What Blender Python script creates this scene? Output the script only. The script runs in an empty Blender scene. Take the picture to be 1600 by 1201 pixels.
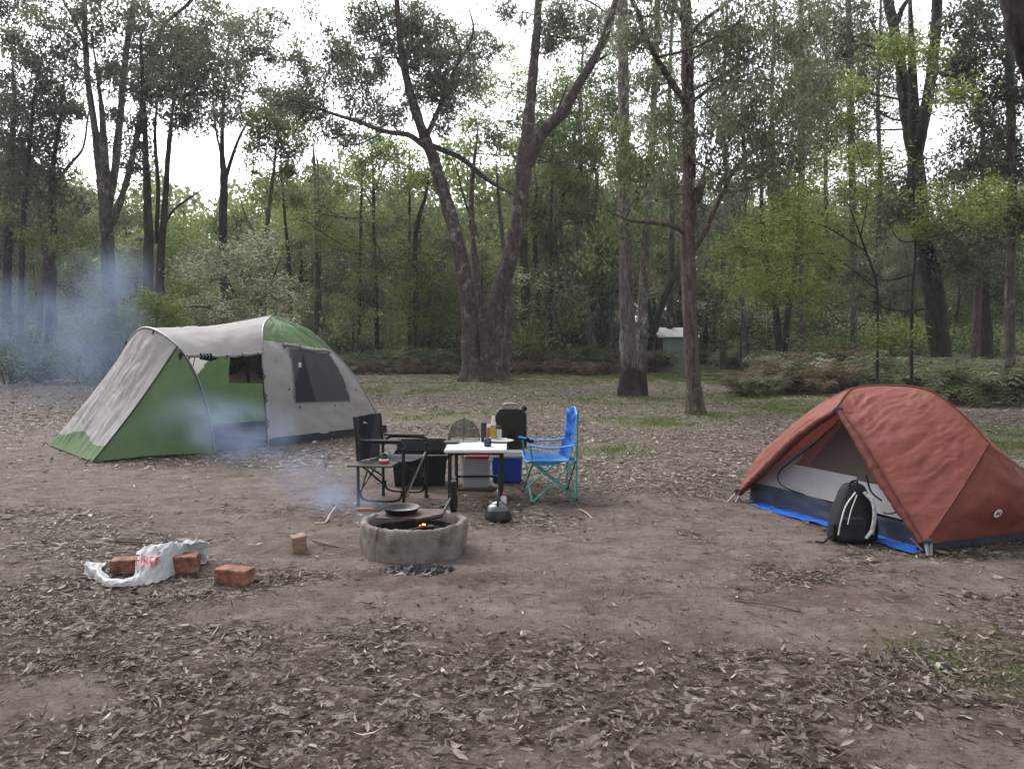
EXPOSURE, HAZE, SMOKE = 1.55, .0006, True
import bpy, math, random
import numpy as np
from mathutils import Vector, Matrix, noise

R = math.radians
scene = bpy.context.scene
col = scene.collection
rng = np.random.default_rng(7)
random.seed(7)

# ------------------------------------------------------------------ camera
F_PX, CAM_H, PITCH = 1250.0, 1.6, R(3.23)
cam_d = bpy.data.cameras.new("camera")
cam = bpy.data.objects.new("camera", cam_d)
col.objects.link(cam)
cam.location = (0, 0, CAM_H)
cam.rotation_euler = (R(90) - PITCH, 0, 0)
cam_d.sensor_width = 36
cam_d.lens = 36 * F_PX / 1600
cam_d.clip_start = 0.05
cam_d.clip_end = 1000
scene.camera = cam

def ray(px, py):
    x, y = (px - 800) / F_PX, (600.5 - py) / F_PX
    c, s = math.cos(PITCH), math.sin(PITCH)
    return Vector((x, c + y * s, -s + y * c))

def P(px, py, Y):
    d = ray(px, py)
    return Vector((0, 0, CAM_H)) + d * (Y / d.y)

def G(px, py, z=0.0):
    d = ray(px, py)
    return Vector((0, 0, CAM_H)) + d * ((z - CAM_H) / d.z)

# ------------------------------------------------------------------ objects
WORLD = {}

def tag(o, label=None, cat=None, group=None, kind=None):
    if label: o["label"] = label
    if cat: o["category"] = cat
    if group: o["group"] = group
    if kind: o["kind"] = kind
    return o

def thing(name, label, cat, loc=(0, 0, 0), group=None):
    o = bpy.data.objects.new(name, None)
    col.objects.link(o)
    o.location = loc
    o.empty_display_size = 0.1
    WORLD[o.name] = Vector(loc)
    return tag(o, label, cat, group)

def link_mesh(name, me, parent=None, origin=None):
    o = bpy.data.objects.new(name, me)
    col.objects.link(o)
    if parent is not None:
        o.parent = parent
        WORLD[o.name] = WORLD[parent.name]
    elif origin is not None:
        o.location = origin
        WORLD[o.name] = Vector(origin)
    else:
        WORLD[o.name] = Vector((0, 0, 0))
    return o

class MB:
    """collects vertices and faces in world space"""
    def __init__(s):
        s.v, s.f, s.m, s.s = [], [], [], []
    def add(s, vs, fs, mat=0, smooth=False):
        b = len(s.v)
        s.v.extend([tuple(p) for p in vs])
        for f in fs:
            s.f.append([b + i for i in f]); s.m.append(mat); s.s.append(smooth)
        return s
    def box(s, c, size, rot=None, mat=0, taper=1.0, bevel=0.0):
        hx, hy, hz = size[0] / 2, size[1] / 2, size[2] / 2
        bv = min(bevel, hx * .9, hy * .9, hz * .9)
        M = rot if rot is not None else Matrix.Identity(3)
        c = Vector(c)
        if bv <= 0:
            vs = [Vector((x * hx * (taper if z < 0 else 1), y * hy * (taper if z < 0 else 1), z * hz)) for z in (-1, 1) for y in (-1, 1) for x in (-1, 1)]
            fs = [(0, 2, 3, 1), (4, 5, 7, 6), (0, 1, 5, 4), (2, 6, 7, 3), (0, 4, 6, 2), (1, 3, 7, 5)]
            return s.add([c + M @ v for v in vs], fs, mat)
        vs, idx = [], {}
        for z in (-1, 1):
            for y in (-1, 1):
                for x in (-1, 1):
                    for a in range(3):
                        t = taper if z < 0 else 1
                        p = [x * (hx - (bv if a != 0 else 0)) * t, y * (hy - (bv if a != 1 else 0)) * t, z * (hz - (bv if a != 2 else 0))]
                        idx[(x, y, z, a)] = len(vs); vs.append(Vector(p))
        I = lambda x, y, z, a: idx[(x, y, z, a)]
        fs = []
        for q in (-1, 1):
            fs.append([I(q, -1, -1, 0), I(q, 1, -1, 0), I(q, 1, 1, 0), I(q, -1, 1, 0)][::q])
            fs.append([I(-1, q, -1, 1), I(-1, q, 1, 1), I(1, q, 1, 1), I(1, q, -1, 1)][::q])
            fs.append([I(-1, -1, q, 2), I(1, -1, q, 2), I(1, 1, q, 2), I(-1, 1, q, 2)][::q])
        for y in (-1, 1):
            for z in (-1, 1):
                fs.append([I(-1, y, z, 1), I(1, y, z, 1), I(1, y, z, 2), I(-1, y, z, 2)][::-y * z])
        for x in (-1, 1):
            for z in (-1, 1):
                fs.append([I(x, -1, z, 0), I(x, 1, z, 0), I(x, 1, z, 2), I(x, -1, z, 2)][::x * z])
        for x in (-1, 1):
            for y in (-1, 1):
                fs.append([I(x, y, -1, 0), I(x, y, 1, 0), I(x, y, 1, 1), I(x, y, -1, 1)][::-x * y])
        for x in (-1, 1):
            for y in (-1, 1):
                for z in (-1, 1):
                    fs.append([I(x, y, z, 0), I(x, y, z, 1), I(x, y, z, 2)][::x * y * z])
        return s.add([c + M @ v for v in vs], fs, mat)
    def tube(s, pts, r, n=8, mat=0, cap=True, closed=False, flat=None):
        pts = [Vector(p) for p in pts]
        L = len(pts)
        rs = [r] * L if not hasattr(r, "__len__") else list(r)
        vs, fs = [], []
        up = Vector((0, 0, 1))
        prev = None
        for i, p in enumerate(pts):
            if closed:
                t = pts[(i + 1) % L] - pts[i - 1]
            else:
                t = pts[min(i + 1, L - 1)] - pts[max(i - 1, 0)]
            t = t.normalized() if t.length > 1e-9 else Vector((0, 0, 1))
            if prev is None:
                a = t.cross(up if abs(t.z) < .9 else Vector((1, 0, 0))).normalized()
            else:
                a = (prev - t * prev.dot(t))
                a = a.normalized() if a.length > 1e-6 else t.orthogonal().normalized()
            prev = a
            b = t.cross(a)
            for k in range(n):
                q = 2 * math.pi * k / n
                fb = flat if flat else 1.0
                vs.append(p + (a * math.cos(q) + b * math.sin(q) * fb) * rs[i])
        rng_i = range(L) if closed else range(L - 1)
        for i in rng_i:
            j = (i + 1) % L
            for k in range(n):
                k2 = (k + 1) % n
                fs.append((i * n + k, i * n + k2, j * n + k2, j * n + k))
        s.add(vs, fs, mat, True)
        if cap and not closed:
            s.add(vs[:n], [tuple(range(n))[::-1]], mat); s.add(vs[-n:], [tuple(range(n))], mat)
        return s
    def lathe(s, prof, c, n=24, mat=0, sx=1, sy=1, smooth=True):
        vs, fs = [], []
        c = Vector(c)
        for (r, z) in prof:
            for k in range(n):
                q = 2 * math.pi * k / n
                vs.append(c + Vector((math.cos(q) * r * sx, math.sin(q) * r * sy, z)))
        for i in range(len(prof) - 1):
            for k in range(n):
                k2 = (k + 1) % n
                fs.append((i * n + k, i * n + k2, (i + 1) * n + k2, (i + 1) * n + k))
        return s.add(vs, fs, mat, smooth)
    def grid(s, g, mat=0, smooth=True, mfun=None, keep=None):
        n, m = len(g), len(g[0])
        b = len(s.v)
        for row in g:
            s.v.extend([tuple(p) for p in row])
        for i in range(n - 1):
            for j in range(m - 1):
                if keep and not keep((i + .5) / (n - 1), (j + .5) / (m - 1)): continue
                s.f.append([b + i * m + j, b + i * m + j + 1, b + (i + 1) * m + j + 1, b + (i + 1) * m + j])
                s.m.append(mfun((i + .5) / (n - 1), (j + .5) / (m - 1)) if mfun else mat); s.s.append(smooth)
        return s
    def mesh(s, name, mats, origin=Vector((0, 0, 0))):
        me = bpy.data.meshes.new(name)
        ov = Vector(origin)
        me.from_pydata([(p[0] - ov.x, p[1] - ov.y, p[2] - ov.z) for p in s.v], [], s.f)
        for mt in (mats if isinstance(mats, (list, tuple)) else [mats]): me.materials.append(mt)
        me.polygons.foreach_set("material_index", s.m)
        me.polygons.foreach_set("use_smooth", s.s)
        me.update()
        return me
    def obj(s, name, mats, parent=None, origin=None):
        o0 = WORLD[parent.name] if parent is not None else Vector(origin or (0, 0, 0))
        return link_mesh(name, s.mesh(name, mats, o0), parent, origin)

def catmull(pts, k=6, closed=False):
    pts = [np.array(p, float) for p in pts]
    n = len(pts)
    out = []
    segs = n if closed else n - 1
    for i in range(segs):
        p1, p2 = pts[i], pts[(i + 1) % n]
        p0 = pts[(i - 1) % n] if (closed or i > 0) else 2 * p1 - p2
        p3 = pts[(i + 2) % n] if (closed or i + 2 < n) else 2 * p2 - p1
        for j in range(k):
            t = j / k
            out.append(.5 * ((2 * p1) + (-p0 + p2) * t + (2 * p0 - 5 * p1 + 4 * p2 - p3) * t * t + (-p0 + 3 * p1 - 3 * p2 + p3) * t ** 3))
    if not closed: out.append(pts[-1])
    return out

def resample(pts, n):
    pts = [np.array(p, float) for p in pts]
    d = [0]
    for a, b in zip(pts, pts[1:]): d.append(d[-1] + np.linalg.norm(b - a))
    d = np.array(d); tt = np.linspace(0, d[-1], n)
    A = np.array(pts)
    return [np.array([np.interp(t, d, A[:, c]) for c in range(A.shape[1])]) for t in tt]

def coons(c0, c1, d0, d1, n, m):
    """c0 (bottom) and c1 (top) run along v; d0 (left) and d1 (right) run along u; returns g[n][m], rows from c0 to c1"""
    c0, c1 = resample(c0, m), resample(c1, m)
    d0, d1 = resample(d0, n), resample(d1, n)
    g = []
    for i in range(n):
        u = i / (n - 1)
        row = []
        for j in range(m):
            v = j / (m - 1)
            p = (1 - u) * c0[j] + u * c1[j] + (1 - v) * d0[i] + v * d1[i] - ((1 - u) * (1 - v) * c0[0] + (1 - u) * v * c0[-1] + u * (1 - v) * c1[0] + u * v * c1[-1])
            row.append(p)
        g.append(row)
    return g

def N3(x, y, z): return noise.noise(Vector((x, y, z)))

def wrinkle(g, amp=.02, scale=2.0, stretch=(1, 1), seed=0, edge=True):
    """push a fabric grid in and out along its normal with ridged folds; the border stays put"""
    n, m = len(g), len(g[0])
    A = np.array([[np.array(p) for p in r] for r in g])
    du = np.gradient(A, axis=0); dv = np.gradient(A, axis=1)
    nn = np.cross(du, dv); nn /= (np.linalg.norm(nn, axis=2, keepdims=True) + 1e-9)
    for i in range(n):
        for j in range(m):
            u, v = i / (n - 1), j / (m - 1)
            h = N3(u * scale * stretch[0] + seed, v * scale * stretch[1], seed * 3.1)
            h2 = 1 - abs(N3(u * scale * 2.3 * stretch[0] + 5, v * scale * 2.3 * stretch[1] + seed, 2.0)) * 3
            e = min(1, min(u, 1 - u, v, 1 - v) * 8) if edge else 1
            A[i, j] += nn[i, j] * amp * (h + .5 * h2 - .2) * e
    return [list(r) for r in A]

# ------------------------------------------------------------------ materials
def new_mat(name):
    m = bpy.data.materials.new(name); m.use_nodes = True
    nt = m.node_tree
    for n in list(nt.nodes): nt.nodes.remove(n)
    out = nt.nodes.new("ShaderNodeOutputMaterial")
    return m, nt, out

def nd(nt, t, **kw):
    n = nt.nodes.new(t)
    for k, v in kw.items():
        if k.startswith("i_"):
            key = k[2:].replace("_", " ")
            n.inputs[key].default_value = v
        else: setattr(n, k, v)
    return n

def ramp(nt, fac, stops):
    r = nt.nodes.new("ShaderNodeValToRGB")
    e = r.color_ramp.elements
    while len(e) > 1: e.remove(e[-1])
    e[0].position = stops[0][0]; e[0].color = (*stops[0][1], 1)
    for p, c in stops[1:]:
        x = e.new(p); x.color = (*c, 1)
    nt.links.new(fac, r.inputs[0])
    return r.outputs[0]

def simple(name, c, rough=.6, metal=0.0, var=.15, scale=8.0, bump=0.0, bscale=60.0, spec=.18, trans=0.0, stretch=None, bdist=.01):
    c = tuple(x * .80 for x in c)
    m, nt, out = new_mat(name)
    b = nd(nt, "ShaderNodeBsdfPrincipled")
    b.inputs["Roughness"].default_value = rough; b.inputs["Metallic"].default_value = metal
    b.inputs["Specular IOR Level"].default_value = spec
    tc = nd(nt, "ShaderNodeTexCoord")
    src = tc.outputs["Object"]
    if stretch:
        mp = nd(nt, "ShaderNodeMapping"); mp.inputs["Scale"].default_value = stretch
        nt.links.new(src, mp.inputs[0]); src = mp.outputs[0]
    ns = nd(nt, "ShaderNodeTexNoise"); ns.inputs["Scale"].default_value = scale; ns.inputs["Detail"].default_value = 6
    nt.links.new(src, ns.inputs["Vector"])
    lo = tuple(max(0, x * (1 - var)) for x in c); hi = tuple(x * (1 + var) for x in c)
    colr = ramp(nt, ns.outputs["Fac"], [(.3, lo), (.7, hi)])
    nt.links.new(colr, b.inputs["Base Color"])
    if bump > 0:
        n2 = nd(nt, "ShaderNodeTexNoise"); n2.inputs["Scale"].default_value = bscale; n2.inputs["Detail"].default_value = 5
        nt.links.new(src, n2.inputs["Vector"])
        bp = nd(nt, "ShaderNodeBump"); bp.inputs["Strength"].default_value = bump; bp.inputs["Distance"].default_value = bdist
        nt.links.new(n2.outputs["Fac"], bp.inputs["Height"]); nt.links.new(bp.outputs[0], b.inputs["Normal"])
    if trans > 0:
        t = nd(nt, "ShaderNodeBsdfTranslucent"); nt.links.new(colr, t.inputs[0])
        mx = nd(nt, "ShaderNodeMixShader"); mx.inputs[0].default_value = trans
        nt.links.new(b.outputs[0], mx.inputs[1]); nt.links.new(t.outputs[0], mx.inputs[2])
        nt.links.new(mx.outputs[0], out.inputs[0])
    else:
        nt.links.new(b.outputs[0], out.inputs[0])
    return m

def mesh_mat(name, c, alpha=.5):
    """insect netting: partly see-through dark cloth"""
    m, nt, out = new_mat(name)
    b = nd(nt, "ShaderNodeBsdfDiffuse"); b.inputs[0].default_value = (*c, 1)
    t = nd(nt, "ShaderNodeBsdfTransparent")
    mx = nd(nt, "ShaderNodeMixShader"); mx.inputs[0].default_value = alpha
    nt.links.new(t.outputs[0], mx.inputs[1]); nt.links.new(b.outputs[0], mx.inputs[2]); nt.links.new(mx.outputs[0], out.inputs[0])
    return m

def leaf_mat(name, stops, trans=.35, clump=.5, cscale=.9):
    """leaf colour from a per-leaf random value, with broad natural colour clumps"""
    m, nt, out = new_mat(name)
    at = nd(nt, "ShaderNodeAttribute", attribute_name="rnd")
    tc = nd(nt, "ShaderNodeNewGeometry")
    ns = nd(nt, "ShaderNodeTexNoise"); ns.inputs["Scale"].default_value = cscale; ns.inputs["Detail"].default_value = 2
    nt.links.new(tc.outputs["Position"], ns.inputs["Vector"])
    mx = nd(nt, "ShaderNodeMix", data_type="FLOAT"); mx.inputs[0].default_value = clump
    nt.links.new(at.outputs["Fac"], mx.inputs[2]); nt.links.new(ns.outputs["Fac"], mx.inputs[3])
    c = ramp(nt, mx.outputs[0], stops)
    d = nd(nt, "ShaderNodeBsdfPrincipled"); d.inputs["Roughness"].default_value = .55; d.inputs["Specular IOR Level"].default_value = .15
    nt.links.new(c, d.inputs["Base Color"])
    t = nd(nt, "ShaderNodeBsdfTranslucent"); nt.links.new(c, t.inputs[0])
    ms = nd(nt, "ShaderNodeMixShader"); ms.inputs[0].default_value = trans
    nt.links.new(d.outputs[0], ms.inputs[1]); nt.links.new(t.outputs[0], ms.inputs[2]); nt.links.new(ms.outputs[0], out.inputs[0])
    return m

def bark_mat(name, dark, mid, pale, pale_at=.62, sc=6.0, bump=1.0, psc=.9, foot=0.0):
    m, nt, out = new_mat(name)
    g = nd(nt, "ShaderNodeNewGeometry")
    mp = nd(nt, "ShaderNodeMapping"); mp.inputs["Scale"].default_value = (sc, sc, sc * .22)
    nt.links.new(g.outputs["Position"], mp.inputs[0])
    n1 = nd(nt, "ShaderNodeTexNoise"); n1.inputs["Scale"].default_value = 1.0; n1.inputs["Detail"].default_value = 8; n1.inputs["Roughness"].default_value = .7
    nt.links.new(mp.outputs[0], n1.inputs["Vector"])
    n2 = nd(nt, "ShaderNodeTexNoise"); n2.inputs["Scale"].default_value = psc; n2.inputs["Detail"].default_value = 8; n2.inputs["Distortion"].default_value = 1.0
    nt.links.new(g.outputs["Position"], n2.inputs["Vector"])
    c1 = ramp(nt, n1.outputs["Fac"], [(.32, dark), (.5, mid), (.66, tuple(x * 1.5 for x in mid))])
    mask = ramp(nt, n2.outputs["Fac"], [(pale_at - .04, (0, 0, 0)), (pale_at + .06, (1, 1, 1))])
    n3 = nd(nt, "ShaderNodeTexNoise"); n3.inputs["Scale"].default_value = 3.5; n3.inputs["Detail"].default_value = 9
    nt.links.new(mp.outputs[0], n3.inputs["Vector"])
    c2 = ramp(nt, n3.outputs["Fac"], [(.35, mid), (.6, pale)])
    mx = nd(nt, "ShaderNodeMix", data_type="RGBA")
    nt.links.new(mask, mx.inputs[0]); nt.links.new(c1, mx.inputs[6]); nt.links.new(c2, mx.inputs[7])
    b = nd(nt, "ShaderNodeBsdfPrincipled"); b.inputs["Roughness"].default_value = .9; b.inputs["Specular IOR Level"].default_value = .15
    # flaking plates and dark cracks
    mpf = nd(nt, "ShaderNodeMapping"); mpf.inputs["Scale"].default_value = (sc * 1.6, sc * 1.6, sc * .6)
    nt.links.new(g.outputs["Position"], mpf.inputs[0])
    n4 = nd(nt, "ShaderNodeTexNoise"); n4.inputs["Scale"].default_value = 1.0; n4.inputs["Detail"].default_value = 10; n4.inputs["Roughness"].default_value = .8; n4.inputs["Distortion"].default_value = .6
    nt.links.new(mpf.outputs[0], n4.inputs["Vector"])
    fl = ramp(nt, n4.outputs["Fac"], [(.40, (.30, .28, .27)), (.47, (.9, .9, .9)), (.56, (1, 1, 1)), (.62, (1.9, 1.85, 1.8))])
    mf = nd(nt, "ShaderNodeMix", data_type="RGBA", blend_type="MULTIPLY"); mf.inputs[0].default_value = 1.0
    nt.links.new(mx.outputs[2], mf.inputs[6]); nt.links.new(fl, mf.inputs[7])
    colr = mf.outputs[2]
    if foot > 0:      # old fire char round the foot, with a ragged upper edge
        sx = nd(nt, "ShaderNodeSeparateXYZ"); nt.links.new(g.outputs["Position"], sx.inputs[0])
        ad = nd(nt, "ShaderNodeMath", operation="MULTIPLY_ADD"); nt.links.new(n2.outputs["Fac"], ad.inputs[0]); ad.inputs[1].default_value = -2.2; nt.links.new(sx.outputs["Z"], ad.inputs[2])
        mr = nd(nt, "ShaderNodeMapRange"); mr.inputs["From Min"].default_value = foot - 1.1; mr.inputs["From Max"].default_value = foot - .75; mr.inputs["To Min"].default_value = 1; mr.inputs["To Max"].default_value = 0
        nt.links.new(ad.outputs[0], mr.inputs["Value"])
        m3 = nd(nt, "ShaderNodeMix", data_type="RGBA"); nt.links.new(mr.outputs[0], m3.inputs[0]); nt.links.new(colr, m3.inputs[6]); m3.inputs[7].default_value = (.035, .024, .02, 1)
        colr = m3.outputs[2]
    nt.links.new(colr, b.inputs["Base Color"])
    bp = nd(nt, "ShaderNodeBump"); bp.inputs["Strength"].default_value = bump; bp.inputs["Distance"].default_value = .05
    nt.links.new(n1.outputs["Fac"], bp.inputs["Height"]); nt.links.new(bp.outputs[0], b.inputs["Normal"])
    nt.links.new(b.outputs[0], out.inputs[0])
    return m

# ------------------------------------------------------------------ leaf clouds (numpy)
def leaves_mesh(name, cen, length, width, mat, droop=.5, flat=.0, lean=None, rnd=None, seed=1):
    """one rhombic leaf at each centre"""
    r = np.random.default_rng(seed)
    n = len(cen)
    d = r.normal(size=(n, 3)); d[:, 2] = d[:, 2] * (1 - flat) - droop * 1.6
    d /= np.linalg.norm(d, axis=1, keepdims=True)
    s = r.normal(size=(n, 3)); s[:, 2] *= (1 - flat)
    s -= d * np.sum(s * d, axis=1, keepdims=True); s /= np.linalg.norm(s, axis=1, keepdims=True) + 1e-9
    L = length * r.uniform(.6, 1.35, size=(n, 1)); W = width * r.uniform(.6, 1.35, size=(n, 1))
    nn = np.cross(d, s)
    v = np.empty((n, 4, 3), np.float32)
    v[:, 0] = cen - d * L * .5; v[:, 1] = cen + s * W * .5 - d * L * .08 + nn * W * .15
    v[:, 2] = cen + d * L * .5; v[:, 3] = cen - s * W * .5 - d * L * .08 + nn * W * .15
    me = bpy.data.meshes.new(name)
    me.vertices.add(n * 4); me.vertices.foreach_set("co", v.reshape(-1))
    me.loops.add(n * 4); me.loops.foreach_set("vertex_index", np.arange(n * 4, dtype=np.int32))
    me.polygons.add(n); me.polygons.foreach_set("loop_start", np.arange(0, n * 4, 4, dtype=np.int32))
    me.update()
    a = me.attributes.new("rnd", "FLOAT", "FACE")
    a.data.foreach_set("value", (r.uniform(0, 1, n) if rnd is None else rnd).astype(np.float32))
    me.materials.append(mat)
    return me

def clumps(r, centres, radii, per, clump_r, m_leaves):
    """leaf centres gathered in sprays inside ellipsoids; hollow places are left between the sprays"""
    out = []
    for c, rad in zip(centres, radii):
        rad = np.array(rad, float) * np.ones(3)
        k = max(3, int(per * (rad[0] * rad[2]) ** 1.0))
        q = r.normal(size=(k, 3)); q /= np.linalg.norm(q, axis=1, keepdims=True)
        q = q * (r.uniform(.15, 1, size=(k, 1)) ** .5) * rad + np.array(c)
        sc = clump_r * r.uniform(.5, 1.5, size=(k, 1, 1))
        lf = r.normal(size=(k, m_leaves, 3)) * sc * np.array([1, 1, .8]) + q[:, None, :]
        out.append(lf.reshape(-1, 3))
    return np.concatenate(out)
# ------------------------------------------------------------------ world, light
w = bpy.data.worlds.new("World"); scene.world = w; w.use_nodes = True
nt = w.node_tree
for n in list(nt.nodes): nt.nodes.remove(n)
wo = nt.nodes.new("ShaderNodeOutputWorld"); bg = nt.nodes.new("ShaderNodeBackground")
sky = nt.nodes.new("ShaderNodeTexSky"); sky.sky_type = 'NISHITA'; sky.sun_disc = False
SUN_EL, SUN_AZ = R(48), R(-35)
sky.sun_elevation = SUN_EL; sky.sun_rotation = SUN_AZ; sky.air_density = 1.0; sky.dust_density = 4.0; sky.ozone_density = 1.0
hs = nt.nodes.new("ShaderNodeHueSaturation"); hs.inputs["Saturation"].default_value = .18
nt.links.new(sky.outputs[0], hs.inputs["Color"]); nt.links.new(hs.outputs[0], bg.inputs[0])
bg.inputs[1].default_value = .15
nt.links.new(bg.outputs[0], wo.inputs[0])
sd = bpy.data.lights.new("sun", "SUN"); sd.energy = .6; sd.angle = R(25); sd.color = (1, .97, .93)
so = bpy.data.objects.new("sun", sd); col.objects.link(so)
sdir = Vector((math.sin(SUN_AZ) * math.cos(SUN_EL), math.cos(SUN_AZ) * math.cos(SUN_EL), math.sin(SUN_EL)))
so.rotation_euler = sdir.to_track_quat('Z', 'Y').to_euler()
so.location = (0, 0, 40)
scene.view_settings.view_transform = 'Standard'; scene.view_settings.look = 'None'
scene.view_settings.gamma = 1.0; scene.view_settings.exposure = EXPOSURE
cy = scene.cycles
scene.render.engine = 'CYCLES'
cy.use_denoising = True; cy.denoiser = 'OPENIMAGEDENOISE'; cy.denoising_input_passes = 'RGB_ALBEDO_NORMAL'; cy.denoising_prefilter = 'ACCURATE'
cy.max_bounces = 6; cy.diffuse_bounces = 3; cy.glossy_bounces = 2; cy.transmission_bounces = 4; cy.transparent_max_bounces = 12; cy.volume_bounces = 0
cy.use_adaptive_sampling = True; cy.adaptive_threshold = .008
cy.caustics_reflective = False; cy.caustics_refractive = False
scene.render.threads_mode = 'AUTO'

# ------------------------------------------------------------------ ground
def bare(x, y):
    """how bare the dirt is (1) at a place; patches lie where people walk"""
    v = 0.0
    for (px, py, rx, ry, k) in BARE:
        c = G(px, py)
        q = ((x - c.x) / rx) ** 2 + ((y - c.y) / ry) ** 2
        v = max(v, k * max(0, 1 - q ** 1.5 * .45))
    return v
BARE = [(860, 890, 1.25, .95, 1), (640, 935, .9, .38, .95), (980, 880, .7, .95, 1), (560, 850, 1.1, .7, .75), (1010, 960, .8, .3, .8),
        (1210, 985, .75, .28, .9), (1180, 830, .45, 1.0, .8), (40, 1085, .4, .2, .7), (300, 760, 3.2, 1.1, .8), (420, 820, 1.2, .5, .7),
        (60, 700, 2.0, 2.2, .6), (1480, 1160, .5, .25, .65), (420, 955, .55, .22, .7), (1560, 900, .9, .35, .8), (1000, 790, 1.0, .6, .55),
        (650, 650, 2.2, 1.6, .45), (840, 700, 1.2, .8, .3), (800, 1190, .5, .12, .4), (1330, 940, .8, .3, .5), (1100, 1165, .25, .1, .5)]
GRASSY = [(680, 650, 2.2, 1.2, .7), (1020, 660, 1.2, 1.6, .9), (940, 705, .8, .8, .5), (1160, 590, 5, 6, .9), (1240, 640, 1.5, 2.5, 1), (880, 590, 6, 3, .6),
          (1560, 690, 2.5, 3, 1), (1500, 1010, .5, .3, .5), (1590, 1060, .3, .5, .5), (1150, 580, 8, 10, .9), (560, 610, 3, 2, .35), (1130, 650, .9, .9, .8), (250, 600, 6, 3, .15), (800, 597, 12, 5, .38), (1000, 625, 4, 2.5, .5), (1180, 620, 3, 3, .75), (1150, 592, 7, 5, .85), (620, 612, 5, 3, .35), (1420, 1000, .3, .1, .4)]
def grassy(x, y):
    v = 0.0
    for (px, py, rx, ry, k) in GRASSY:
        c = G(px, py)
        q = ((x - c.x) / rx) ** 2 + ((y - c.y) / ry) ** 2
        v = max(v, k * max(0, 1 - q * .8))
    return v
SOIL_SHADE = [(770, 772, .9, .8, 1), (640, 800, .8, .5, .8), (640, 905, .9, .22, .9), (900, 1015, 1.0, .22, .9), (700, 1030, .9, .2, .7), (960, 930, .35, .35, .5), (120, 960, .6, .3, .8), (60, 1000, .5, .5, .7),  # dark soil patches; under the camp things they also stand in for contact shade
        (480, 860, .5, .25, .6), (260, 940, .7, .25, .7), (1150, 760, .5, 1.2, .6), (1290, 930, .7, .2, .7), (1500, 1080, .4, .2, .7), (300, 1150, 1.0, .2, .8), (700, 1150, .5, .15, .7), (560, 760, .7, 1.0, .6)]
def soil_shade(x, y):
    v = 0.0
    for (px, py, rx, ry, k) in SOIL_SHADE:
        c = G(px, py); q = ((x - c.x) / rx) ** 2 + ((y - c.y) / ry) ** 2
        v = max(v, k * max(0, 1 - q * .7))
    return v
def litter(x, y):
    n1 = N3(x * .8, y * .8, 3) + .75 * N3(x * 2.3, y * 2.3, 9) + .6 * N3(x * 6, y * 6, 1)
    v = .70 - bare(x, y) * .95 + .46 * n1
    return min(1, max(0.17 if y < 14 else .32, v))
def ground_z(x, y):
    return .035 * N3(x * .35, y * .35, 0) + .012 * N3(x * 1.7, y * 1.7, 4) + .005 * N3(x * 6, y * 6, 7) + max(0, y - 33) * .012 * 0

def axis(segs):
    o = []
    for a, b, st in segs: o += list(np.arange(a, b, st))
    return o
gx = axis([(-300, -60, 20), (-60, -14, 2), (-14, -6, .4), (-6, 6, .06), (6, 14, .4), (14, 60, 2), (60, 301, 20)])
gy = axis([(-60, -2, 6), (-2, 2.4, .4), (2.4, 9, .06), (9, 16, .15), (16, 36, .5), (36, 80, 3), (80, 421, 20)])
verts = [(x, y, ground_z(x, y)) for y in gy for x in gx]
W_ = len(gx)
faces = [(j * W_ + i, j * W_ + i + 1, (j + 1) * W_ + i + 1, (j + 1) * W_ + i) for j in range(len(gy) - 1) for i in range(W_ - 1)]
me = bpy.data.meshes.new("ground"); me.from_pydata(verts, [], faces)
me.polygons.foreach_set("use_smooth", [True] * len(faces))
ca = me.color_attributes.new("cover", "FLOAT_COLOR", "POINT")
cv = np.zeros((len(verts), 4), np.float32); cv[:, 3] = 1
for i, (x, y, z) in enumerate(verts):
    if abs(x) < 30 and y < 50: cv[i, 0] = litter(x, y); cv[i, 1] = grassy(x, y); cv[i, 2] = soil_shade(x, y)
    else: cv[i, 0] = .7; cv[i, 1] = .15
    if y > 38: cv[i, 1] *= .6
ca.data.foreach_set("color", cv.reshape(-1))
m, nt, out = new_mat("forest_dirt")
at = nd(nt, "ShaderNodeVertexColor", layer_name="cover")
sp = nd(nt, "ShaderNodeSeparateColor"); nt.links.new(at.outputs[0], sp.inputs[0])
g = nd(nt, "ShaderNodeNewGeometry")
def tn(scale, det=6, rough=.6, vec=None, dist=0):
    n = nd(nt, "ShaderNodeTexNoise"); n.inputs["Scale"].default_value = scale; n.inputs["Detail"].default_value = det; n.inputs["Roughness"].default_value = rough
    n.inputs["Distortion"].default_value = dist
    nt.links.new(vec or g.outputs["Position"], n.inputs["Vector"]); return n.outputs["Fac"]
dirt = ramp(nt, tn(3.4, 14, .82), [(.34, (.066, .047, .040)), (.46, (.119, .093, .081)), (.56, (.162, .132, .118)), (.68, (.218, .187, .170))])
grit = ramp(nt, tn(55, 4, .7), [(.34, (.45, .42, .40)), (.45, (1, 1, 1)), (.62, (1, 1, 1)), (.74, (1.35, 1.32, 1.28))])
mxa = nd(nt, "ShaderNodeMix", data_type="RGBA", blend_type="MULTIPLY"); mxa.inputs[0].default_value = .8
nt.links.new(dirt, mxa.inputs[6]); nt.links.new(grit, mxa.inputs[7])
vor = nd(nt, "ShaderNodeTexVoronoi"); vor.inputs["Scale"].default_value = 26; vor.inputs["Randomness"].default_value = 1
wp = nd(nt, "ShaderNodeTexNoise"); wp.inputs["Scale"].default_value = 9
nt.links.new(g.outputs["Position"], wp.inputs["Vector"])
va = nd(nt, "ShaderNodeVectorMath", operation="SCALE"); va.inputs["Scale"].default_value = .25
nt.links.new(wp.outputs["Color"], va.inputs[0])
vb = nd(nt, "ShaderNodeVectorMath", operation="ADD"); nt.links.new(g.outputs["Position"], vb.inputs[0]); nt.links.new(va.outputs[0], vb.inputs[1])
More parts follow.
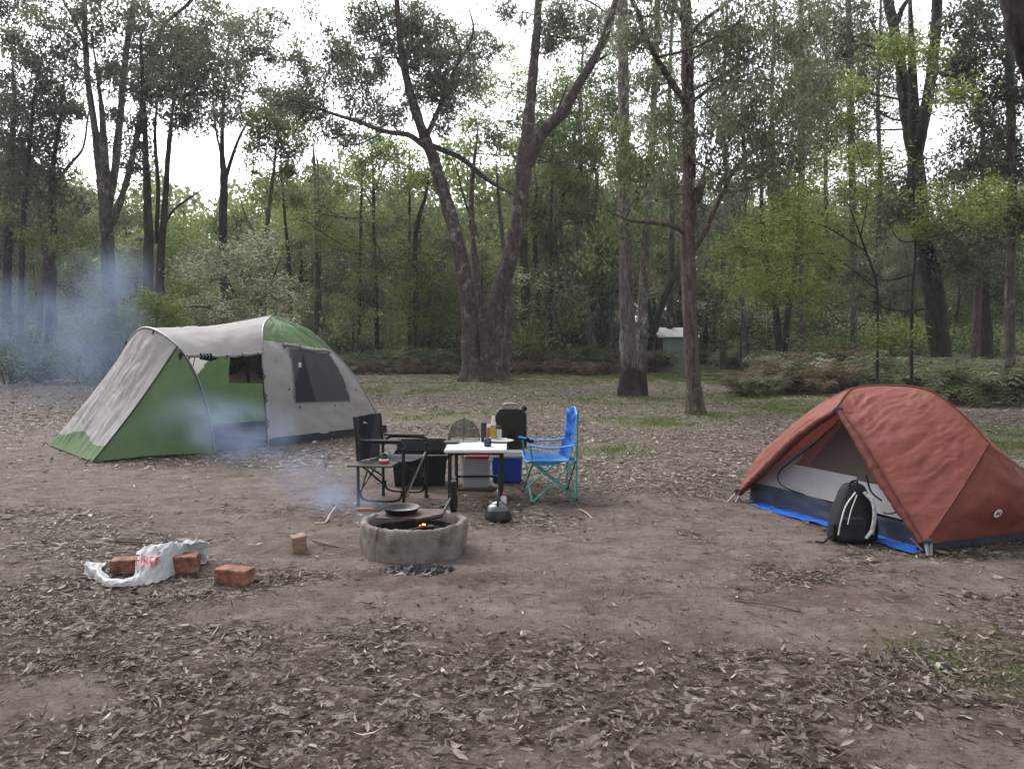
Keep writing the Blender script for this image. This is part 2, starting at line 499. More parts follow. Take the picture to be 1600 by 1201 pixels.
nt.links.new(vb.outputs[0], vor.inputs["Vector"])
vs_ = nd(nt, "ShaderNodeSeparateColor"); nt.links.new(vor.outputs["Color"], vs_.inputs[0])
lit = ramp(nt, vs_.outputs[0], [(0, (.028, .019, .015)), (.35, (.060, .043, .034)), (.65, (.10, .079, .065)), (.9, (.17, .143, .122)), (1, (.30, .27, .24))])
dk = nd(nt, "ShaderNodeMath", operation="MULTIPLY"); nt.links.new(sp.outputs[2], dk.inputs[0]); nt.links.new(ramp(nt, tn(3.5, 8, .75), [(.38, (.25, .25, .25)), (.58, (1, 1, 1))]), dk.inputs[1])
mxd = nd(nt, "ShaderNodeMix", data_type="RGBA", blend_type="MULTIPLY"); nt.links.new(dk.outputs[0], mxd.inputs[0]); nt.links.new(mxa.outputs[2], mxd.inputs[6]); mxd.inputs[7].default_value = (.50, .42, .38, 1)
mxb = nd(nt, "ShaderNodeMix", data_type="RGBA")
lmask = ramp(nt, sp.outputs[0], [(.2, (0, 0, 0)), (.75, (1, 1, 1))])
nt.links.new(lmask, mxb.inputs[0]); nt.links.new(mxd.outputs[2], mxb.inputs[6]); nt.links.new(lit, mxb.inputs[7])
gr = ramp(nt, tn(30, 5, .7), [(.3, (.045, .055, .022)), (.5, (.09, .10, .045)), (.7, (.15, .148, .085))])
gm0 = tn(1.6, 8, .75)
mm = nd(nt, "ShaderNodeMath", operation="MULTIPLY"); nt.links.new(sp.outputs[1], mm.inputs[0])
gmr = ramp(nt, gm0, [(.34, (0, 0, 0)), (.55, (1, 1, 1))]); nt.links.new(gmr, mm.inputs[1])
mxc = nd(nt, "ShaderNodeMix", data_type="RGBA"); nt.links.new(mm.outputs[0], mxc.inputs[0])
nt.links.new(mxb.outputs[2], mxc.inputs[6]); nt.links.new(gr, mxc.inputs[7])
b = nd(nt, "ShaderNodeBsdfPrincipled"); b.inputs["Roughness"].default_value = .95; b.inputs["Specular IOR Level"].default_value = .1
nt.links.new(mxc.outputs[2], b.inputs["Base Color"])
bp = nd(nt, "ShaderNodeBump"); bp.inputs["Strength"].default_value = 1.0; bp.inputs["Distance"].default_value = .035
nt.links.new(tn(26, 10, .8), bp.inputs["Height"]); nt.links.new(bp.outputs[0], b.inputs["Normal"])
nt.links.new(b.outputs[0], out.inputs[0])
me.materials.append(m)
tag(link_mesh("ground", me), kind="structure", label="brown dirt clearing floor strewn with dry leaves and patchy grass")

# ------------------------------------------------------------------ leaf litter, one mass nobody could count
litter_mat = leaf_mat("dry_leaf", [(0, (.017, .010, .008)), (.22, (.048, .032, .025)), (.45, (.096, .072, .058)), (.65, (.155, .125, .105)), (.82, (.25, .215, .188)), (1, (.44, .40, .355))], trans=.08, clump=.2, cscale=3)
def leaf_litter():
    V, Fq, Rn = [], [], []
    tot = 0
    def strip(bands):
        nonlocal tot
        for (y0, y1, dens, lmin, lmax, detail) in bands:
            area = (.70 * (y0 + y1) + 1.2) * (y1 - y0)
            n = int(area * dens)
            ys = np.sqrt(rng.uniform(y0 ** 2, y1 ** 2, n)); xs = rng.uniform(-1, 1, n) * (.70 * ys + .6)
            if y0 > 16: keepn = n
            for x, y in zip(xs, ys):
                l = litter(x, y) if y < 30 else .6
                if y > 9: l = min(1, l + .12)
                pile = 1.0
                kind_ = rng.random()
                if rng.random() > (max(l ** 1.6, .45) if kind_ >= .84 else l ** 1.6): continue
                if y > 12 and rng.random() < grassy(x, y) * .75: continue
                L = rng.uniform(lmin, lmax) * (1 if rng.random() < .8 else .55)
                if rng.random() < .03: L *= 1.4
                Wd = L * rng.uniform(.13, .36)
                if kind_ < .06: L *= rng.uniform(1.6, 3.0); Wd = rng.uniform(.006, .014)          # bark strips and twigs
                elif kind_ < .10: L *= 1.5; Wd = L * .38
                elif kind_ >= .84: L = rng.uniform(.006, .020); Wd = L * rng.uniform(.4, .9)                       # gum nuts and crumbs
                a = rng.uniform(0, 2 * math.pi); tilt = rng.normal() * .22; roll = rng.normal() * .35
                ca_, sa = math.cos(a), math.sin(a)
                z = ground_z(x, y) + .004 + rng.random() * .022 * l
                curl = rng.uniform(-.1, .25) * L; bend = rng.uniform(-.2, .2) * L; cup = rng.uniform(-.1, .35) * Wd
                if detail:
                    loc = [(-.5, 0, curl), (-.18, -.45, cup), (-.18, .45, cup), (-.18, 0, 0), (.18, -.42, cup), (.18, .42, cup), (.18, 0, 0), (.5, 0, curl * .8)]
                    fc = [(0, 1, 3), (0, 3, 2), (1, 4, 6, 3), (3, 6, 5, 2), (4, 7, 6), (6, 7, 5)]
                else:
                    loc = [(-.5, 0, curl * .4), (0, -.5, cup * .5), (.5, 0, curl * .4), (0, .5, cup)]
                    fc = [(0, 1, 2, 3)]
                b0 = tot
                for (u, v, h) in loc:
                    lx = u * L; ly = v * Wd + bend * (u * u * 4 - .5) * .5
                    zz = z + h + lx * math.sin(tilt) + ly * math.sin(roll)
                    V.append((x + lx * ca_ - ly * sa, y + lx * sa + ly * ca_, max(zz, ground_z(x, y) + .002)))
                tot += len(loc)
                rv = rng.beta(1.25, 1.9) if y < 9 else min(1, rng.beta(1.9, .95))
                if (kind_ >= .84 and rng.random() < .7) or (kind_ < .06 and rng.random() < .6): rv *= .3
                for f_ in fc: Fq.append([b0 + i for i in f_]); Rn.append(rv)
    strip([(2.3, 5.5, 1700, .016, .068, True), (2.3, 5.5, 1100, .008, .028, False), (5.5, 8.5, 1000, .022, .075, False), (8.5, 14, 520, .03, .09, False), (14, 22, 300, .045, .10, False), (22, 38, 130, .06, .12, False)])
    me = bpy.data.meshes.new("leaf_litter"); me.from_pydata(V, [], Fq)
    a = me.attributes.new("rnd", "FLOAT", "FACE"); a.data.foreach_set("value", np.array(Rn, np.float32))
    me.materials.append(litter_mat)
    tag(link_mesh("leaf_litter", me), kind="stuff", label="dry curled gum leaves scattered over the clearing", cat="leaves")
    print("litter faces", len(Fq))
leaf_litter()

# grass tufts, uncountable
grass_mat = leaf_mat("grass_blade", [(0, (.05, .07, .015)), (.5, (.10, .14, .035)), (1, (.20, .22, .09))], trans=.3)
def grass():
    cs = []
    for (px, py, rx, ry, k) in GRASSY:
        c = G(px, py)
        n = int(rx * ry * k * (420 if c.y < 12 else 210))
        for _ in range(n):
            q = rng.normal(size=2) * .45
            x, y = c.x + q[0] * rx, c.y + q[1] * ry
            if y < 2.5 or y > 42 or N3(x * 1.3, y * 1.3, 5) < -.05: continue
            for _k in range(5):
                cs.append((x + rng.normal() * .03, y + rng.normal() * .03, ground_z(x, y) + (.012 if c.y < 6 else .03)))
    me = leaves_mesh("grass", np.array(cs), .06, .012, grass_mat, droop=-1.2, seed=3)
    tag(link_mesh("grass", me), kind="stuff", label="short thin green grass at the clearing edges", cat="grass")
grass()

# ------------------------------------------------------------------ tree materials
BK = {
    "twin": bark_mat("grey_brown_bark", (.026, .018, .017), (.070, .055, .049), (.23, .205, .19), .60, 9, 1.0, 2.2),
    "white": bark_mat("pale_gum_bark", (.034, .027, .026), (.115, .10, .095), (.32, .305, .29), .59, 9, 1.0, 1.8, foot=.7),
    "red": bark_mat("red_brown_bark", (.036, .023, .020), (.086, .064, .054), (.17, .14, .125), .62, 14, 1.0, 2.5),
    "dark": bark_mat("dark_bark", (.010, .008, .007), (.030, .026, .023), (.10, .09, .083), .64, 6),
    "grey": bark_mat("grey_bark", (.028, .023, .021), (.066, .058, .053), (.19, .175, .16), .58, 8, 1.0, 1.8),
}
LF = {
    "gum": leaf_mat("gum_leaf", [(.12, (.05, .057, .036)), (.5, (.13, .142, .088)), (.88, (.26, .27, .185))], trans=.45),
    "olive": leaf_mat("olive_leaf", [(.12, (.052, .062, .024)), (.5, (.16, .175, .072)), (.88, (.29, .30, .14))], trans=.45),
    "green": leaf_mat("green_leaf", [(.12, (.038, .056, .019)), (.5, (.11, .148, .053)), (.88, (.23, .27, .11))], trans=.45),
    "lime": leaf_mat("lime_leaf", [(.12, (.045, .078, .013)), (.5, (.145, .192, .048)), (.88, (.32, .37, .13))], trans=.5),
    "pale": leaf_mat("pale_leaf", [(0, (.09, .11, .05)), (.5, (.27, .29, .17)), (1, (.65, .63, .48))], clump=.1),
    "dark": leaf_mat("dark_leaf", [(0, (.024, .033, .02)), (.5, (.056, .072, .043)), (1, (.115, .132, .08))], trans=.45),
}

def bark_tube(mb, pts, n=12, flare=0.0, jitter=.12, seed=0, k=5):
    """pts (x, y, z, r); lumpy tapered limb"""
    c = catmull(pts, k)
    L = len(c)
    b0 = len(mb.v)
    prev = None
    z0 = c[0][2]
    for i, p in enumerate(c):
        a, b = c[max(i - 1, 0)], c[min(i + 1, L - 1)]
        t = Vector((b - a)[:3]).normalized()
        if prev is None: s = t.cross(Vector((.3, 1, 0))).normalized()
        else: s = (prev - t * prev.dot(t)).normalized()
        prev = s
        q = t.cross(s)
        r = max(p[3], .004)
        for j in range(n):
            an = 2 * math.pi * j / n
            rr = r * (1 + jitter * N3(math.cos(an) * 1.3 + seed, math.sin(an) * 1.3, i * .45 + seed) * 1.6)
            if n >= 14: rr *= 1 + .10 * N3(math.cos(an) * 4 + seed, math.sin(an) * 4, p[2] * 1.3) + .06 * N3(math.cos(an) * 8, math.sin(an) * 8 + seed, p[2] * 3)
            h = p[2] - z0
            if flare and h < 1.2:
                e = (1 - h / 1.2) ** 2.2
                rr *= 1 + flare * e * (.75 + .7 * max(0, math.sin(an * 3 + seed)))
            mb.v.append(tuple(Vector(p[:3]) + (s * math.cos(an) + q * math.sin(an)) * rr))
    for i in range(L - 1):
        for j in range(n):
            j2 = (j + 1) % n
            mb.f.append([b0 + i * n + j, b0 + i * n + j2, b0 + (i + 1) * n + j2, b0 + (i + 1) * n + j]); mb.m.append(0); mb.s.append(True)
    mb.f.append([b0 + (L - 1) * n + j for j in range(n)]); mb.m.append(0); mb.s.append(False)

CROWN = 46
LEAFN = []
def traced_tree(name, label, Y, stems, blobs, bark="grey", leaf="gum", cat="tree", group=None, seed=0, flare=.5, wf=.65, lsz=.16, dens=1.0, droop=.5, extra=None, flat=0.0):
    """stems and crown clumps are given as measured on the photo (px, py, width) and set at their own depth Y + dY in metres"""
    r = np.random.default_rng(100 + seed)
    base = stems[0][0]
    g0 = P(base[0], base[1], Y); base_w = Vector((g0.x, Y, ground_z(g0.x, Y)))
    root = thing(name, label, cat, base_w, group)
    mb = MB(); anchors = []
    for si, st in enumerate(stems):
        pts = []
        st = list(st)
        if st[-1][1] > -20 and st[-1][2] > 2.5:      # run every limb out to a thin tip
            (xa, ya), (xb, yb) = st[-2][:2], st[-1][:2]
            ln_ = max(1.0, math.hypot(xb - xa, yb - ya)); e_ = 4.5 * st[-1][2]
            tipd = st[-1][3] if len(st[-1]) > 3 else 0
            st.append((xb + (xb - xa) / ln_ * e_ + r.normal() * 3, yb + (yb - ya) / ln_ * e_ - e_ * .1, st[-1][2] * .45, tipd))
            st.append((xb + (xb - xa) / ln_ * e_ * 1.9 + r.normal() * 6, yb + (yb - ya) / ln_ * e_ * 1.9 - e_ * .3, 1.2, tipd))
        for q in st:
            dY = q[3] if len(q) > 3 else 0
            p = P(q[0], q[1], Y + dY)
            pts.append((p.x, p.y, p.z, max(.010, q[2] * .5 * wf * (Y + dY) / F_PX)))
        if si == 0 or st[0][1] > 585 or (len(st[0]) > 4 and st[0][4]):
            p0 = pts[0]
            zb = ground_z(p0[0], p0[1]) - .12
            pts = [(p0[0], p0[1], zb, p0[3] * 1.1)] + [p for p in pts if p[2] > zb + .25]
        bark_tube(mb, pts, n=26 if pts[0][3] > .12 else 8, k=9 if pts[0][3] > .12 else 5, flare=flare if (si == 0 or pts[0][2] < .1) else 0, seed=seed + si * 3.3, jitter=.13 if pts[0][3] > .12 else .1)
        for p in catmull(pts, 3): anchors.append(p)
    A = np.array(anchors)
    cen, rad, cen_px = [], [], []
    for q in blobs:
        dY = q[3] if len(q) > 3 else float(r.normal() * 1.0)
        p = P(q[0], q[1], Y + dY); rr = q[2] * (Y + dY) / F_PX
        rr *= 1.12
        cen.append(np.array(p)); rad.append((rr, rr * .9, rr * (.5 if flat else .9)))
        for _ in range(2):
            o_ = r.normal(size=3) * np.array([rr * .75, rr * .9, rr * (.35 if flat else .7)])
            cen.append(np.array(p) + o_); rad.append((rr * .55, rr * .55, rr * (.25 if flat else .5)))
        # a limb from the nearest wood to the clump, then twigs through it
        wgt = np.linalg.norm(A[:, :3] - np.array(p), axis=1) + np.maximum(0, A[:, 2] - p.z + rr * .3) * 1.5
        a = A[int(np.argmin(wgt))]
        d0 = np.array(p) - a[:3]
        ln = np.linalg.norm(d0)
        if ln > .15:
            r0 = min(a[3] * .5, .015 + ln * .009)
            mid = a[:3] + d0 * .5 + r.normal(size=3) * ln * .07 - np.array([0, 0, ln * .05])
            bark_tube(mb, [(*a[:3], r0), (*mid, r0 * .75), (*p, r0 * .45)], n=5, seed=seed, k=4)
        for _ in range(5):
            e = np.array(p) + r.normal(size=3) * rr * .55 * np.array([1, 1, .8]); m_ = (np.array(p) + e) / 2 + r.normal(size=3) * rr * .12
            s_ = np.array(p) + (a[:3] - np.array(p)) * .15 * r.random()
            bark_tube(mb, [(*s_, .012 * Y / 25), (*m_, .009 * Y / 25), (*e, .005 * Y / 25)], n=3, seed=seed, k=2)
    mb.obj("trunk", BK[bark], root)
    if blobs:
        scale = Y / 25.0
        L = lsz * (.6 + .4 * scale)
        lc = clumps(r, cen, rad, CROWN * .5 * dens / max(.3, scale ** 1.2), .22 * (.6 + .4 * scale), 60)
        if flat: lc = lc + r.normal(size=lc.shape) * np.array([.12, .12, .02])
        LEAFN.append(len(lc))
        me = leaves_mesh("crown", lc - np.array(base_w), L, L * .34, LF[leaf], droop=droop, seed=seed, flat=.55 if flat else 0)
        link_mesh("crown", me, root)
    return root
# ------------------------------------------------------------------ traced trees round the clearing
traced_tree("gum_tree", "broad twin-trunked gum with lumpy grey-brown bark at the back edge of the clearing", 30.5,
  [[(742, 593, 54, 0), (736, 560, 42, 0), (733, 480, 38, 0), (715, 380, 34, 0), (693, 300, 30, 0), (672, 235, 26, 0), (655, 190, 22, -.5), (632, 110, 17, -1), (622, 30, 13, -1.5), (618, -60, 9, -2)],
   [(768, 596, 60, .3, 1), (766, 560, 50, 0), (775, 480, 42, -.5), (798, 400, 38, -1), (812, 320, 34, -1.2), (820, 250, 36, -1.2), (828, 170, 24, -1), (836, 80, 20, -1), (842, 0, 17, -1), (848, -80, 14, -1)],
   [(818, 265, 32, -1.2), (850, 205, 28, -1.6), (880, 175, 25, -2), (905, 130, 21, -2.4), (935, 80, 18, -2.8), (960, 10, 15, -3), (978, -60, 12, -3)],
   [(757, 590, 30, 1.2, 1), (750, 500, 22, 1.5), (745, 430, 18, 1.8), (737, 350, 12, 2), (738, 280, 10, 2.2), (745, 220, 5, 2.4)],
   [(786, 588, 26, .9, 1), (795, 510, 18, 1.4), (797, 450, 14, 1.6), (786, 380, 10, 2), (778, 300, 7, 2.2)],
   [(668, 232, 15, 0), (640, 212, 12, -.5), (600, 205, 10, -1), (560, 190, 9, -1.3), (520, 178, 7, -1.6), (480, 163, 5, -2), (452, 156, 3, -2)],
   [(672, 226, 13, 0), (700, 238, 13, 1), (725, 250, 13, 1.6), (748, 270, 12, 2), (772, 288, 9, 2.3)],
   [(668, 210, 14, 0), (690, 160, 10, .4), (710, 110, 9, .8), (730, 75, 7, 1), (740, 45, 5, 1), (733, 15, 3, 1)],
   [(722, 88, 6, .8), (714, 60, 5, 1), (702, 35, 3, 1)], [(632, 112, 9, -1), (615, 80, 7, -1.2), (600, 40, 5, -1.4), (585, -5, 3, -1.5)],
   [(745, 360, 8, 2), (728, 320, 6, 2.2), (715, 270, 4, 2.2)], [(920, 105, 8, -2.6), (940, 92, 6, -2.6), (955, 82, 2, -2.6)], [(866, 190, 7, -1.8), (876, 160, 6, -1.6), (884, 140, 3, -1.6)]],
  [(470, 110, 20), (468, 160, 22), (480, 95, 16), (510, 50, 18), (522, 80, 22), (520, 120, 16), (478, 160, 24), (505, 185, 18), (560, 95, 26), (590, 60, 26), (578, 20, 24), (600, 90, 20), (565, 130, 14),
   (640, 30, 28), (655, 65, 24), (665, 15, 22), (690, 70, 40), (700, 110, 42), (672, 140, 30), (665, 100, 30), (690, 150, 26), (540, 150, 22), (575, 170, 22), (600, 190, 16), (615, 190, 16), (530, 200, 12), (535, 228, 12),
   (740, 70, 26, 3), (750, 90, 20, 3), (700, 190, 22), (862, 30, 26), (880, 60, 28), (905, 35, 28), (930, 50, 24), (865, 75, 16), (610, 20, 18), (570, 50, 20), (450, 150, 18), (640, 90, 20), (960, 30, 30), (800, 20, 14), (720, 130, 30, 2)],
  "twin", "gum", seed=1, flare=.4, dens=1.3, wf=.66)

traced_tree("gum_tree", "thick pale-patched gum with dark flared foot, between the twin-trunked gum and the hut", 22.2,
  [[(985, 620, 48, 0), (983, 590, 44, 0), (980, 500, 35, 0), (978, 420, 31, 0), (975, 300, 27, 0), (975, 200, 25, 0), (974, 100, 24, 0), (973, 0, 22, 0), (972, -80, 20, 0)],
   [(1000, 612, 30, .5, 1), (1002, 560, 26, .5), (1004, 480, 23, .6), (1008, 400, 20, .8), (1012, 330, 18, 1), (1018, 240, 16, 1.2), (1022, 150, 14, 1.4), (1026, 60, 13, 1.6), (1028, -50, 12, 1.8)]],
  [(960, 215, 34, -2), (1000, 300, 40, -1.5), (1025, 240, 34, -2), (985, 260, 36, -2), (960, 370, 30, 1), (1010, 350, 34, 1), (1000, 120, 26), (1035, 190, 28)],
  "white", "green", seed=2, flare=.3, wf=.66, dens=.55, droop=1.2, lsz=.15)

traced_tree("gum_tree", "straight red-brown stringy-barked gum standing alone in front of the hut", 17.0,
  [[(1088, 648, 30, 0), (1084, 610, 28, 0), (1080, 540, 27, 0), (1077, 450, 27, 0), (1074, 380, 27, 0), (1076, 300, 24, 0), (1076, 200, 22, 0), (1074, 120, 22, 0), (1073, 50, 20, 0), (1070, -60, 18, 0)],
   [(1074, 165, 13, 0), (1050, 130, 12, -.3), (1025, 90, 10, -.6), (1005, 50, 9, -.8), (995, 15, 8, -.9), (970, -30, 7, -1)],
   [(1078, 162, 9, 0), (1100, 145, 7, .3), (1130, 118, 6, .5), (1162, 100, 3, .6)], [(1078, 55, 9, 0), (1100, 32, 8, -.3), (1130, 10, 7, -.5), (1165, -20, 6, -.6)],
   [(1074, 50, 9, 0), (1060, 20, 9, -.2), (1050, -10, 8, -.3)],
   [(1072, 366, 10, 0), (1052, 353, 9, -.3), (1020, 348, 7, -.5), (985, 344, 6, -.7), (952, 330, 3, -1)],
   [(1082, 395, 11, 0), (1102, 362, 9, -.2), (1118, 325, 8, -.4), (1135, 290, 7, -.4), (1150, 262, 7, -.4), (1180, 236, 6, -.4), (1215, 224, 5, -.4), (1235, 228, 3, -.4)],
   [(1074, 225, 6, 0), (1085, 250, 5, -.4), (1108, 264, 3, -.8)], [(1084, 315, 22, 0), (1096, 290, 14, -.1), (1100, 278, 5, -.1)]],
  [(1120, 60, 40), (1165, 30, 44), (1150, 105, 36), (1195, 80, 46), (1235, 55, 44), (1128, 180, 34), (1175, 160, 44), (1225, 140, 44), (1110, 225, 26), (1160, 210, 40), (1208, 200, 40), (1240, 235, 26), (1010, 130, 24), (1030, 60, 24), (1042, 165, 22), (1048, 215, 26), (1110, 290, 20), (1000, 15, 28), (1045, 15, 28), (1120, 130, 24), (1260, 100, 34), (1265, 170, 30), (1190, 255, 20), (1055, 265, 16), (1030, 300, 18), (985, 70, 16), (1180, 290, 16)],
  "red", "gum", seed=3, flare=.3, wf=.85, dens=1.05, droop=1.0, lsz=.13)

traced_tree("gum_tree", "dark leaning gum forking into a pale right limb, behind the orange tent", 25.0,
  [[(1476, 588, 50, 0), (1470, 560, 46, 0), (1462, 480, 44, 0), (1450, 420, 42, 0), (1438, 350, 38, 0), (1432, 280, 36, 0), (1430, 240, 32, 0)],
   [(1428, 245, 28, 0), (1415, 180, 24, .3), (1408, 110, 22, .5), (1398, 50, 20, .6), (1388, 0, 20, .7), (1380, -70, 16, .8)],
   [(1430, 245, 28, 0), (1443, 190, 25, -.3), (1455, 120, 23, -.5), (1462, 50, 22, -.7), (1465, -30, 20, -.8)], [(1400, 40, 12, .6), (1415, 5, 10, .6), (1440, -10, 8, .4)]],
  [(1395, 90, 34), (1345, 90, 36), (1300, 120, 40), (1430, 290, 34, -1), (1400, 310, 34, -1), (1385, 345, 30, -1), (1480, 330, 40, -1), (1540, 330, 44, -1), (1525, 380, 44, -1), (1455, 385, 26, -1), (1560, 400, 40), (1350, 160, 34), (1320, 200, 30), (1360, 30, 30), (1300, 50, 36), (1500, 230, 14), (1490, 400, 28), (1345, 420, 26), (1340, 460, 22)],
  "dark", "dark", seed=4, flare=.25, wf=.7, dens=.9, lsz=.14)

traced_tree("gum_tree", "slender grey trunk at the right edge with fine sky-speckled foliage", 20.0,
  [[(1578, 590, 24, 0), (1578, 450, 20, 0), (1582, 330, 19, 0), (1580, 200, 19, 0), (1578, 100, 18, 0), (1580, -60, 15, 0)], [(1579, 250, 8, 0), (1545, 180, 6, 0), (1500, 140, 4, 0), (1480, 120, 2, 0)], [(1579, 120, 8, 0), (1550, 60, 6, 0), (1520, 10, 4, 0)]],
  [(1540, 60, 40), (1520, 120, 40), (1555, 170, 34), (1510, 185, 22), (1590, 250, 34), (1500, 40, 34), (1545, 250, 30), (1590, 150, 30), (1540, 20, 34), (1500, 90, 34), (1600, 330, 36), (1560, 215, 20), (1480, 110, 16), (1600, 60, 34)],
  "grey", "dark", seed=5, flare=.2, dens=.9)

traced_tree("gum_tree", "black overhanging trunk cutting the top right corner", 9.5,
  [[(1900, 690, 70, 1), (1820, 400, 60, .8), (1700, 240, 52, .5), (1640, 140, 48, .2), (1600, 60, 42, 0), (1585, 10, 38, 0), (1570, -60, 34, 0)]], [], "dark", "dark", seed=6, wf=.9)

traced_tree("gum_tree", "tall pale forked gum rising behind the tent awning on the left", 31.0,
  [[(172, 588, 34, 0), (170, 480, 30, 0), (168, 380, 29, 0), (165, 320, 28, 0)], [(163, 325, 20, 0), (155, 260, 19, 0), (148, 200, 16, 0), (138, 130, 14, 0), (133, 60, 12, 0), (130, -60, 10, 0)],
   [(168, 330, 20, 0), (180, 260, 18, .5), (188, 180, 16, 1), (195, 100, 14, 1.2), (205, 30, 12, 1.4), (215, -50, 10, 1.5)],
   [(174, 350, 18, 0), (196, 290, 14, -.4), (215, 210, 13, -.8), (225, 150, 13, -1), (240, 80, 12, -1.2), (258, 38, 9, -1.3), (292, 8, 7, -1.4), (315, -25, 5, -1.5)],
   [(134, 70, 9, 0), (118, 35, 7, -.3), (98, 0, 6, -.5), (85, -30, 4, -.5)], [(130, 80, 4, 0), (100, 50, 3, 0), (70, 10, 2, 0)], [(136, 120, 4, 0), (110, 90, 3, 0), (85, 55, 2, 0)]],
  [(60, 30, 26), (95, 40, 30), (60, 95, 28), (90, 110, 26), (115, 125, 18), (160, 40, 30), (180, 85, 26), (172, 120, 18), (200, 140, 24), (240, 25, 36), (280, 55, 30), (262, 95, 36), (310, 30, 28), (225, 90, 30), (170, 10, 30), (190, 175, 16), (120, 70, 16), (30, 90, 22), (20, 60, 16), (340, 20, 18), (320, 60, 20), (130, 20, 18), (160, 110, 10), (120, 180, 8), (215, 40, 26)],
  "grey", "gum", seed=7, dens=1.15)

traced_tree("gum_tree", "dark double trunk right behind the tent awning hoop", 26.5,
  [[(235, 590, 32, 0), (232, 470, 24, 0), (232, 380, 21, 0), (230, 300, 18, 0), (228, 250, 14, 0), (226, 190, 11, 0), (222, 110, 8, 0), (220, 60, 5, 0)],
   [(250, 590, 28, .4, 1), (250, 470, 20, .4), (251, 400, 17, .4), (258, 320, 14, .4), (262, 250, 12, .4), (268, 190, 9, .4), (272, 140, 5, .4)],
   [(254, 360, 8, .4), (268, 332, 6, .3), (292, 312, 5, .2), (315, 297, 3, 0)], [(244, 380, 10, .3), (247, 290, 9, .5), (242, 210, 7, .6), (246, 150, 4, .6)]],
  [(270, 125, 32), (248, 155, 28), (300, 110, 30), (290, 150, 24), (318, 130, 18), (270, 80, 28), (240, 120, 26), (300, 80, 20), (218, 190, 12), (225, 150, 18), (268, 165, 20), (330, 105, 16), (285, 185, 10), (205, 245, 14), (215, 225, 10)],
  "dark", "dark", seed=8, dens=1.05)

traced_tree("gum_tree", "dark-stemmed tree with a rounded grey crown against the open sky", 37.0,
  [[(350, 570, 22, 0), (350, 450, 18, 0), (348, 350, 18, 0), (350, 280, 18, 0), (347, 240, 11, 0), (348, 180, 8, 0), (353, 120, 6, 0), (357, 70, 4, 0)],
   [(352, 280, 10, 0), (368, 230, 7, 0), (385, 195, 5, 0), (412, 172, 3, 0)], [(346, 245, 6, 0), (337, 200, 5, 0), (332, 150, 3, 0)]],
  [(358, 50, 22), (380, 35, 22), (402, 75, 22), (350, 100, 20), (412, 50, 14), (372, 140, 26), (405, 150, 22), (335, 165, 18), (380, 90, 24), (350, 185, 18), (425, 160, 14), (440, 170, 12), (392, 180, 18), (420, 90, 10), (340, 130, 12), (330, 195, 14), (445, 195, 12), (425, 30, 10)],
  "dark", "gum", seed=9, dens=1.1)

traced_tree("gum_tree", "crooked stem under a dense dark olive crown at the far left", 32.0,
  [[(78, 592, 26, 0), (80, 450, 22, 0), (82, 340, 18, 0), (82, 270, 12, 0), (92, 200, 8, 0), (97, 150, 5, 0)], [(84, 290, 8, 0), (112, 254, 7, 0), (130, 230, 5, 0), (138, 180, 4, 0)],
   [(10, 590, 20, 1, 1), (12, 400, 18, 1), (18, 250, 14, 1), (22, 150, 10, 1)], [(30, 590, 16, -1, 1), (34, 420, 12, -1), (40, 300, 10, -1), (50, 180, 8, -1)]],
  [(25, 135, 34), (55, 150, 32), (20, 185, 40), (65, 195, 34), (15, 235, 40), (50, 245, 36), (80, 165, 16), (30, 285, 40), (70, 300, 28), (5, 320, 36), (90, 230, 16), (100, 170, 14), (115, 160, 12), (55, 340, 34), (20, 380, 36), (8, 20, 24), (20, 5, 20), (0, 160, 30)],
  "dark", "dark", seed=10, dens=1.1)

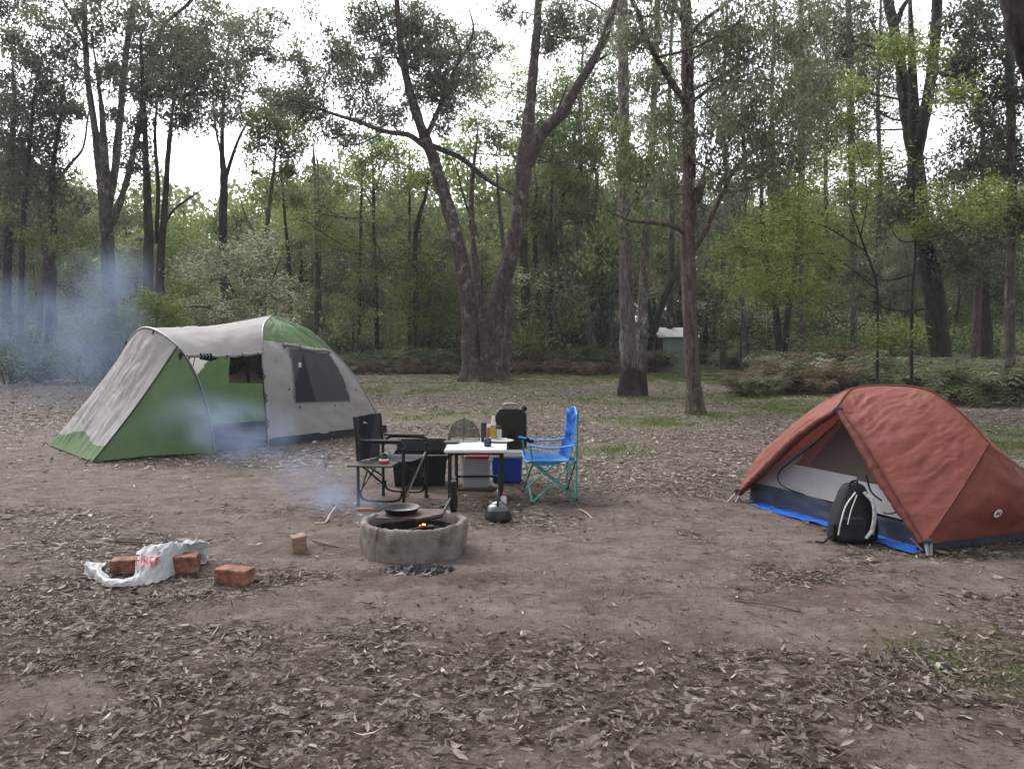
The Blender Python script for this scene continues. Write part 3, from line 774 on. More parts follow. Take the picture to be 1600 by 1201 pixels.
# slimmer trees standing at the edge of the wood
SLIM = [
 ("thin sapling with small pale crown beside the flowering bush", 33, [[(410, 575, 14), (414, 430, 10), (418, 350, 9), (425, 290, 7), (432, 230, 4)], [(416, 400, 5), (385, 340, 3), (375, 310, 2)]], [(420, 205, 26), (450, 200, 22), (462, 235, 22), (435, 240, 20), (405, 230, 16), (455, 265, 14), (400, 190, 12)], "grey", "olive"),
 ("spindly double grey pole just left of the lime undergrowth", 36, [[(492, 570, 9), (495, 400, 8), (491, 260, 6)], [(500, 570, 7), (500, 400, 6), (497, 270, 5)]], [(490, 275, 22), (510, 290, 20), (475, 300, 20)], "grey", "olive"),
 ("dark slanted trunk half hidden in lime leaves", 30, [[(655, 580, 12), (650, 460, 11), (648, 400, 10), (652, 350, 9), (664, 310, 7), (668, 285, 4)]], [(640, 260, 24), (680, 290, 20), (620, 240, 18)], "dark", "lime"),
 ("dark trunk just right of the twin-trunked gum", 32, [[(823, 580, 22), (822, 480, 19), (818, 400, 16), (822, 300, 12), (830, 200, 8)]], [(840, 190, 34), (820, 240, 30), (860, 230, 30), (870, 270, 26), (810, 290, 24)], "dark", "green"),
 ("slim black stem second right of the twin-trunked gum", 33, [[(845, 580, 10), (842, 500, 10), (838, 420, 9), (836, 330, 7)]], [(850, 300, 30), (830, 340, 24)], "dark", "green"),
 ("gnarled leaning trunk with broken dark bark near the ferns", 31, [[(930, 582, 30), (918, 520, 28), (905, 470, 25), (893, 430, 20), (896, 385, 12), (908, 360, 6)], [(905, 470, 10), (890, 440, 8), (875, 400, 6), (868, 350, 4)]], [(890, 400, 26), (870, 430, 20), (860, 380, 24)], "twin", "gum"),
 ("dark straight trunk between the gnarled trunk and the pale-patched gum", 35, [[(878, 582, 14), (877, 480, 13), (872, 400, 11), (880, 300, 9), (900, 200, 6)]], [(880, 220, 30), (860, 160, 26), (900, 290, 28), (945, 150, 34), (905, 175, 32), (915, 250, 40), (880, 300, 36), (935, 320, 38), (895, 345, 34), (930, 110, 28), (850, 330, 26), (950, 200, 30), (940, 370, 26)], "dark", "green"),
 ("thin dark stem directly left of the pale-patched gum", 36, [[(940, 582, 10), (940, 480, 9), (938, 400, 9), (934, 300, 7)]], [(940, 400, 30), (920, 430, 20)], "dark", "olive"),
 ("black tree leaning right across the front of the hut", 38, [[(1012, 577, 15), (1025, 510, 14), (1040, 460, 13), (1056, 425, 12), (1070, 395, 9), (1085, 350, 6)]], [(1090, 330, 26), (1110, 350, 20)], "dark", "dark"),
 ("dark stem of a V-shaped pair left of the orange tent", 33, [[(1218, 575, 18), (1212, 480, 14), (1198, 420, 11), (1190, 330, 9), (1192, 240, 7)], [(1224, 575, 14, .3, 1), (1232, 480, 12, .3), (1244, 400, 10, .3), (1250, 300, 8, .3), (1248, 200, 6, .3)]], [(1190, 250, 34), (1250, 210, 34), (1260, 260, 30), (1210, 300, 26)], "dark", "dark"),
 ("grey column-like trunk above the orange tent's left shoulder", 34, [[(1333, 580, 16), (1334, 450, 15), (1332, 300, 14), (1328, 150, 12), (1325, -30, 10)]], [(1330, 200, 26), (1310, 150, 30), (1350, 90, 26)], "grey", "gum"),
 ("tall grey pole tree behind the red-brown gum's right branches", 36, [[(1255, 580, 10), (1252, 400, 11), (1254, 200, 11), (1252, 60, 9), (1250, -30, 8)]], [(1250, 80, 40), (1275, 20, 34), (1240, 160, 30)], "grey", "gum"),
 ("thin pole tree in front of a sky gap right of centre", 38, [[(1165, 580, 10), (1160, 400, 9), (1165, 300, 8), (1160, 180, 6)]], [(1165, 330, 26), (1150, 300, 20), (1140, 360, 26), (1180, 350, 20)], "grey", "gum"),
 ("reddish trunk in the shade between the dark leaning gum and the right edge", 27, [[(1522, 585, 16), (1526, 500, 16), (1530, 420, 14), (1534, 300, 10), (1536, 230, 8), (1533, 190, 6)]], [(1530, 290, 22), (1500, 270, 14), (1550, 260, 16)], "red", "dark"),
 ("black trunk low behind the ferns at the right", 28, [[(1540, 585, 26), (1540, 520, 24), (1538, 460, 18), (1540, 400, 12)]], [(1545, 430, 34), (1575, 450, 28)], "dark", "dark"),
 ("dark pole with sparse leaves inside the left-centre thicket", 35, [[(590, 575, 9), (588, 460, 8), (585, 380, 7), (582, 240, 4)], [(586, 330, 4), (565, 290, 3), (555, 255, 2)], [(585, 300, 4), (600, 260, 3), (618, 235, 2)]], [(575, 245, 22), (590, 220, 18), (555, 270, 16)], "dark", "lime"),
 ("dark pole just left of the twin-trunked gum", 35, [[(650, 578, 13), (652, 500, 12), (650, 440, 10), (655, 390, 8)]], [(640, 400, 28), (670, 420, 24), (610, 410, 24)], "dark", "dark"),
 ("grey branching trunk left of the smoke", 30, [[(55, 592, 14), (62, 480, 13), (70, 400, 12), (62, 350, 8), (55, 300, 5)], [(70, 420, 6), (95, 370, 5), (120, 340, 3)]], [(60, 360, 26), (100, 350, 24), (120, 400, 26)], "grey", "green"),
 ("crooked thin tree whose crown is outlined on the sky left of the domed tent roof", 36, [[(455, 575, 9), (452, 420, 8), (445, 340, 6), (440, 270, 4)]], [(450, 285, 20), (470, 310, 18), (430, 300, 18)], "dark", "olive"),
]
for i, (lab, Y, st, bl, bk, lf) in enumerate(SLIM):
    if 480 < st[0][0][0] < 1130 and Y < 39.5: Y = 39.5 + (Y - 30) * .5
    st = [[(q[0], q[1], q[2], *(q[3:] if len(q) > 3 else (0,))) for q in s_] for s_ in st]
    traced_tree("slender_tree", lab, Y, st, bl, bk, lf, seed=30 + i, flare=.3, wf=.75, dens=.9, lsz=.17, group="trees along the clearing edge")

MORE = [
 ("tall gum whose crown fills the sky above the hut", 44, [[(1045, 585, 14), (1048, 450, 12), (1050, 300, 10), (1046, 150, 8), (1050, 40, 6)]], [(1030, 40, 30), (1060, 110, 26), (1040, 190, 30), (1070, 160, 22), (1020, 120, 22), (1090, 60, 24), (1000, 200, 24), (1055, 260, 24), (1020, 290, 20), (1085, 300, 16)], "grey", "gum"),
 ("slim gum with a see-through crown right of the red-brown gum", 42, [[(1130, 585, 12), (1128, 450, 11), (1135, 300, 9), (1130, 150, 7), (1136, 30, 5)]], [(1120, 60, 26), (1150, 120, 24), (1110, 180, 22), (1145, 210, 24), (1125, 270, 20), (1160, 50, 22), (1150, 290, 16), (1115, 330, 16)], "grey", "gum"),
 ("slim gum with a see-through crown above the lime sapling", 42, [[(1205, 585, 12), (1203, 450, 11), (1208, 300, 9), (1206, 150, 7), (1210, 20, 5)]], [(1200, 40, 28), (1230, 90, 26), (1190, 130, 24), (1225, 180, 24), (1195, 220, 22), (1215, 270, 20), (1240, 300, 18), (1180, 280, 16)], "dark", "green"),
 ("slim gum between the lime sapling and the dark leaning gum", 43, [[(1295, 585, 12), (1296, 450, 11), (1290, 300, 9), (1292, 150, 7), (1288, 20, 5)]], [(1285, 50, 30), (1310, 110, 28), (1275, 170, 26), (1305, 220, 26), (1280, 260, 22), (1330, 60, 26), (1345, 250, 22), (1325, 300, 20)], "grey", "gum"),
 ("slim gum seen through the fork of the dark leaning gum", 45, [[(1372, 585, 12), (1370, 450, 11), (1375, 300, 9), (1372, 150, 7), (1376, 20, 5)]], [(1370, 60, 28), (1350, 130, 26), (1385, 190, 24), (1360, 240, 22), (1390, 290, 20), (1410, 60, 18)], "dark", "olive"),
 ("gum with an open olive crown above the gnarled trunk", 44, [[(905, 585, 12), (903, 450, 11), (908, 300, 9), (906, 180, 7), (910, 90, 5)]], [(900, 120, 26), (925, 170, 24), (890, 200, 22), (915, 250, 24), (940, 90, 24), (935, 230, 20), (880, 260, 20), (850, 220, 20)], "grey", "olive"),
]
for i, (lab, Y, st, bl, bk, lf) in enumerate(MORE):
    st = [[(q[0], q[1], q[2], 0) for q in s_] for s_ in st]
    traced_tree("slender_tree", lab, Y, st, bl, bk, lf, seed=140 + i, flare=.3, wf=.75, dens=.8, lsz=.15, group="slim gums standing in the wood")

LIME = [
 ("sapling with tiers of bright lime leaves left of the orange tent", 19.0, [[(1372, 640, 7), (1371, 560, 7), (1370, 450, 6), (1352, 390, 5), (1328, 325, 3)], [(1368, 450, 4), (1300, 400, 3), (1240, 400, 3), (1180, 415, 2)], [(1352, 392, 4), (1280, 350, 3), (1220, 345, 2)], [(1345, 370, 3), (1355, 300, 3), (1335, 220, 2), (1300, 160, 1.5)]],
  [(1200, 400, 32), (1165, 415, 26), (1232, 350, 36), (1282, 332, 36), (1178, 450, 26), (1250, 385, 38), (1310, 360, 34), (1295, 415, 28), (1222, 430, 30), (1148, 385, 18), (1330, 300, 30), (1150, 440, 20), (1200, 460, 18), (1290, 140, 16), (1320, 190, 24), (1330, 240, 28), (1260, 300, 28), (1375, 250, 26), (1180, 350, 18), (1270, 455, 20), (1300, 260, 20), (1225, 310, 20), (1330, 140, 14)], "lime"),
 ("thin sapling spreading lime leaves across the upper right behind the tent", 18.5, [[(1425, 640, 8), (1425, 480, 7), (1430, 400, 6), (1428, 320, 4), (1424, 200, 3), (1415, 100, 2)], [(1430, 400, 4), (1480, 330, 3), (1560, 315, 2)]],
  [(1470, 305, 26), (1505, 315, 28), (1545, 312, 28), (1585, 318, 26), (1495, 335, 22), (1402, 75, 13), (1452, 90, 12), (1440, 350, 18), (1600, 340, 20), (1495, 150, 14), (1385, 530, 16)], "lime"),
 ("lime-crowned tree filling the gap between the twin trunks", 40.0, [[(862, 590, 10), (860, 450, 9), (862, 300, 7), (865, 180, 4)]],
  [(870, 125, 26), (890, 150, 24), (850, 150, 20), (850, 190, 22), (800, 150, 26), (770, 120, 30), (760, 160, 30), (745, 130, 26), (790, 190, 24), (750, 200, 26), (720, 190, 22), (780, 230, 22), (885, 200, 24), (830, 330, 24), (860, 280, 26), (850, 370, 22), (730, 230, 20), (795, 90, 18), (900, 240, 20), (700, 240, 18)], "lime"),
 ("broad yellow-green thicket tree behind the green-roofed dome", 41.0, [[(560, 585, 9), (562, 450, 8), (565, 300, 6)], [(640, 585, 9, 0, 1), (640, 400, 8), (640, 260, 5)]],
  [(540, 290, 30), (570, 270, 26), (600, 290, 32), (640, 270, 30), (665, 300, 28), (560, 330, 34), (620, 340, 34), (660, 350, 26), (520, 340, 28), (590, 380, 30), (540, 390, 28), (640, 240, 22), (610, 245, 20), (500, 370, 26), (560, 425, 18), (500, 320, 22), (655, 400, 14), (470, 340, 24), (440, 320, 22)], "lime"),
 ("small vivid green bush beside the awning hoop", 24.0, [[(248, 585, 5), (246, 520, 4), (244, 480, 3)]],
  [(235, 475, 14), (255, 485, 16), (240, 500, 16), (270, 505, 12), (262, 495, 12)], "lime"),
]
for i, (lab, Y, st, bl, lf) in enumerate(LIME):
    st = [[(q[0], q[1], q[2], *(q[3:] if len(q) > 3 else (0,))) for q in s_] for s_ in st]
    traced_tree("leafy_sapling", lab, Y, st, bl, "dark", lf, seed=60 + i, flare=.1, dens=.75, lsz=.14, droop=.15, flat=1, group="young trees with lime-green leaves")

PALE = [
 ("bush with pale cream blossoms above the awning roof", 25.0, [[(388, 590, 8), (380, 500, 7), (350, 430, 5), (310, 400, 3)], [(384, 520, 5), (420, 450, 4), (440, 400, 2)], [(380, 500, 5), (320, 480, 4), (290, 480, 2)]],
  [(320, 395, 22), (345, 410, 20), (365, 400, 16), (330, 430, 16), (390, 410, 18), (415, 400, 16), (300, 480, 20), (330, 478, 18), (360, 480, 18), (385, 492, 14), (420, 445, 16), (440, 470, 16), (310, 500, 14), (405, 380, 12), (295, 420, 12), (430, 500, 14), (450, 440, 12)]),
 ("pale-leaved bush in the gap right of the twin-trunked gum", 40.0, [[(860, 590, 6), (858, 500, 5), (862, 440, 3)]], [(850, 440, 22), (870, 470, 22), (860, 510, 22), (835, 480, 14), (895, 500, 14)]),
 ("pale-leaved bush far behind the hut roof", 52.0, [[(940, 575, 6), (940, 500, 5), (942, 430, 3)]], [(940, 420, 22), (955, 440, 18), (930, 450, 16), (1000, 440, 16), (1025, 460, 12), (1040, 400, 12)]),
 ("pale-leaved bush deep in the wood above the fern bank on the right", 40.0, [[(1160, 585, 6), (1158, 500, 5), (1165, 460, 3)]], [(1140, 470, 20), (1160, 485, 20), (1180, 480, 18), (1205, 500, 16), (1290, 500, 20), (1340, 500, 22), (1380, 520, 18)]),
]
for i, (lab, Y, st, bl) in enumerate(PALE):
    st = [[(q[0], q[1], q[2], *(q[3:] if len(q) > 3 else (0,))) for q in s_] for s_ in st]
    traced_tree("flowering_bush", lab, Y, st, bl, "dark", "pale", seed=80 + i, flare=.1, dens=.42, lsz=.13, droop=.0, flat=1, cat="bush", group="pale bushes at the wood's edge")

# ------------------------------------------------------------------ the wood behind: repeated trees
def copy_tree(o, parent=None):
    c = o.copy(); col.objects.link(c)
    if parent is not None: c.parent = parent
    for ch in list(o.children): copy_tree(ch, c)
    return c

def wild_tree(name, h, spread, bark, leaf, seed, base_frac=.4, lsz=.24, dens=1.0, droop=.4):
    """unit tree standing at the origin"""
    r = np.random.default_rng(500 + seed)
    root = thing(name, "", "tree", (0, 0, 0))
    mb = MB()
    lean = r.normal(size=2) * .05 * h
    tr = [(0, 0, -.1, h * .014 + .04)]
    for k in range(1, 6):
        f = k / 5
        tr.append((lean[0] * f + r.normal() * .012 * h, lean[1] * f + r.normal() * .012 * h, h * f * .92, (h * .013 + .03) * (1 - .78 * f)))
    bark_tube(mb, tr, n=9, flare=.4, seed=seed, k=4)
    T = catmull(tr, 6)
    cen, rad = [], []
    nb = int(9 + h * .6)
    for k in range(nb):
        f = base_frac + (1 - base_frac) * (k + r.random()) / nb
        a = T[min(len(T) - 1, int(f * len(T)))]
        an = r.uniform(0, 2 * math.pi); prof = math.sin(math.pi * min(1, (f - base_frac) / (1 - base_frac) * .85 + .15))
        ln = spread * (.35 + .65 * prof) * r.uniform(.5, 1.1)
        e = np.array([a[0] + math.cos(an) * ln, a[1] + math.sin(an) * ln, a[2] + ln * r.uniform(.1, .6)])
        m_ = (a[:3] + e) / 2 + np.array([0, 0, -.08 * ln])
        r0 = min(a[3] * .55, .012 + ln * .02)
        bark_tube(mb, [(*a[:3], r0), (*m_, r0 * .7), (*e, r0 * .3)], n=5, seed=seed + k, k=3)
        rr = spread * r.uniform(.22, .42)
        cen.append(e); rad.append((rr, rr, rr * .7))
        if r.random() < .6: cen.append(m_ + r.normal(size=3) * .3); rad.append((rr * .6, rr * .6, rr * .5))
    mb.obj("trunk", BK[bark], root)
    lc = clumps(r, cen, rad, 9 * dens, .36, 70)
    link_mesh("crown", leaves_mesh("crown", lc, lsz, lsz * .4, LF[leaf], droop=droop, seed=seed), root)
    return root

KINDS = {
 "olive": [wild_tree("forest_tree", 10, 2.2, "grey", "olive", 1), wild_tree("forest_tree", 10, 2.6, "dark", "olive", 2, .35)],
 "gum":   [wild_tree("forest_tree", 16, 3.0, "grey", "gum", 3, .45), wild_tree("forest_tree", 16, 2.6, "dark", "gum", 4, .5)],
 "green": [wild_tree("forest_tree", 9, 2.4, "dark", "green", 5, .25), wild_tree("forest_tree", 9, 2.8, "dark", "green", 6, .3)],
 "lime":  [wild_tree("forest_tree", 7, 2.3, "dark", "lime", 7, .25, .22, .8, .1), wild_tree("forest_tree", 7, 2.6, "grey", "lime", 8, .3, .22, .8, .1)],
 "dark":  [wild_tree("forest_tree", 8, 2.2, "dark", "dark", 9, .15), wild_tree("forest_tree", 8, 2.0, "dark", "dark", 10, .2)],
}
HS = {"olive": 10, "gum": 16, "green": 9, "lime": 7, "dark": 8}
WORDS = {"olive": "olive-green forest tree", "gum": "tall grey-leaved forest gum", "green": "mid-green forest tree", "lime": "young lime-green forest tree", "dark": "dark shaded forest tree"}
used = set()
def zone(px):
    for lim, t in ((60, "at the far left edge"), (150, "left of the smoke"), (230, "behind the smoke"), (330, "behind the tent awning"), (420, "behind the cream-blossomed bush"), (520, "behind the green-roofed dome"),
                   (610, "above the fern bank left of centre"), (700, "just left of the twin-trunked gum"), (800, "behind the twin-trunked gum"), (880, "right of the twin-trunked gum"), (960, "left of the pale-patched gum"),
                   (1040, "behind the pale-patched gum"), (1110, "behind the hut"), (1200, "right of the hut and its picnic table"), (1300, "behind the lime sapling"), (1400, "behind the orange tent's left side"), (1500, "behind the dark leaning gum"), (9999, "at the far right edge")):
        if px < lim: return t
def skyline(px):
    xs = [-100, 0, 120, 160, 260, 300, 420, 470, 540, 640, 700, 780, 850, 900, 1000, 1100, 1180, 1240, 1330, 1420, 1470, 1520, 1600, 1700]
    ys = [150, 190, 240, 270, 275, 262, 268, 250, 262, 255, 235, 200, 200, 210, 220, 250, 300, 250, 230, 270, 300, 280, 200, 150]
    return float(np.interp(px, xs, ys))
r = np.random.default_rng(77)
rows = [(39.5, 44, 24), (44, 50, 34), (50, 59, 40), (59, 70, 38)]
plan = []
for (y0, y1, n) in rows:
    for i in range(n):
        px = -120 + (i + r.random()) * 1840 / n
        Y = r.uniform(y0, y1)
        plan.append((px, Y))
plan.sort(key=lambda q: (zone(q[0]), q[1]))
hut_px = (1000, 1125)
for (px, Y) in plan:
    if 985 < px < 1130 and Y < 50: continue
    sl = skyline(px) + abs(r.normal()) * 28 + r.uniform(0, 60) + (r.uniform(40, 150) if Y < 49 else 0)
    top = P(px, sl, Y).z
    if px < 250: kd = r.choice(["olive", "dark", "green", "gum"], p=[.35, .3, .2, .15])
    elif px < 700: kd = r.choice(["olive", "lime", "green", "dark"], p=[.4, .37, .15, .08])
    elif px < 900: kd = r.choice(["lime", "green", "dark", "olive"], p=[.32, .28, .18, .22])
    elif px < 1130: kd = r.choice(["gum", "green", "lime", "olive"], p=[.3, .3, .15, .25])
    else: kd = r.choice(["gum", "green", "olive", "lime"], p=[.35, .25, .15, .25])
    src = KINDS[kd][int(r.integers(2))]
    c = copy_tree(src)
    x = P(px, 500, Y).x
    c.location = (x, Y, 0)
    s = max(.45, top / (HS[kd] * 1.02)); sx = s if s < 1.2 else 1.2 + (s - 1.2) * .5
    c.scale = (sx, sx, s); c.rotation_euler = (0, 0, r.uniform(0, 6.28))
    depth = "in the first row" if Y < 42 else "in the second row" if Y < 49 else "farther back" if Y < 58 else "deepest in the wood"
    c["label"] = f"{WORDS[kd]} {zone(px)}, {depth}"
    c["group"] = f"{WORDS[kd]}s {zone(px)}, {depth}"
for ks in KINDS.values():
    for o in ks:
        for ch in list(o.children): bpy.data.objects.remove(ch)
        bpy.data.objects.remove(o)

# shrubs under the trees
def shrub_mesh(seed, leaf, n=7, dens=1.0):
    r = np.random.default_rng(900 + seed)
    cen = [np.array([r.normal() * .6, r.normal() * .5, .35 + r.random() * .95]) for _ in range(n)]
    rad = [(r.uniform(.35, .6),) * 3 for _ in cen]
    lc = clumps(r, cen, rad, 50 * dens, .14, 20)
    lc = lc[lc[:, 2] > 0]
    root = thing("shrub", "", "shrub", (0, 0, 0))
    mb = MB()
    for c in cen: bark_tube(mb, [(r.normal() * .08, r.normal() * .08, -.05, .03), (c[0] * .5, c[1] * .5, c[2] * .5, .02), (*c, .008)], n=5, k=3)
    mb.obj("stem", BK["dark"], root)
    link_mesh("foliage", leaves_mesh("foliage", lc, .13, .05, LF[leaf], droop=.2, seed=seed), root)
    return root
SH = {k: [shrub_mesh(i * 2 + j, k) for j in range(2)] for i, k in enumerate(["dark", "green", "olive", "lime"])}
SHW = {"dark": "dark", "green": "mid-green", "olive": "olive", "lime": "yellow-green"}
plan = []
for (y0, y1, n, smin, smax) in [(33.5, 37, 24, 1.0, 1.7), (39.5, 44, 46, 1.2, 2.4), (44, 53, 46, 1.6, 3.0)]:
    for i in range(n):
        plan.append((-80 + (i + r.random()) * 1760 / n, r.uniform(y0, y1), r.uniform(smin, smax)))
for (px, py_, s) in [(1520, 31, 1.4), (1600, 30, 1.5), (1280, 34, 1.3), (1400, 33, 1.4), (120, 28.5, 1.3), (200, 27.5, 1.5), (60, 29, 1.3), (150, 30, 1.7), (300, 29, 1.2), (10, 28.5, 1.4)]:
    plan.append((px, py_, s))
for (px, Y, s) in plan:
    if (965 < px < 1210 and Y < 47): continue
    if (480 < px < 1210 and Y < 39.5): continue
    kd = r.choice(["dark", "green", "olive", "lime"], p=[.32, .32, .22, .14] if Y > 31 else [.45, .3, .25, 0])
    c = copy_tree(SH[kd][int(r.integers(2))])
    c.location = (P(px, 500, Y).x, Y, 0); c.scale = (s, s, s * r.uniform(.8, 1.2)); c.rotation_euler = (0, 0, r.uniform(0, 6.28))
    depth = "at the front of the undergrowth" if Y < 38 else "in the middle of the undergrowth" if Y < 44 else "at the back of the undergrowth"
    c["label"] = f"{SHW[kd]} shrub {zone(px)}, {depth}"; c["group"] = f"{SHW[kd]} shrubs {zone(px)}, {depth}"
for ks in SH.values():
    for o in ks:
        for ch in list(o.children): bpy.data.objects.remove(ch)
        bpy.data.objects.remove(o)

# bracken ferns
fern_g = leaf_mat("bracken_green", [(0, (.05, .062, .03)), (.5, (.13, .148, .078)), (1, (.25, .27, .16))])
fern_b = leaf_mat("bracken_brown", [(0, (.045, .028, .018)), (.5, (.105, .072, .048)), (1, (.20, .155, .11))])
def fern(seed, brown):
    r = np.random.default_rng(1200 + seed)
    root = thing("fern", "", "fern", (0, 0, 0))
    V, Fc, Rn = [], [], []
    st = MB()
    for k in range(20):
        an = r.uniform(0, 6.28); L = r.uniform(.7, 1.15); rise = r.uniform(.25, 1.25) if k % 2 else r.uniform(.8, 1.3)
        pts = []
        for i in range(13):
            t = i / 12
            rad_ = L * (t ** 1.1) * .85; z = rise * (1 - (1 - t) ** 1.8) * .95 - .45 * t ** 3
            pts.append(Vector((math.cos(an + t * .2) * rad_, math.sin(an + t * .2) * rad_, max(.02, z))))
        st.tube([pts[i] for i in (0, 4, 8, 12)], [.008, .006, .004, .002], 3)
        rv = r.uniform(0, 1)
        for i in range(3, 13):
            t = i / 12; tg = (pts[i] - pts[i - 1]).normalized()
            side = tg.cross(Vector((0, 0, 1))).normalized()
            pl = .40 * math.sin(math.pi * min(1, (1 - t) * .8 + .1)) * L
            for sgn in (-1, 1):
                d = (side * sgn + tg * .45 + Vector((0, 0, -.12 + r.normal() * .12))).normalized()
                for q in range(2):
                    f0, f1 = q / 2, (q + 1) / 2
                    wd = tg * (.040 * (1 - f0 * .6))
                    b = len(V)
                    p0 = pts[i] + d * pl * f0; p1 = pts[i] + d * pl * f1
                    V += [tuple(p0 - wd * .2), tuple((p0 + p1) / 2 - wd + Vector((0, 0, .006))), tuple(p1), tuple((p0 + p1) / 2 + wd + Vector((0, 0, .006)))]
                    Fc.append((b, b + 1, b + 2, b + 3)); Rn.append(min(1, max(0, rv * .6 + r.random() * .4)))
    me = bpy.data.meshes.new("foliage"); me.from_pydata(V, [], Fc)
    a = me.attributes.new("rnd", "FLOAT", "FACE"); a.data.foreach_set("value", np.array(Rn, np.float32))
    me.materials.append(fern_b if brown else fern_g)
    link_mesh("foliage", me, root)
    st.obj("stalk", fern_b, root)
    return root
FN = {0: [fern(1, 0), fern(2, 0), fern(5, 0)], 1: [fern(3, 1), fern(4, 1)]}
plan = []
def band(px0, px1, py, n, dy, s0, s1, pb, where):
    for i in range(n):
        px = px0 + (px1 - px0) * (i + r.random()) / n
        g0 = G(px, py + r.uniform(-dy, dy))
        plan.append((g0.x, g0.y, r.uniform(s0, s1), r.random() < pb, where))
band(505, 720, 584, 16, 2, .5, .75, .8, "in the bank behind the domed tent")
band(520, 720, 580, 52, 3, .9, 1.5, .05, "at the top of the bank behind the domed tent")
band(785, 965, 585, 13, 2, .5, .8, .6, "in the bank between the two big gums")
band(790, 965, 580, 44, 3, .9, 1.5, .05, "at the back of the bank between the two big gums")
band(1010, 1034, 580, 5, 2, 1.0, 1.4, .2, "beside the hut's dark porch")
band(1130, 1215, 575, 12, 2, .9, 1.3, .6, "in the low bank right of the picnic table")
band(0, 70, 590, 10, 3, .9, 1.2, .7, "at the left edge of the clearing")
band(70, 230, 588, 12, 3, .8, 1.1, .6, "in the smoke behind the awning")
band(1190, 1330, 598, 42, 15, .5, 1.4, .3, "in the bracken left of the orange tent")
band(1150, 1290, 615, 14, 7, .5, .8, .45, "at the front of the bracken left of the orange tent")
band(1330, 1480, 598, 36, 15, .5, 1.4, .3, "in the bracken behind the orange tent")
band(1480, 1640, 612, 30, 24, .6, 1.4, .28, "in the bracken behind the tent's right end")
band(1230, 1640, 581, 30, 3, 1.0, 1.5, .2, "at the far side of the right-hand bracken")
for (x, y, s, brown, where) in plan:
    k = 1 if brown else 0
    c = copy_tree(FN[k][int(r.integers(len(FN[k])))])
    c.location = (x, y, ground_z(x, y) - .02); c.scale = (s, s, s * r.uniform(.75, 1.05)); c.rotation_euler = (0, 0, r.uniform(0, 6.28))
    c["label"] = ("dead brown" if brown else "green") + f" bracken fern {where}"; c["group"] = ("dead brown" if brown else "green") + f" ferns {where}"
for ks in FN.values():
    for o in ks:
        for ch in list(o.children): bpy.data.objects.remove(ch)
        bpy.data.objects.remove(o)

# the far wood that reads as one mass
def far_wood():
    r = np.random.default_rng(5)
    n = 130000
    px = r.uniform(-150, 1750, n); Y = r.uniform(72, 105, n)
    top = np.interp(px, [-100, 0, 150, 260, 420, 540, 640, 700, 780, 900, 1100, 1400, 1470, 1520, 1700], [230, 240, 290, 300, 292, 280, 290, 270, 250, 250, 290, 320, 330, 300, 240])
    top = top + 22 * np.sin(px / 23.0) + 16 * np.sin(px / 9.0 + 2) + 12 * np.sin(px / 51.0)
    py = r.uniform(0, 1, n) ** .8 * (585 - top) + top
    X = (px - 800) / F_PX * Y; Z = np.maximum(0, CAM_H + (530 - py) / F_PX * Y)
    k = np.array([N3(x * .22, y * .22, z * .3) for x, y, z in zip(X, Y, Z)])
    keep = (k > -.14) | (py > 430)
    c = np.stack([X, Y, Z], 1)[keep]
    col_ = np.clip(.5 + k[keep] * .8 + r.normal(size=keep.sum()) * .2, 0, 1)
    me = leaves_mesh("distant_forest", c, .75, .34, LF["olive"], droop=.3, rnd=col_, seed=9)
    me.materials.append(BK["dark"])
    tag(link_mesh("distant_forest", me), kind="stuff", label="far dense wood closing the view behind the trees", cat="forest")
far_wood()
print("leaves", sum(LEAFN), LEAFN)
# ------------------------------------------------------------------ shared materials for the camp
M = {}
M["tent_grey"] = simple("tent_grey_cloth", (.385, .366, .36), .75, var=.10, scale=3, bump=.8, bscale=5, bdist=.03, trans=.25)
M["tent_green"] = simple("tent_green_cloth", (.155, .235, .115), .7, var=.10, scale=3, bump=.5, bscale=9, trans=.35)
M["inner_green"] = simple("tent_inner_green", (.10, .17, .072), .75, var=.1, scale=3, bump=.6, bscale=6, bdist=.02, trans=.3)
M["tent_cream"] = simple("tent_cream_cloth", (.50, .49, .45), .75, var=.06, scale=3, bump=.2, bscale=14, trans=.4)
M["navy"] = simple("groundsheet_navy", (.016, .026, .062), .5, var=.2, bump=.3, bscale=12)
M["net"] = mesh_mat("insect_net", (.034, .034, .040), .84)
M["hem"] = simple("dark_hem", (.016, .017, .024), .6)
M["black_cloth"] = simple("black_cloth", (.010, .010, .012), .8, bump=.3, bscale=30)
M["char_cloth"] = simple("charcoal_cloth", (.016, .016, .022), .85, var=.3, bump=.4, bscale=18)
M["side_cloth"] = simple("dark_grey_cloth", (.045, .045, .052), .85, var=.2, bump=.3, bscale=18)
M["black_metal"] = simple("black_painted_steel", (.010, .010, .010), .45, var=.3, spec=.3)
M["worn_metal"] = simple("worn_grey_steel", (.16, .155, .15), .45, metal=.5, var=.3)
M["white_plastic"] = simple("white_plastic", (.58, .58, .57), .4, var=.04)
M["pole"] = simple("pole_grey", (.22, .22, .22), .4, metal=.4)
M["orange"] = simple("rust_orange_ripstop", (.215, .062, .047), .6, var=.10, scale=5, bump=.8, bscale=8, bdist=.02, spec=.2, trans=.22)
M["orange_dark"] = simple("rust_hem", (.13, .036, .028), .7, var=.2, scale=12, bump=.5, bscale=25, trans=.15)
M["inner_white"] = simple("inner_tent_white", (.44, .43, .455), .75, var=.05, bump=.25, bscale=9, trans=.3)
M["bathtub"] = simple("bathtub_slate", (.042, .052, .082), .45, var=.25, scale=6, bump=.4, bscale=14)
M["tarp"] = simple("blue_tarp", (.02, .12, .52), .45, var=.2, bump=.6, bscale=20)
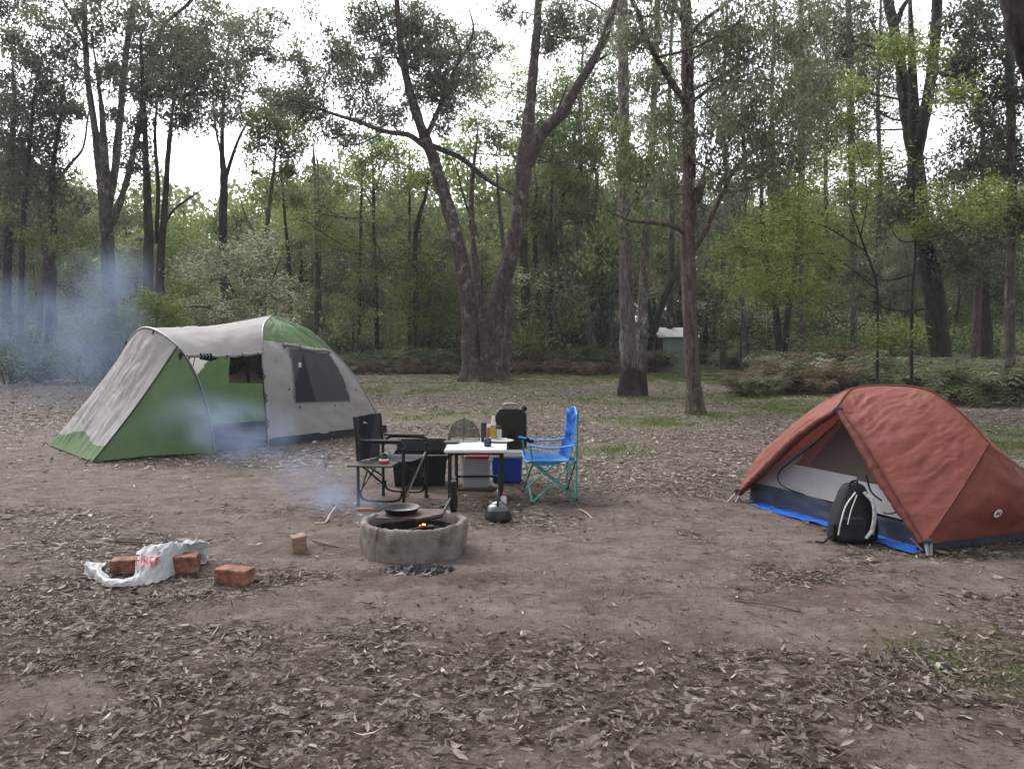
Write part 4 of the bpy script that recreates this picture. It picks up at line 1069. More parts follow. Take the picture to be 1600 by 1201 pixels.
M["blue_cloth"] = simple("blue_chair_cloth", (.013, .10, .40), .7, var=.3, scale=9, bump=.8, bscale=14, bdist=.02, trans=.15)
M["blue_seat"] = simple("light_blue_chair_cloth", (.030, .19, .50), .65, var=.25, scale=9, bump=.8, bscale=14, bdist=.02, trans=.15)
M["blue_light"] = simple("light_blue_binding", (.10, .34, .62), .6)
M["teal"] = simple("teal_tube", (.06, .30, .25), .35, metal=.2, var=.2)
M["black_plastic"] = simple("black_plastic", (.008, .009, .0095), .45, spec=.25, var=.2, bump=.05)
M["grey_plastic"] = simple("grey_plastic", (.36, .36, .37), .5, var=.05)
M["red_plastic"] = simple("red_plastic", (.42, .045, .075), .4)
M["blue_plastic"] = simple("deep_blue_plastic", (.015, .045, .30), .35, var=.1)
M["olive_plastic"] = simple("olive_drab_plastic", (.020, .021, .014), .45, var=.15, bump=.15)
M["olive_highlight"] = simple("grey_olive_highlight", (.20, .20, .16), .5)  # lighter olive, a highlight painted onto the jerry can's handles and spout cap
M["chrome"] = simple("worn_chrome", (.13, .13, .135), .3, metal=1.0, var=.15)
M["enamel"] = simple("black_enamel", (.010, .010, .011), .42, spec=.4)
M["wood"] = simple("handle_wood", (.32, .13, .07), .5, var=.25, stretch=(2, 20, 20))
M["sooty"] = simple("rusty_steel_plate", (.085, .06, .052), .7, metal=.3, var=.4, scale=14, bump=.4)
M["oil"] = simple("cooking_oil", (.42, .28, .04), .15, spec=.6)
M["mug"] = simple("enamel_blue", (.012, .022, .10), .2, spec=.6)
M["paper"] = simple("white_label", (.62, .60, .56), .6)

def lerp(a, b, t): return [a[i] + (b[i] - a[i]) * t for i in range(3)]

# ------------------------------------------------------------------ big tent
def folds(g, amp, seed, swap=False):
    """long tight pleats that fan across the cloth"""
    n, m = len(g), len(g[0])
    A = np.array([[np.array(p) for p in r] for r in g])
    nn = np.cross(np.gradient(A, axis=0), np.gradient(A, axis=1)); nn /= (np.linalg.norm(nn, axis=2, keepdims=True) + 1e-9)
    for i in range(n):
        for j in range(m):
            u, v = i / (n - 1), j / (m - 1)
            a, b = (u * 9 + v * 3.5, v * 1.6 - u * .6) if not swap else (v * 9 - u * 2.4 + .8 * N3(u * 2, v * 2, seed), u * 1.7 + v * .4)
            h = (1 - abs(N3(a * .9 + seed, b, 1)) * 3.2) * .5 + .35 * (1 - abs(N3(a * 2.3, b * 1.7 + seed, 5)) * 3)
            h2 = N3(u * 2 + seed, v * 2, 3)
            e = min(1, min(u, 1 - u, v, 1 - v) * 9)
            h3 = (1 - abs(N3(a * 3.1 + 7, v * 8 + u * 5 + seed, 9)) * 4) * max(0, .3 + N3(u * 3, v * 3, seed))
            A[i, j] += nn[i, j] * amp * (h * .6 + h2 * .7 + h3 * .4) * e
    return [list(r) for r in A]
D0 = G(419, 698); E0 = G(600, 676)
ux = Vector((E0.x - D0.x, E0.y - D0.y, 0)); TL = ux.length; ux.normalize(); vx = Vector((-ux.y, ux.x, 0))
TW = 2.35
def T(s, w_, z): p = Vector((D0.x, D0.y, 0)) + ux * s + vx * w_; return Vector((p.x, p.y, z + 0.01))
k = TL / 2.25
NF = [T(*p) for p in [(0, 0, 0), (-.02, .02, .55), (-.01, .08, 1.08), (.10, .25, 1.48), (.36, .6, 1.80), (.9, TW / 2, 1.98)]]
NB = [T(*p) for p in [(2.25 * k, 0, 0), (2.02 * k, .05, .5), (1.76 * k, .17, .98), (1.48 * k, .42, 1.42), (1.24 * k, .74, 1.76), (.9, TW / 2, 1.98)]]
def mirror(pts):
    o = []
    for p in pts:
        q = p - Vector((D0.x, D0.y, 0)); s = q.dot(ux); w_ = q.dot(vx)
        o.append(T(s, TW - w_, p.z - .01))
    return o
FF, FB = mirror(NF), mirror(NB)
NF, NB, FF, FB = [catmull(x, 6) for x in (NF, NB, FF, FB)]
big = thing("dome_tent", "green and grey family dome tent with a long awning and an open side door", "tent", T(1.1, 1.1, 0))

def face_grid(pa, pb, n=70, m=60, bulge=.05, seed=0, amp=.02):
    a, b = resample(pa, n), resample(pb, n)
    g = []
    for i in range(n):
        row = []
        for j in range(m):
            t = j / (m - 1)
            row.append(a[i] * (1 - t) + b[i] * t)
        g.append(row)
    return wrinkle(g, amp, 3, (1.0, 1.6), seed)
# near wall with window opening: i = height along the poles, j = along the side
gn = folds(face_grid(NF, NB, seed=3, amp=.022), .022, 91)
def near_mat(u, v): return 1 if (u > .575 + .02 * v and v > .015) else 0
WIN = (.22, .55, .20, .90)
def in_win(u, v):
    t_ = (u - WIN[0]) / (WIN[1] - WIN[0])
    lo, hi = .27 + .07 * t_, .80 + .09 * t_
    return WIN[0] < u < WIN[1] and lo < v < hi
mb = MB(); mb.grid(gn, mfun=near_mat, keep=lambda u, v: not in_win(u, v))
mb.obj("side_wall", [M["tent_grey"], M["tent_green"]], big)
mb = MB(); mb.grid(gn, keep=in_win); wn = mb.obj("window_net", [M["net"]], big)
mb = MB()
def on(gr, u, v, off=.012):
    n, m = len(gr), len(gr[0])
    i, j = u * (n - 1), v * (m - 1); i0, j0 = min(int(i), n - 2), min(int(j), m - 2); fi, fj = i - i0, j - j0
    p = (gr[i0][j0] * (1 - fi) + gr[i0 + 1][j0] * fi) * (1 - fj) + (gr[i0][j0 + 1] * (1 - fi) + gr[i0 + 1][j0 + 1] * fi) * fj
    a = gr[i0 + 1][j0] - gr[i0][j0]; b = gr[i0][j0 + 1] - gr[i0][j0]
    nn = np.cross(a, b); nn = nn / (np.linalg.norm(nn) + 1e-9)
    if nn.dot(np.array(vx)) > 0: nn = -nn
    return Vector(p + nn * off)
def band_on(mb, gr, uv, wd, off=.012, mat=0):
    pts = [on(gr, u, v, off) for u, v in uv]
    mb.tube(pts, wd, 5, mat, flat=.35)
mb = MB()
band_on(mb, gn, [(.22 + .33 * t, .27 + .07 * t) for t in np.linspace(0, 1, 9)], .014); band_on(mb, gn, [(.22 + .33 * t, .80 + .09 * t) for t in np.linspace(0, 1, 9)], .014)
band_on(mb, gn, [(.22, .27 + .53 * t) for t in np.linspace(0, 1, 9)], .012)
mb.obj("window_edge", [M["pole"]], big)
mb = MB()
roll = [on(gn, .562 + .006 * math.sin(t * 9), .26 + .66 * t, .03) for t in [i / 16 for i in range(17)]]
mb.tube(roll, [.026 + .008 * N3(i * .9, 0, 3) for i in range(17)], 8)
mb.obj("rolled_window_flap", [M["tent_grey"]], big)
mb = MB()
for t in (.03, .34, .66, .97):
    a = on(gn, .562, .26 + .66 * t, .03)
    mb.tube([a + Vector((0, 0, .035)), a + Vector((.0, -.03, 0)), a - Vector((0, 0, .035)), a - Vector((0, 0, .07))], .007, 5)
for (u, v) in [(.20, .30), (.20, .62), (.30, .92), (.30, .235)]:
    a = on(gn, u, v, .02); mb.tube([a, a - Vector((0, 0, .03))], .009, 5)
mb.obj("toggle", [M["black_cloth"]], big)
mb = MB(); a = on(gn, .44, .40, .02)
mb.box(a, (.05, .006, .075), Matrix.Rotation(math.atan2(ux.y, ux.x), 3, 'Z')); mb.obj("care_tag", [M["paper"]], big)
# far wall: green with its own net window, cream strip towards the awning
gf = face_grid(FF, FB, seed=8, amp=.02)
inf = lambda u, v: .31 < u < .60 and .42 < v < .80
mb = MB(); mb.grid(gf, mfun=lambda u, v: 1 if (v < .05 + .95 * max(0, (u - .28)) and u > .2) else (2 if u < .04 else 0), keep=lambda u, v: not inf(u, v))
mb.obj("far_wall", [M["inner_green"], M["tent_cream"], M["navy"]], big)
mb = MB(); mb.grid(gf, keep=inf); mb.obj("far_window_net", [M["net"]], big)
# inner curtain seen as a dark triangle through the window
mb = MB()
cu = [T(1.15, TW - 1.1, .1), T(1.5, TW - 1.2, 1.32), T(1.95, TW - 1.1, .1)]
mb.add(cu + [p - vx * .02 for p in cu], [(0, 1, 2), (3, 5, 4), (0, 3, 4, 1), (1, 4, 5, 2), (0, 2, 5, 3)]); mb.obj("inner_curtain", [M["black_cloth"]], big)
# back wall
gb = face_grid(NB, FB, seed=12, amp=.03)
mb = MB(); mb.grid(gb, mfun=lambda u, v: 1 if u > .66 else 0); mb.obj("back_wall", [M["tent_grey"], M["tent_green"]], big)
# front roof quarter over the sleeping room
def cut(pl, z0): return [p for p in pl if p[2] >= z0]
zc = 1.44
gfr = face_grid(cut(NF, zc), cut(FF, zc), n=12, seed=15, amp=.01)
mb = MB(); mb.grid(gfr); mb.obj("roof_panel", [M["tent_grey"]], big)
# hoop
HO = [T(*p) for p in [(-.90, -.05, 0), (-.95, 0, .55), (-1.05, .16, 1.12), (-1.15, .5, 1.53), (-1.22, TW / 2, 1.76), (-1.15, TW - .5, 1.53), (-1.05, TW - .16, 1.12), (-.95, TW, .55), (-.9, TW, 0)]]
HOc = catmull(HO, 8)
mb = MB(); mb.tube(HOc, .018, 8); mb.obj("awning_hoop", [M["pole"]], big)
top = [p for p in HOc if p[2] > 1.38]
arch = resample([p for p in NF if p[2] > 1.40][:14] + [p for p in FF if p[2] > 1.40][:14][::-1], 30)
topA = resample(top, 30)
g_r = []
for i in range(26):
    t = i / 25
    g_r.append([topA[j] * (1 - t) + arch[j] * t - np.array([0, 0, .06 * math.sin(math.pi * t) * (1 - .5 * abs(j / 29 - .5) * 2)]) for j in range(30)])
mb = MB(); mb.grid(wrinkle(g_r, .018, 3, (2.4, 1), 21)); mb.obj("awning_roof", [M["tent_grey"]], big)
# rolled door under the roof edge
mb = MB()
ed = [Vector(g_r[i][0]) - Vector((0, 0, .03 + .004 * math.sin(i * 1.3))) - vx * .01 for i in range(1, 26)]
mb.tube(ed, [.028 + .014 * N3(i * .7, 1, 1) for i in range(len(ed))], 8); mb.obj("rolled_door", [M["tent_grey"]], big)
mb = MB()
for i in (4, 5, 6, 7): mb.tube([ed[i] + Vector((0, 0, .03)), ed[i] - vx * .035, ed[i] - Vector((0, 0, .04))], .018, 6)
mb.tube([ed[4] - Vector((0, 0, .03)), ed[7] - Vector((0, 0, .06)), ed[9] - Vector((0, 0, .02))], .02, 6)
for i in (12, 17, 22): mb.tube([ed[i] + Vector((0, 0, .03)), ed[i] - vx * .032, ed[i] - Vector((0, 0, .05))], .008, 5)
mb.obj("door_tie", [M["black_cloth"]], big)
# front sloping sheet
A0, B0 = G(76, 697), G(146, 724)
A0.z = B0.z = .02
front_top = resample([p for p in HOc if p[2] > 1.46], 26)
bl, br = np.array(B0), np.array(A0)
ftl = np.array([front_top[0]])[0]
bot = [bl * (1 - t) + br * t + np.array([0, 0, .0]) for t in np.linspace(0, 1, 26)]
left = [ftl * (1 - t) + bl * t - np.array([0, 0, .05 * math.sin(math.pi * t)]) for t in np.linspace(0, 1, 30)]
right = [np.array(front_top[-1]) * (1 - t) + br * t - np.array([0, 0, .05 * math.sin(math.pi * t)]) for t in np.linspace(0, 1, 30)]
gs = coons(front_top, bot, left, right, 100, 80)
gs = folds(wrinkle(gs, .03, 2.4, (.7, 2.2), 31), .012, 33)
mb = MB(); mb.grid(gs, mfun=lambda u, v: 1 if u > .86 + .03 * math.sin(v * 9) else 0); mb.obj("front_sheet", [M["tent_grey"], M["tent_green"]], big)
# green near triangle: between hoop leg, front seam and the ground
leg = [p for p in HOc[:len(HOc) // 2] if p[2] <= 1.47]
leg = resample(leg, 24)
C0 = np.array(leg[0])
seam = [np.array(p) for p in resample([np.array(q[0]) for q in gs], 24)][::-1]
ground_e = [C0 * (1 - t) + bl * t + np.array([0, 0, .01 + .03 * math.sin(math.pi * t)]) for t in np.linspace(0, 1, 24)]
gt = coons(ground_e, [leg[-1]] * 24, leg, seam, 24, 24)
mb = MB(); mb.grid(wrinkle(gt, .022, 2.5, (1, 1.4), 41)); mb.obj("side_panel", [M["tent_green"]], big)
# far side of the awning
legf = resample([p for p in HOc[len(HOc) // 2:] if p[2] <= 1.47][::-1], 20)
seamf = [np.array(p) for p in resample([np.array(q[-1]) for q in gs], 20)][::-1]
gef = [np.array(legf[0]) * (1 - t) + br * t for t in np.linspace(0, 1, 20)]
mb = MB(); mb.grid(coons(gef, [legf[-1]] * 20, legf, seamf, 20, 20)); mb.obj("far_panel", [M["tent_green"]], big)
ffl = resample([p for p in FF if p[2] <= 1.45], 20)
gfc = coons([lerp(legf[0], ffl[0], t) for t in np.linspace(0, 1, 14)], [lerp(legf[-1], ffl[-1], t) for t in np.linspace(0, 1, 14)], legf, ffl, 20, 14)
mb = MB(); mb.grid(wrinkle(gfc, .02, 2, (1, 1), 5)); mb.obj("far_door_panel", [M["tent_cream"]], big)
# seams, poles, hems, floor
mb = MB()
for c in (NF, NB, FF, FB): mb.tube([Vector(p) - vx * 0 for p in c], .014, 6)
mb.obj("pole", [M["pole"]], big)
mb = MB()
nfo = [Vector(p) - ux * .03 - vx * .03 for p in NF if p[2] < 1.2]
mb.tube(nfo, .010, 5); 
for t in (.28, .33, .60, .66, .9): p = Vector(resample(nfo, 50)[int(t * 49)]); mb.tube([p + Vector((0, 0, .05)), p - vx * .03 + ux * .03, p - Vector((0, 0, .05))], .009, 5)
mb.obj("door_zip", [M["black_cloth"]], big)
mb = MB(); mb.tube([Vector(p) + Vector((-.0, -.012, .008)) for p in seam], .010, 5); mb.tube([Vector(p) + Vector((0, -.01, .0)) for p in leg], .012, 5)
mb.obj("seam_tape", [M["side_cloth"]], big)
mb = MB()
for q in (0, 10, 25):
    p = Vector(topA[q]); mb.tube([p + Vector((-.03, -.02, .01)), p + Vector((-.05, -.03, -.05))], .012, 5)
p = Vector(topA[0]); mb.tube([p, p + Vector((-.03, -.04, -.07)), p + Vector((-.01, -.03, -.12))], .016, 5)
mb.obj("hoop_clip", [M["black_cloth"]], big)
mb = MB()
hem = [T(s_, -.012 - .03 * math.sin(3 * s_) ** 2, 0) for s_ in np.linspace(0, 2.3 * k, 20)]
g_h = [[p + Vector((0, 0, h)) - vx * (-.02 * h * 8) for p in hem] for h in (-.01, .06, .12 )]
mb.grid(g_h); mb.obj("hem_skirt", [M["hem"]], big)
mb = MB()
fl = [T(.02, .03, 0), T(2.2 * k, .05, 0), T(2.2 * k, TW - .05, 0), T(.02, TW - .05, 0)]
mb.add([p + Vector((0, 0, .03)) for p in fl] + [T(-.9, .05, .018), T(-.9, TW - .05, .018), T(0.015, TW - .05, .018), T(0.015, .03, .018)], [(0, 1, 2, 3), (4, 7, 6, 5)])
sill = [[T(.01, w_, h) for w_ in np.linspace(.02, TW - .02, 12)] for h in (.0, .05, .08)]
mb.grid(sill); mb.obj("groundsheet", [M["navy"]], big)
# inner far-side curtain lines
mb = MB()
mb.tube([Vector(ffl[-1]), Vector(ffl[9]) - ux * .25, Vector(legf[4]) + ux * .4], .010, 5)
mb.tube([Vector(ffl[-1]) + ux * .05, Vector(ffl[9]) + ux * .05], .008, 5)
mb.obj("guy_cord", [M["black_cloth"]], big)
for (a, nm) in ((B0, 1), (A0, 2)):
    mb = MB(); mb.tube([Vector(a) + Vector((-.09, -.03, -.03)), Vector(a) + Vector((-.04, -.01, .04)), Vector(a)], .008, 5)
    mb.obj("peg", [M["black_metal"]], big)

# ------------------------------------------------------------------ orange tent
p1, p2 = G(1158, 783), G(1447, 866)
ax_ = Vector((p2.x - p1.x, p2.y - p1.y, 0)); OL = ax_.length; ax_.normalize(); bx = Vector((-ax_.y, ax_.x, 0)); 
if bx.x < 0: bx = -bx
def O(a, b, z): p = Vector((p1.x, p1.y, 0)) + ax_ * a + bx * b; return Vector((p.x, p.y, z))
OW = 1.42; kk = OL / 2.2
fly = thing("hiking_tent", "low rust-orange two-person hiking tent with its side door rolled open", "tent", O(1.1, .7, 0))
def OO(a, b, z): return O(a * kk, b, z)
AP = OO(1.12, .14, 1.02)
R1, R2 = OO(.95, .62, 1.17), OO(1.52, .70, 1.18)
EL, ER = OO(.10, .70, .80), OO(2.16, .68, .80)
L1, L2 = OO(-.02, -.03, .10), OO(2.2, -.04, .08)
L3, L4 = OO(2.28, OW + .25, .08), OO(-.05, OW + .2, .08)
eL = catmull([L1, OO(.02, .22, .48), EL], 8); eR = catmull([L2, OO(2.21, .28, .42), ER], 8)
eR2 = catmull([L3, OO(2.25, 1.15, .48), ER], 8); eL2 = catmull([L4, OO(.02, 1.15, .48), EL], 8)
dL = catmull([L1, OO(.36, .00, .42), OO(.78, .04, .78), AP], 8)
dR = catmull([AP, OO(1.47, .06, .76), OO(1.80, .0, .46), L2 + Vector((0, 0, .02))], 8)
ridge = catmull([EL, OO(.5, .66, 1.04), R1, R2, OO(1.9, .70, 1.0), ER], 8)
rl = ridge[:17]; rr_ = ridge[16:]
# near left part of the fly
sp_ = catmull([AP, OO(1.02, .38, 1.15), R1], 6)
g1 = coons(dL, rl, eL, sp_, 50, 50)
g1 = folds(g1, .020, 51)
g2 = coons(dR, rr_, sp_, eR, 80, 70)
g2 = folds(g2, .019, 57, True)
mb = MB(); mb.grid(g1); mb.grid(g2)
g3 = coons([lerp(L4, L3, t) for t in np.linspace(0, 1, 20)], ridge, eL2, eR2, 24, 30)
mb.grid(wrinkle(g3, .02, 3, (1, 1), 3))
g4 = coons([lerp(L1, L4, t) for t in np.linspace(0, 1, 20)], [EL] * 20, eL, eL2, 20, 20); mb.grid(g4)
flysheet = mb.obj("flysheet", [M["orange"]], fly)
g5 = coons([lerp(L2, L3, t) for t in np.linspace(0, 1, 30)], [ER] * 30, eR, eR2, 26, 30)
for i in range(26):
    for j in range(30):
        u, v = i / 25, j / 29
        if 0 < i < 25 and 0 < j < 29: g5[i][j] = g5[i][j] + np.array(ax_) * (.12 * math.sin(math.pi * v) * math.sin(math.pi * min(1, (1 - u) * 1.0)) )
mb = MB(); mb.grid(folds(wrinkle(g5, .02, 2.2, (1, 2), 61), .02, 22)); endp = mb.obj("end_panel", [M["orange"]], fly)
# overlapping flap fold on the end panel
mb = MB()
mb.tube([Vector(p) + ax_ * .012 for p in eR], .009, 5); mb.tube([Vector(p) + Vector((0, 0, .006)) for p in ridge], .007, 5)
mb.tube([Vector(p) for p in sp_], .008, 5)
mb.obj("seam", [M["orange_dark"]], fly)
# rolled door edges
mb = MB()
def ruffle(c, r0, off, sd):
    c = resample(c, 46)
    mb.tube([Vector(p) + off + Vector((.008 * N3(i * .6, sd, 0), .008 * N3(i * .6, sd, 4), .012 * N3(i * .5, sd, 8))) for i, p in enumerate(c)],
            [r0 * (.55 + .6 * math.sin(math.pi * min(1, i / 45 * .9 + .05)) + .35 * N3(i * .8, sd, 2)) for i in range(46)], 9)
ruffle(dL, .036, Vector((.0, -.012, -.02)) + ax_ * .02, 1); ruffle(dR, .034, Vector((0, -.012, -.01)) - ax_ * .015, 2)
ruffle([p + np.array([.02, -.01, -.035]) for p in dL[3:]], .022, Vector((0, 0, 0)), 5)
mb.obj("rolled_door", [M["orange_dark"]], fly)
# inner tent
bt = lambda a: .18 + .04 * (1 - a / 2.2)
mb = MB()
s0 = [OO(a, .08, 0.01) for a in np.linspace(.02, 2.17, 30)]
s1 = [OO(a, .10, .185 + .015 * math.sin(a * 3)) for a in np.linspace(.02, 2.17, 30)]
mb.grid(wrinkle([[np.array(lerp(s0[j], s1[j], i / 7)) for j in range(30)] for i in range(8)], .014, 3, (1, 5), 71, edge=False))
mb.obj("bathtub_floor", [M["bathtub"]], fly)
IA = OO(1.10, .40, .97)
mb = MB()
n_, m_ = 30, 44
gi = []
for i in range(n_):
    u = i / (n_ - 1)
    row = []
    for j in range(m_):
        v = j / (m_ - 1)
        a = .04 + 2.11 * v
        a = a * (1 - u) + (1.10 + (v - .5) * .06) * u
        z = .186 + (.97 - .186) * u
        b = .10 + .30 * u + .03 * math.sin(math.pi * v) * (1 - u)
        row.append(np.array(OO(a, b, z)))
    gi.append(row)
gi = wrinkle(gi, .006, 3, (1, 1), 4)
def ismesh(u, v):
    z = .186 + .784 * u
    a = (.04 + 2.11 * v) * (1 - u) + 1.10 * u
    if z < .40 + .03 * math.sin(a * 2): return False
    # keep a white frame down the left slope
    lft = .50 + (z - .38) * .82
    rgt = 1.80 - (z - .38) * 1.05
    return lft < a < rgt and z < .93
mb.grid(gi, keep=lambda u, v: not ismesh(u, v)); mb.obj("inner_wall", [M["inner_white"]], fly)
mb = MB(); mb.grid(gi, keep=ismesh); mb.obj("door_net", [mesh_mat("dark_door_net", (.085, .065, .062), .68)], fly)
mb = MB()
zp = [OO(a, b, z) for a, b, z in [(1.02, .33, .94), (.80, .22, .68), (.52, .13, .44), (.44, .09, .34), (.46, .075, .27), (.56, .07, .225), (.8, .07, .205)]]
mb.tube(catmull(zp, 6), .006, 5)
zp = [OO(a, b, z) for a, b, z in [(1.48, .12, .48), (1.58, .08, .36), (1.70, .07, .31)]]
mb.tube(catmull(zp, 6), .008, 5)
zp = [OO(a, b, z) for a, b, z in [(1.92, .05, .34), (1.88, .05, .26), (1.80, .05, .225), (1.74, .05, .22)]]
mb.tube(catmull(zp, 6), .006, 5)
mb.obj("zip", [M["black_cloth"]], fly)
# far inner wall so the net shows fabric behind it
mb = MB()
gq = [[np.array(OO(.05 + 2.1 * j / 19, 1.32 - .5 * i / 13, .02 + 1.0 * i / 13 * math.sin(math.pi * (j / 19 * .8 + .1)))) for j in range(20)] for i in range(14)]
mb.grid(gq, mfun=lambda u, v: 1 if u < .25 else 0); mb.obj("inner_back_wall", [M["inner_white"], M["bathtub"]], fly)
# inside floor, clip, straps, pegs
mb = MB(); mb.add([OO(.03, .09, .02), OO(2.17, .09, .02), OO(2.17, 1.36, .02), OO(.03, 1.36, .02)], [(0, 1, 2, 3)]); mb.obj("groundsheet", [M["bathtub"]], fly)
mb = MB(); mb.box(AP + Vector((0, -.03, -.02)), (.07, .03, .035), bevel=.008); mb.tube([AP + Vector((-.05, -.03, -.03)), AP + Vector((.0, -.04, -.05)), AP + Vector((.05, -.03, -.03))], .008, 5)
mb.obj("clip", [M["bathtub"]], fly)
mb = MB()
q = L2
mb.tube([q + Vector((.02, -.01, .02)), q + Vector((.0, -.09, -.06))], .016, 5, flat=.3); mb.tube([q + Vector((.06, 0, .03)), q + Vector((.02, -.09, -.06))], .013, 5, flat=.3)
mb.tube([q + Vector((-.10, -.02, .05)), q + Vector((-.03, -.06, -.03))], .008, 5)
q = L1
mb.tube([q + Vector((.0, 0, .0)), q + Vector((-.12, -.06, -.10))], .012, 5, flat=.3); mb.tube([q + Vector((.04, -.02, .0)), q + Vector((-.05, -.10, -.10))], .009, 5)
q = Vector(g5[2][19]); mb.tube([q, q + Vector((.04, -.09, -.10))], .012, 5)
mb.obj("strap", [M["worn_metal"]], fly)
mb = MB()
for q in (L2 + Vector((.03, -.01, .02)), Vector(g5[2][19]), L1): mb.box(q, (.07, .03, .05), bevel=.01)
mb.obj("corner_tab", [M["bathtub"]], fly)
mb = MB()
s2 = [[lerp(L2, L3, t) for t in np.linspace(0, 1, 16)]] 
mb.grid([[Vector(p) + ax_ * (-.05) + Vector((0, 0, h)) for p in s2[0]] for h in (-.08, .02)]); mb.obj("end_floor_wall", [M["bathtub"]], fly)
# round emblem on the end panel: white disc with an H, dim lettering beside it
def uvend(px, py):
    best, bp_ = 1e9, None
    for i in range(26):
        for j in range(30):
            p = Vector(g5[i][j]); d = p - Vector((0, 0, CAM_H)); 
            c, s = math.cos(PITCH), math.sin(PITCH)
            depth = d.y * c - d.z * s; X = d.x / depth * F_PX + 800; Yp = 600.5 - (d.y * s + d.z * c) / depth * F_PX
            e = (X - px) ** 2 + (Yp - py) ** 2
            if e < best: best, bp_ = e, (i, j)
    return bp_
(ei, ej) = uvend(1556, 800)
ec = Vector(g5[ei][ej]); t1 = (Vector(g5[ei][min(29, ej + 1)]) - Vector(g5[ei][ej - 1])).normalized(); t2 = (Vector(g5[ei + 1][ej]) - Vector(g5[ei - 1][ej])).normalized()
nn = t1.cross(t2).normalized()
if nn.y > 0: nn = -nn
if t1.x < 0: t1 = -t1
if t2.z < 0: t2 = -t2
ec = Vector(P(1556, 800, ec.y)) + nn * .022
def disc(mb, c, r0, n=28):
    vs = [c + t1 * math.cos(2 * math.pi * i / n) * r0 + t2 * math.sin(2 * math.pi * i / n) * r0 for i in range(n)]
    vs2 = [v - nn * .004 for v in vs]
    mb.add(vs + vs2, [tuple(range(n))] + [(i, (i + 1) % n, n + (i + 1) % n, n + i) for i in range(n)])
mb = MB(); disc(mb, ec, .033); mb.obj("emblem", [M["paper"]], fly)
def bar(mb, x0, y0, x1, y1, off=.003):
    c = ec + nn * off
    mb.add([c + t1 * x0 + t2 * y0, c + t1 * x1 + t2 * y0, c + t1 * x1 + t2 * y1, c + t1 * x0 + t2 * y1] + [c - nn * .002 + t1 * x0 + t2 * y0, c - nn * .002 + t1 * x1 + t2 * y0, c - nn * .002 + t1 * x1 + t2 * y1, c - nn * .002 + t1 * x0 + t2 * y1],
           [(0, 1, 2, 3), (0, 4, 5, 1), (1, 5, 6, 2), (2, 6, 7, 3), (3, 7, 4, 0)])
mb = MB(); bar(mb, -.016, -.017, -.008, .017); bar(mb, .008, -.017, .016, .017); bar(mb, -.0079, -.004, .0079, .004); mb.obj("emblem_letter", [M["orange_dark"]], fly)

# blue ground tarp poking out under the tent
mb = MB()
gt_ = []
for i in range(8):
    row = []
    for j in range(40):
        a = .22 + 1.95 * j / 39; edge = -.07 - .035 * N3(a * 3, 2, 2) - (.05 if a > 1.6 else 0) - (.03 * math.exp(-((a - .7) / .3) ** 2))
        b = edge + (.10 - edge) * i / 7
        row.append(OO(a, b, .012 + .014 * abs(N3(a * 6, b * 20, 1)) + .006))
    gt_.append(row)
mb.grid(gt_)
gg = [[p - Vector((0, 0, .006)) for p in r_] for r_ in gt_]; mb.grid(gg[::-1])
tag(mb.obj("tarp", [M["tarp"]], origin=OO(1.1, 0, 0)), "bright blue plastic sheet showing along the foot of the orange tent", "tarp")

# backpack leaning on the orange tent
bpk = G(1332, 846)
bp_root = thing("backpack", "black daypack with light grey shoulder strap leaning on the orange tent", "backpack", bpk)
def pk(x, y, z): return bpk + Vector((x, y, z))
mb = MB()
secs = [(.0, .0, .205, .13), (.03, .0, .225, .15), (.10, .005, .228, .155), (.20, .03, .205, .14), (.30, .065, .165, .115), (.38, .09, .125, .09), (.425, .105, .085, .06), (.44, .11, .03, .03)]
g = []
for (z, yy, rx, ry) in secs:
    row = []
    for q in range(28):
        a = 2 * math.pi * q / 28
        cx = math.copysign(abs(math.cos(a)) ** .7, math.cos(a)); sy_ = math.copysign(abs(math.sin(a)) ** .7, math.sin(a))
        jn = 1 + .06 * N3(cx * 2, sy_ * 2, z * 7)
        row.append(np.array(pk(cx * rx * jn * .82 + .05 * (z / .44), sy_ * ry * jn * .9 + yy + .02, z + .01)))
    row.append(row[0]); g.append(row)
def gr_smooth(g, k=3):
    colz = list(zip(*g)); o = [catmull(list(c), k) for c in colz]; return [list(r_) for r_ in zip(*o)]
mb.grid(gr_smooth(g)); mb.obj("pack_body", [M["black_cloth"]], bp_root)
mb = MB(); mb.box(pk(-.04, -.095, .12), (.2, .05, .2), Matrix.Rotation(R(-8), 3, 'X'), bevel=.022); mb.box(pk(-.035, -.125, .17), (.17, .008, .012), bevel=.003); mb.obj("front_pocket", [M["char_cloth"]], bp_root)
mb = MB(); mb.tube(catmull([pk(.075, -.02, .40), pk(.12, -.075, .33), pk(.115, -.12, .22), pk(.08, -.15, .10)], 5), .026, 8, flat=.4)
mb.tube(catmull([pk(.08, -.155, .13), pk(.03, -.17, .07)], 5), .02, 6, flat=.3)
mb.obj("shoulder_strap", [simple("light_grey_strap", (.38, .38, .37), .8, var=.35, scale=40)], bp_root)
mb = MB()
mb.tube(catmull([pk(-.0, -.03, .40), pk(-.09, -.07, .30), pk(-.145, -.11, .17), pk(-.155, -.1, .08)], 5), .006, 5)
mb.tube(catmull([pk(.0, -.06, .385), pk(-.06, -.105, .28), pk(-.10, -.135, .17)], 5), .004, 5); mb.obj("piping", [M["paper"]], bp_root)
mb = MB(); mb.tube(catmull([pk(.06, .08, .43), pk(.05, .06, .475), pk(.0, .05, .47), pk(-.01, .06, .425)], 5), .008, 6)
mb.tube(catmull([pk(-.16, -.02, .06), pk(-.22, -.07, .05), pk(-.27, -.10, .02), pk(-.33, -.09, .025)], 5), .008, 5)
mb.box(pk(-.17, -.04, .09), (.02, .05, .14), bevel=.005)
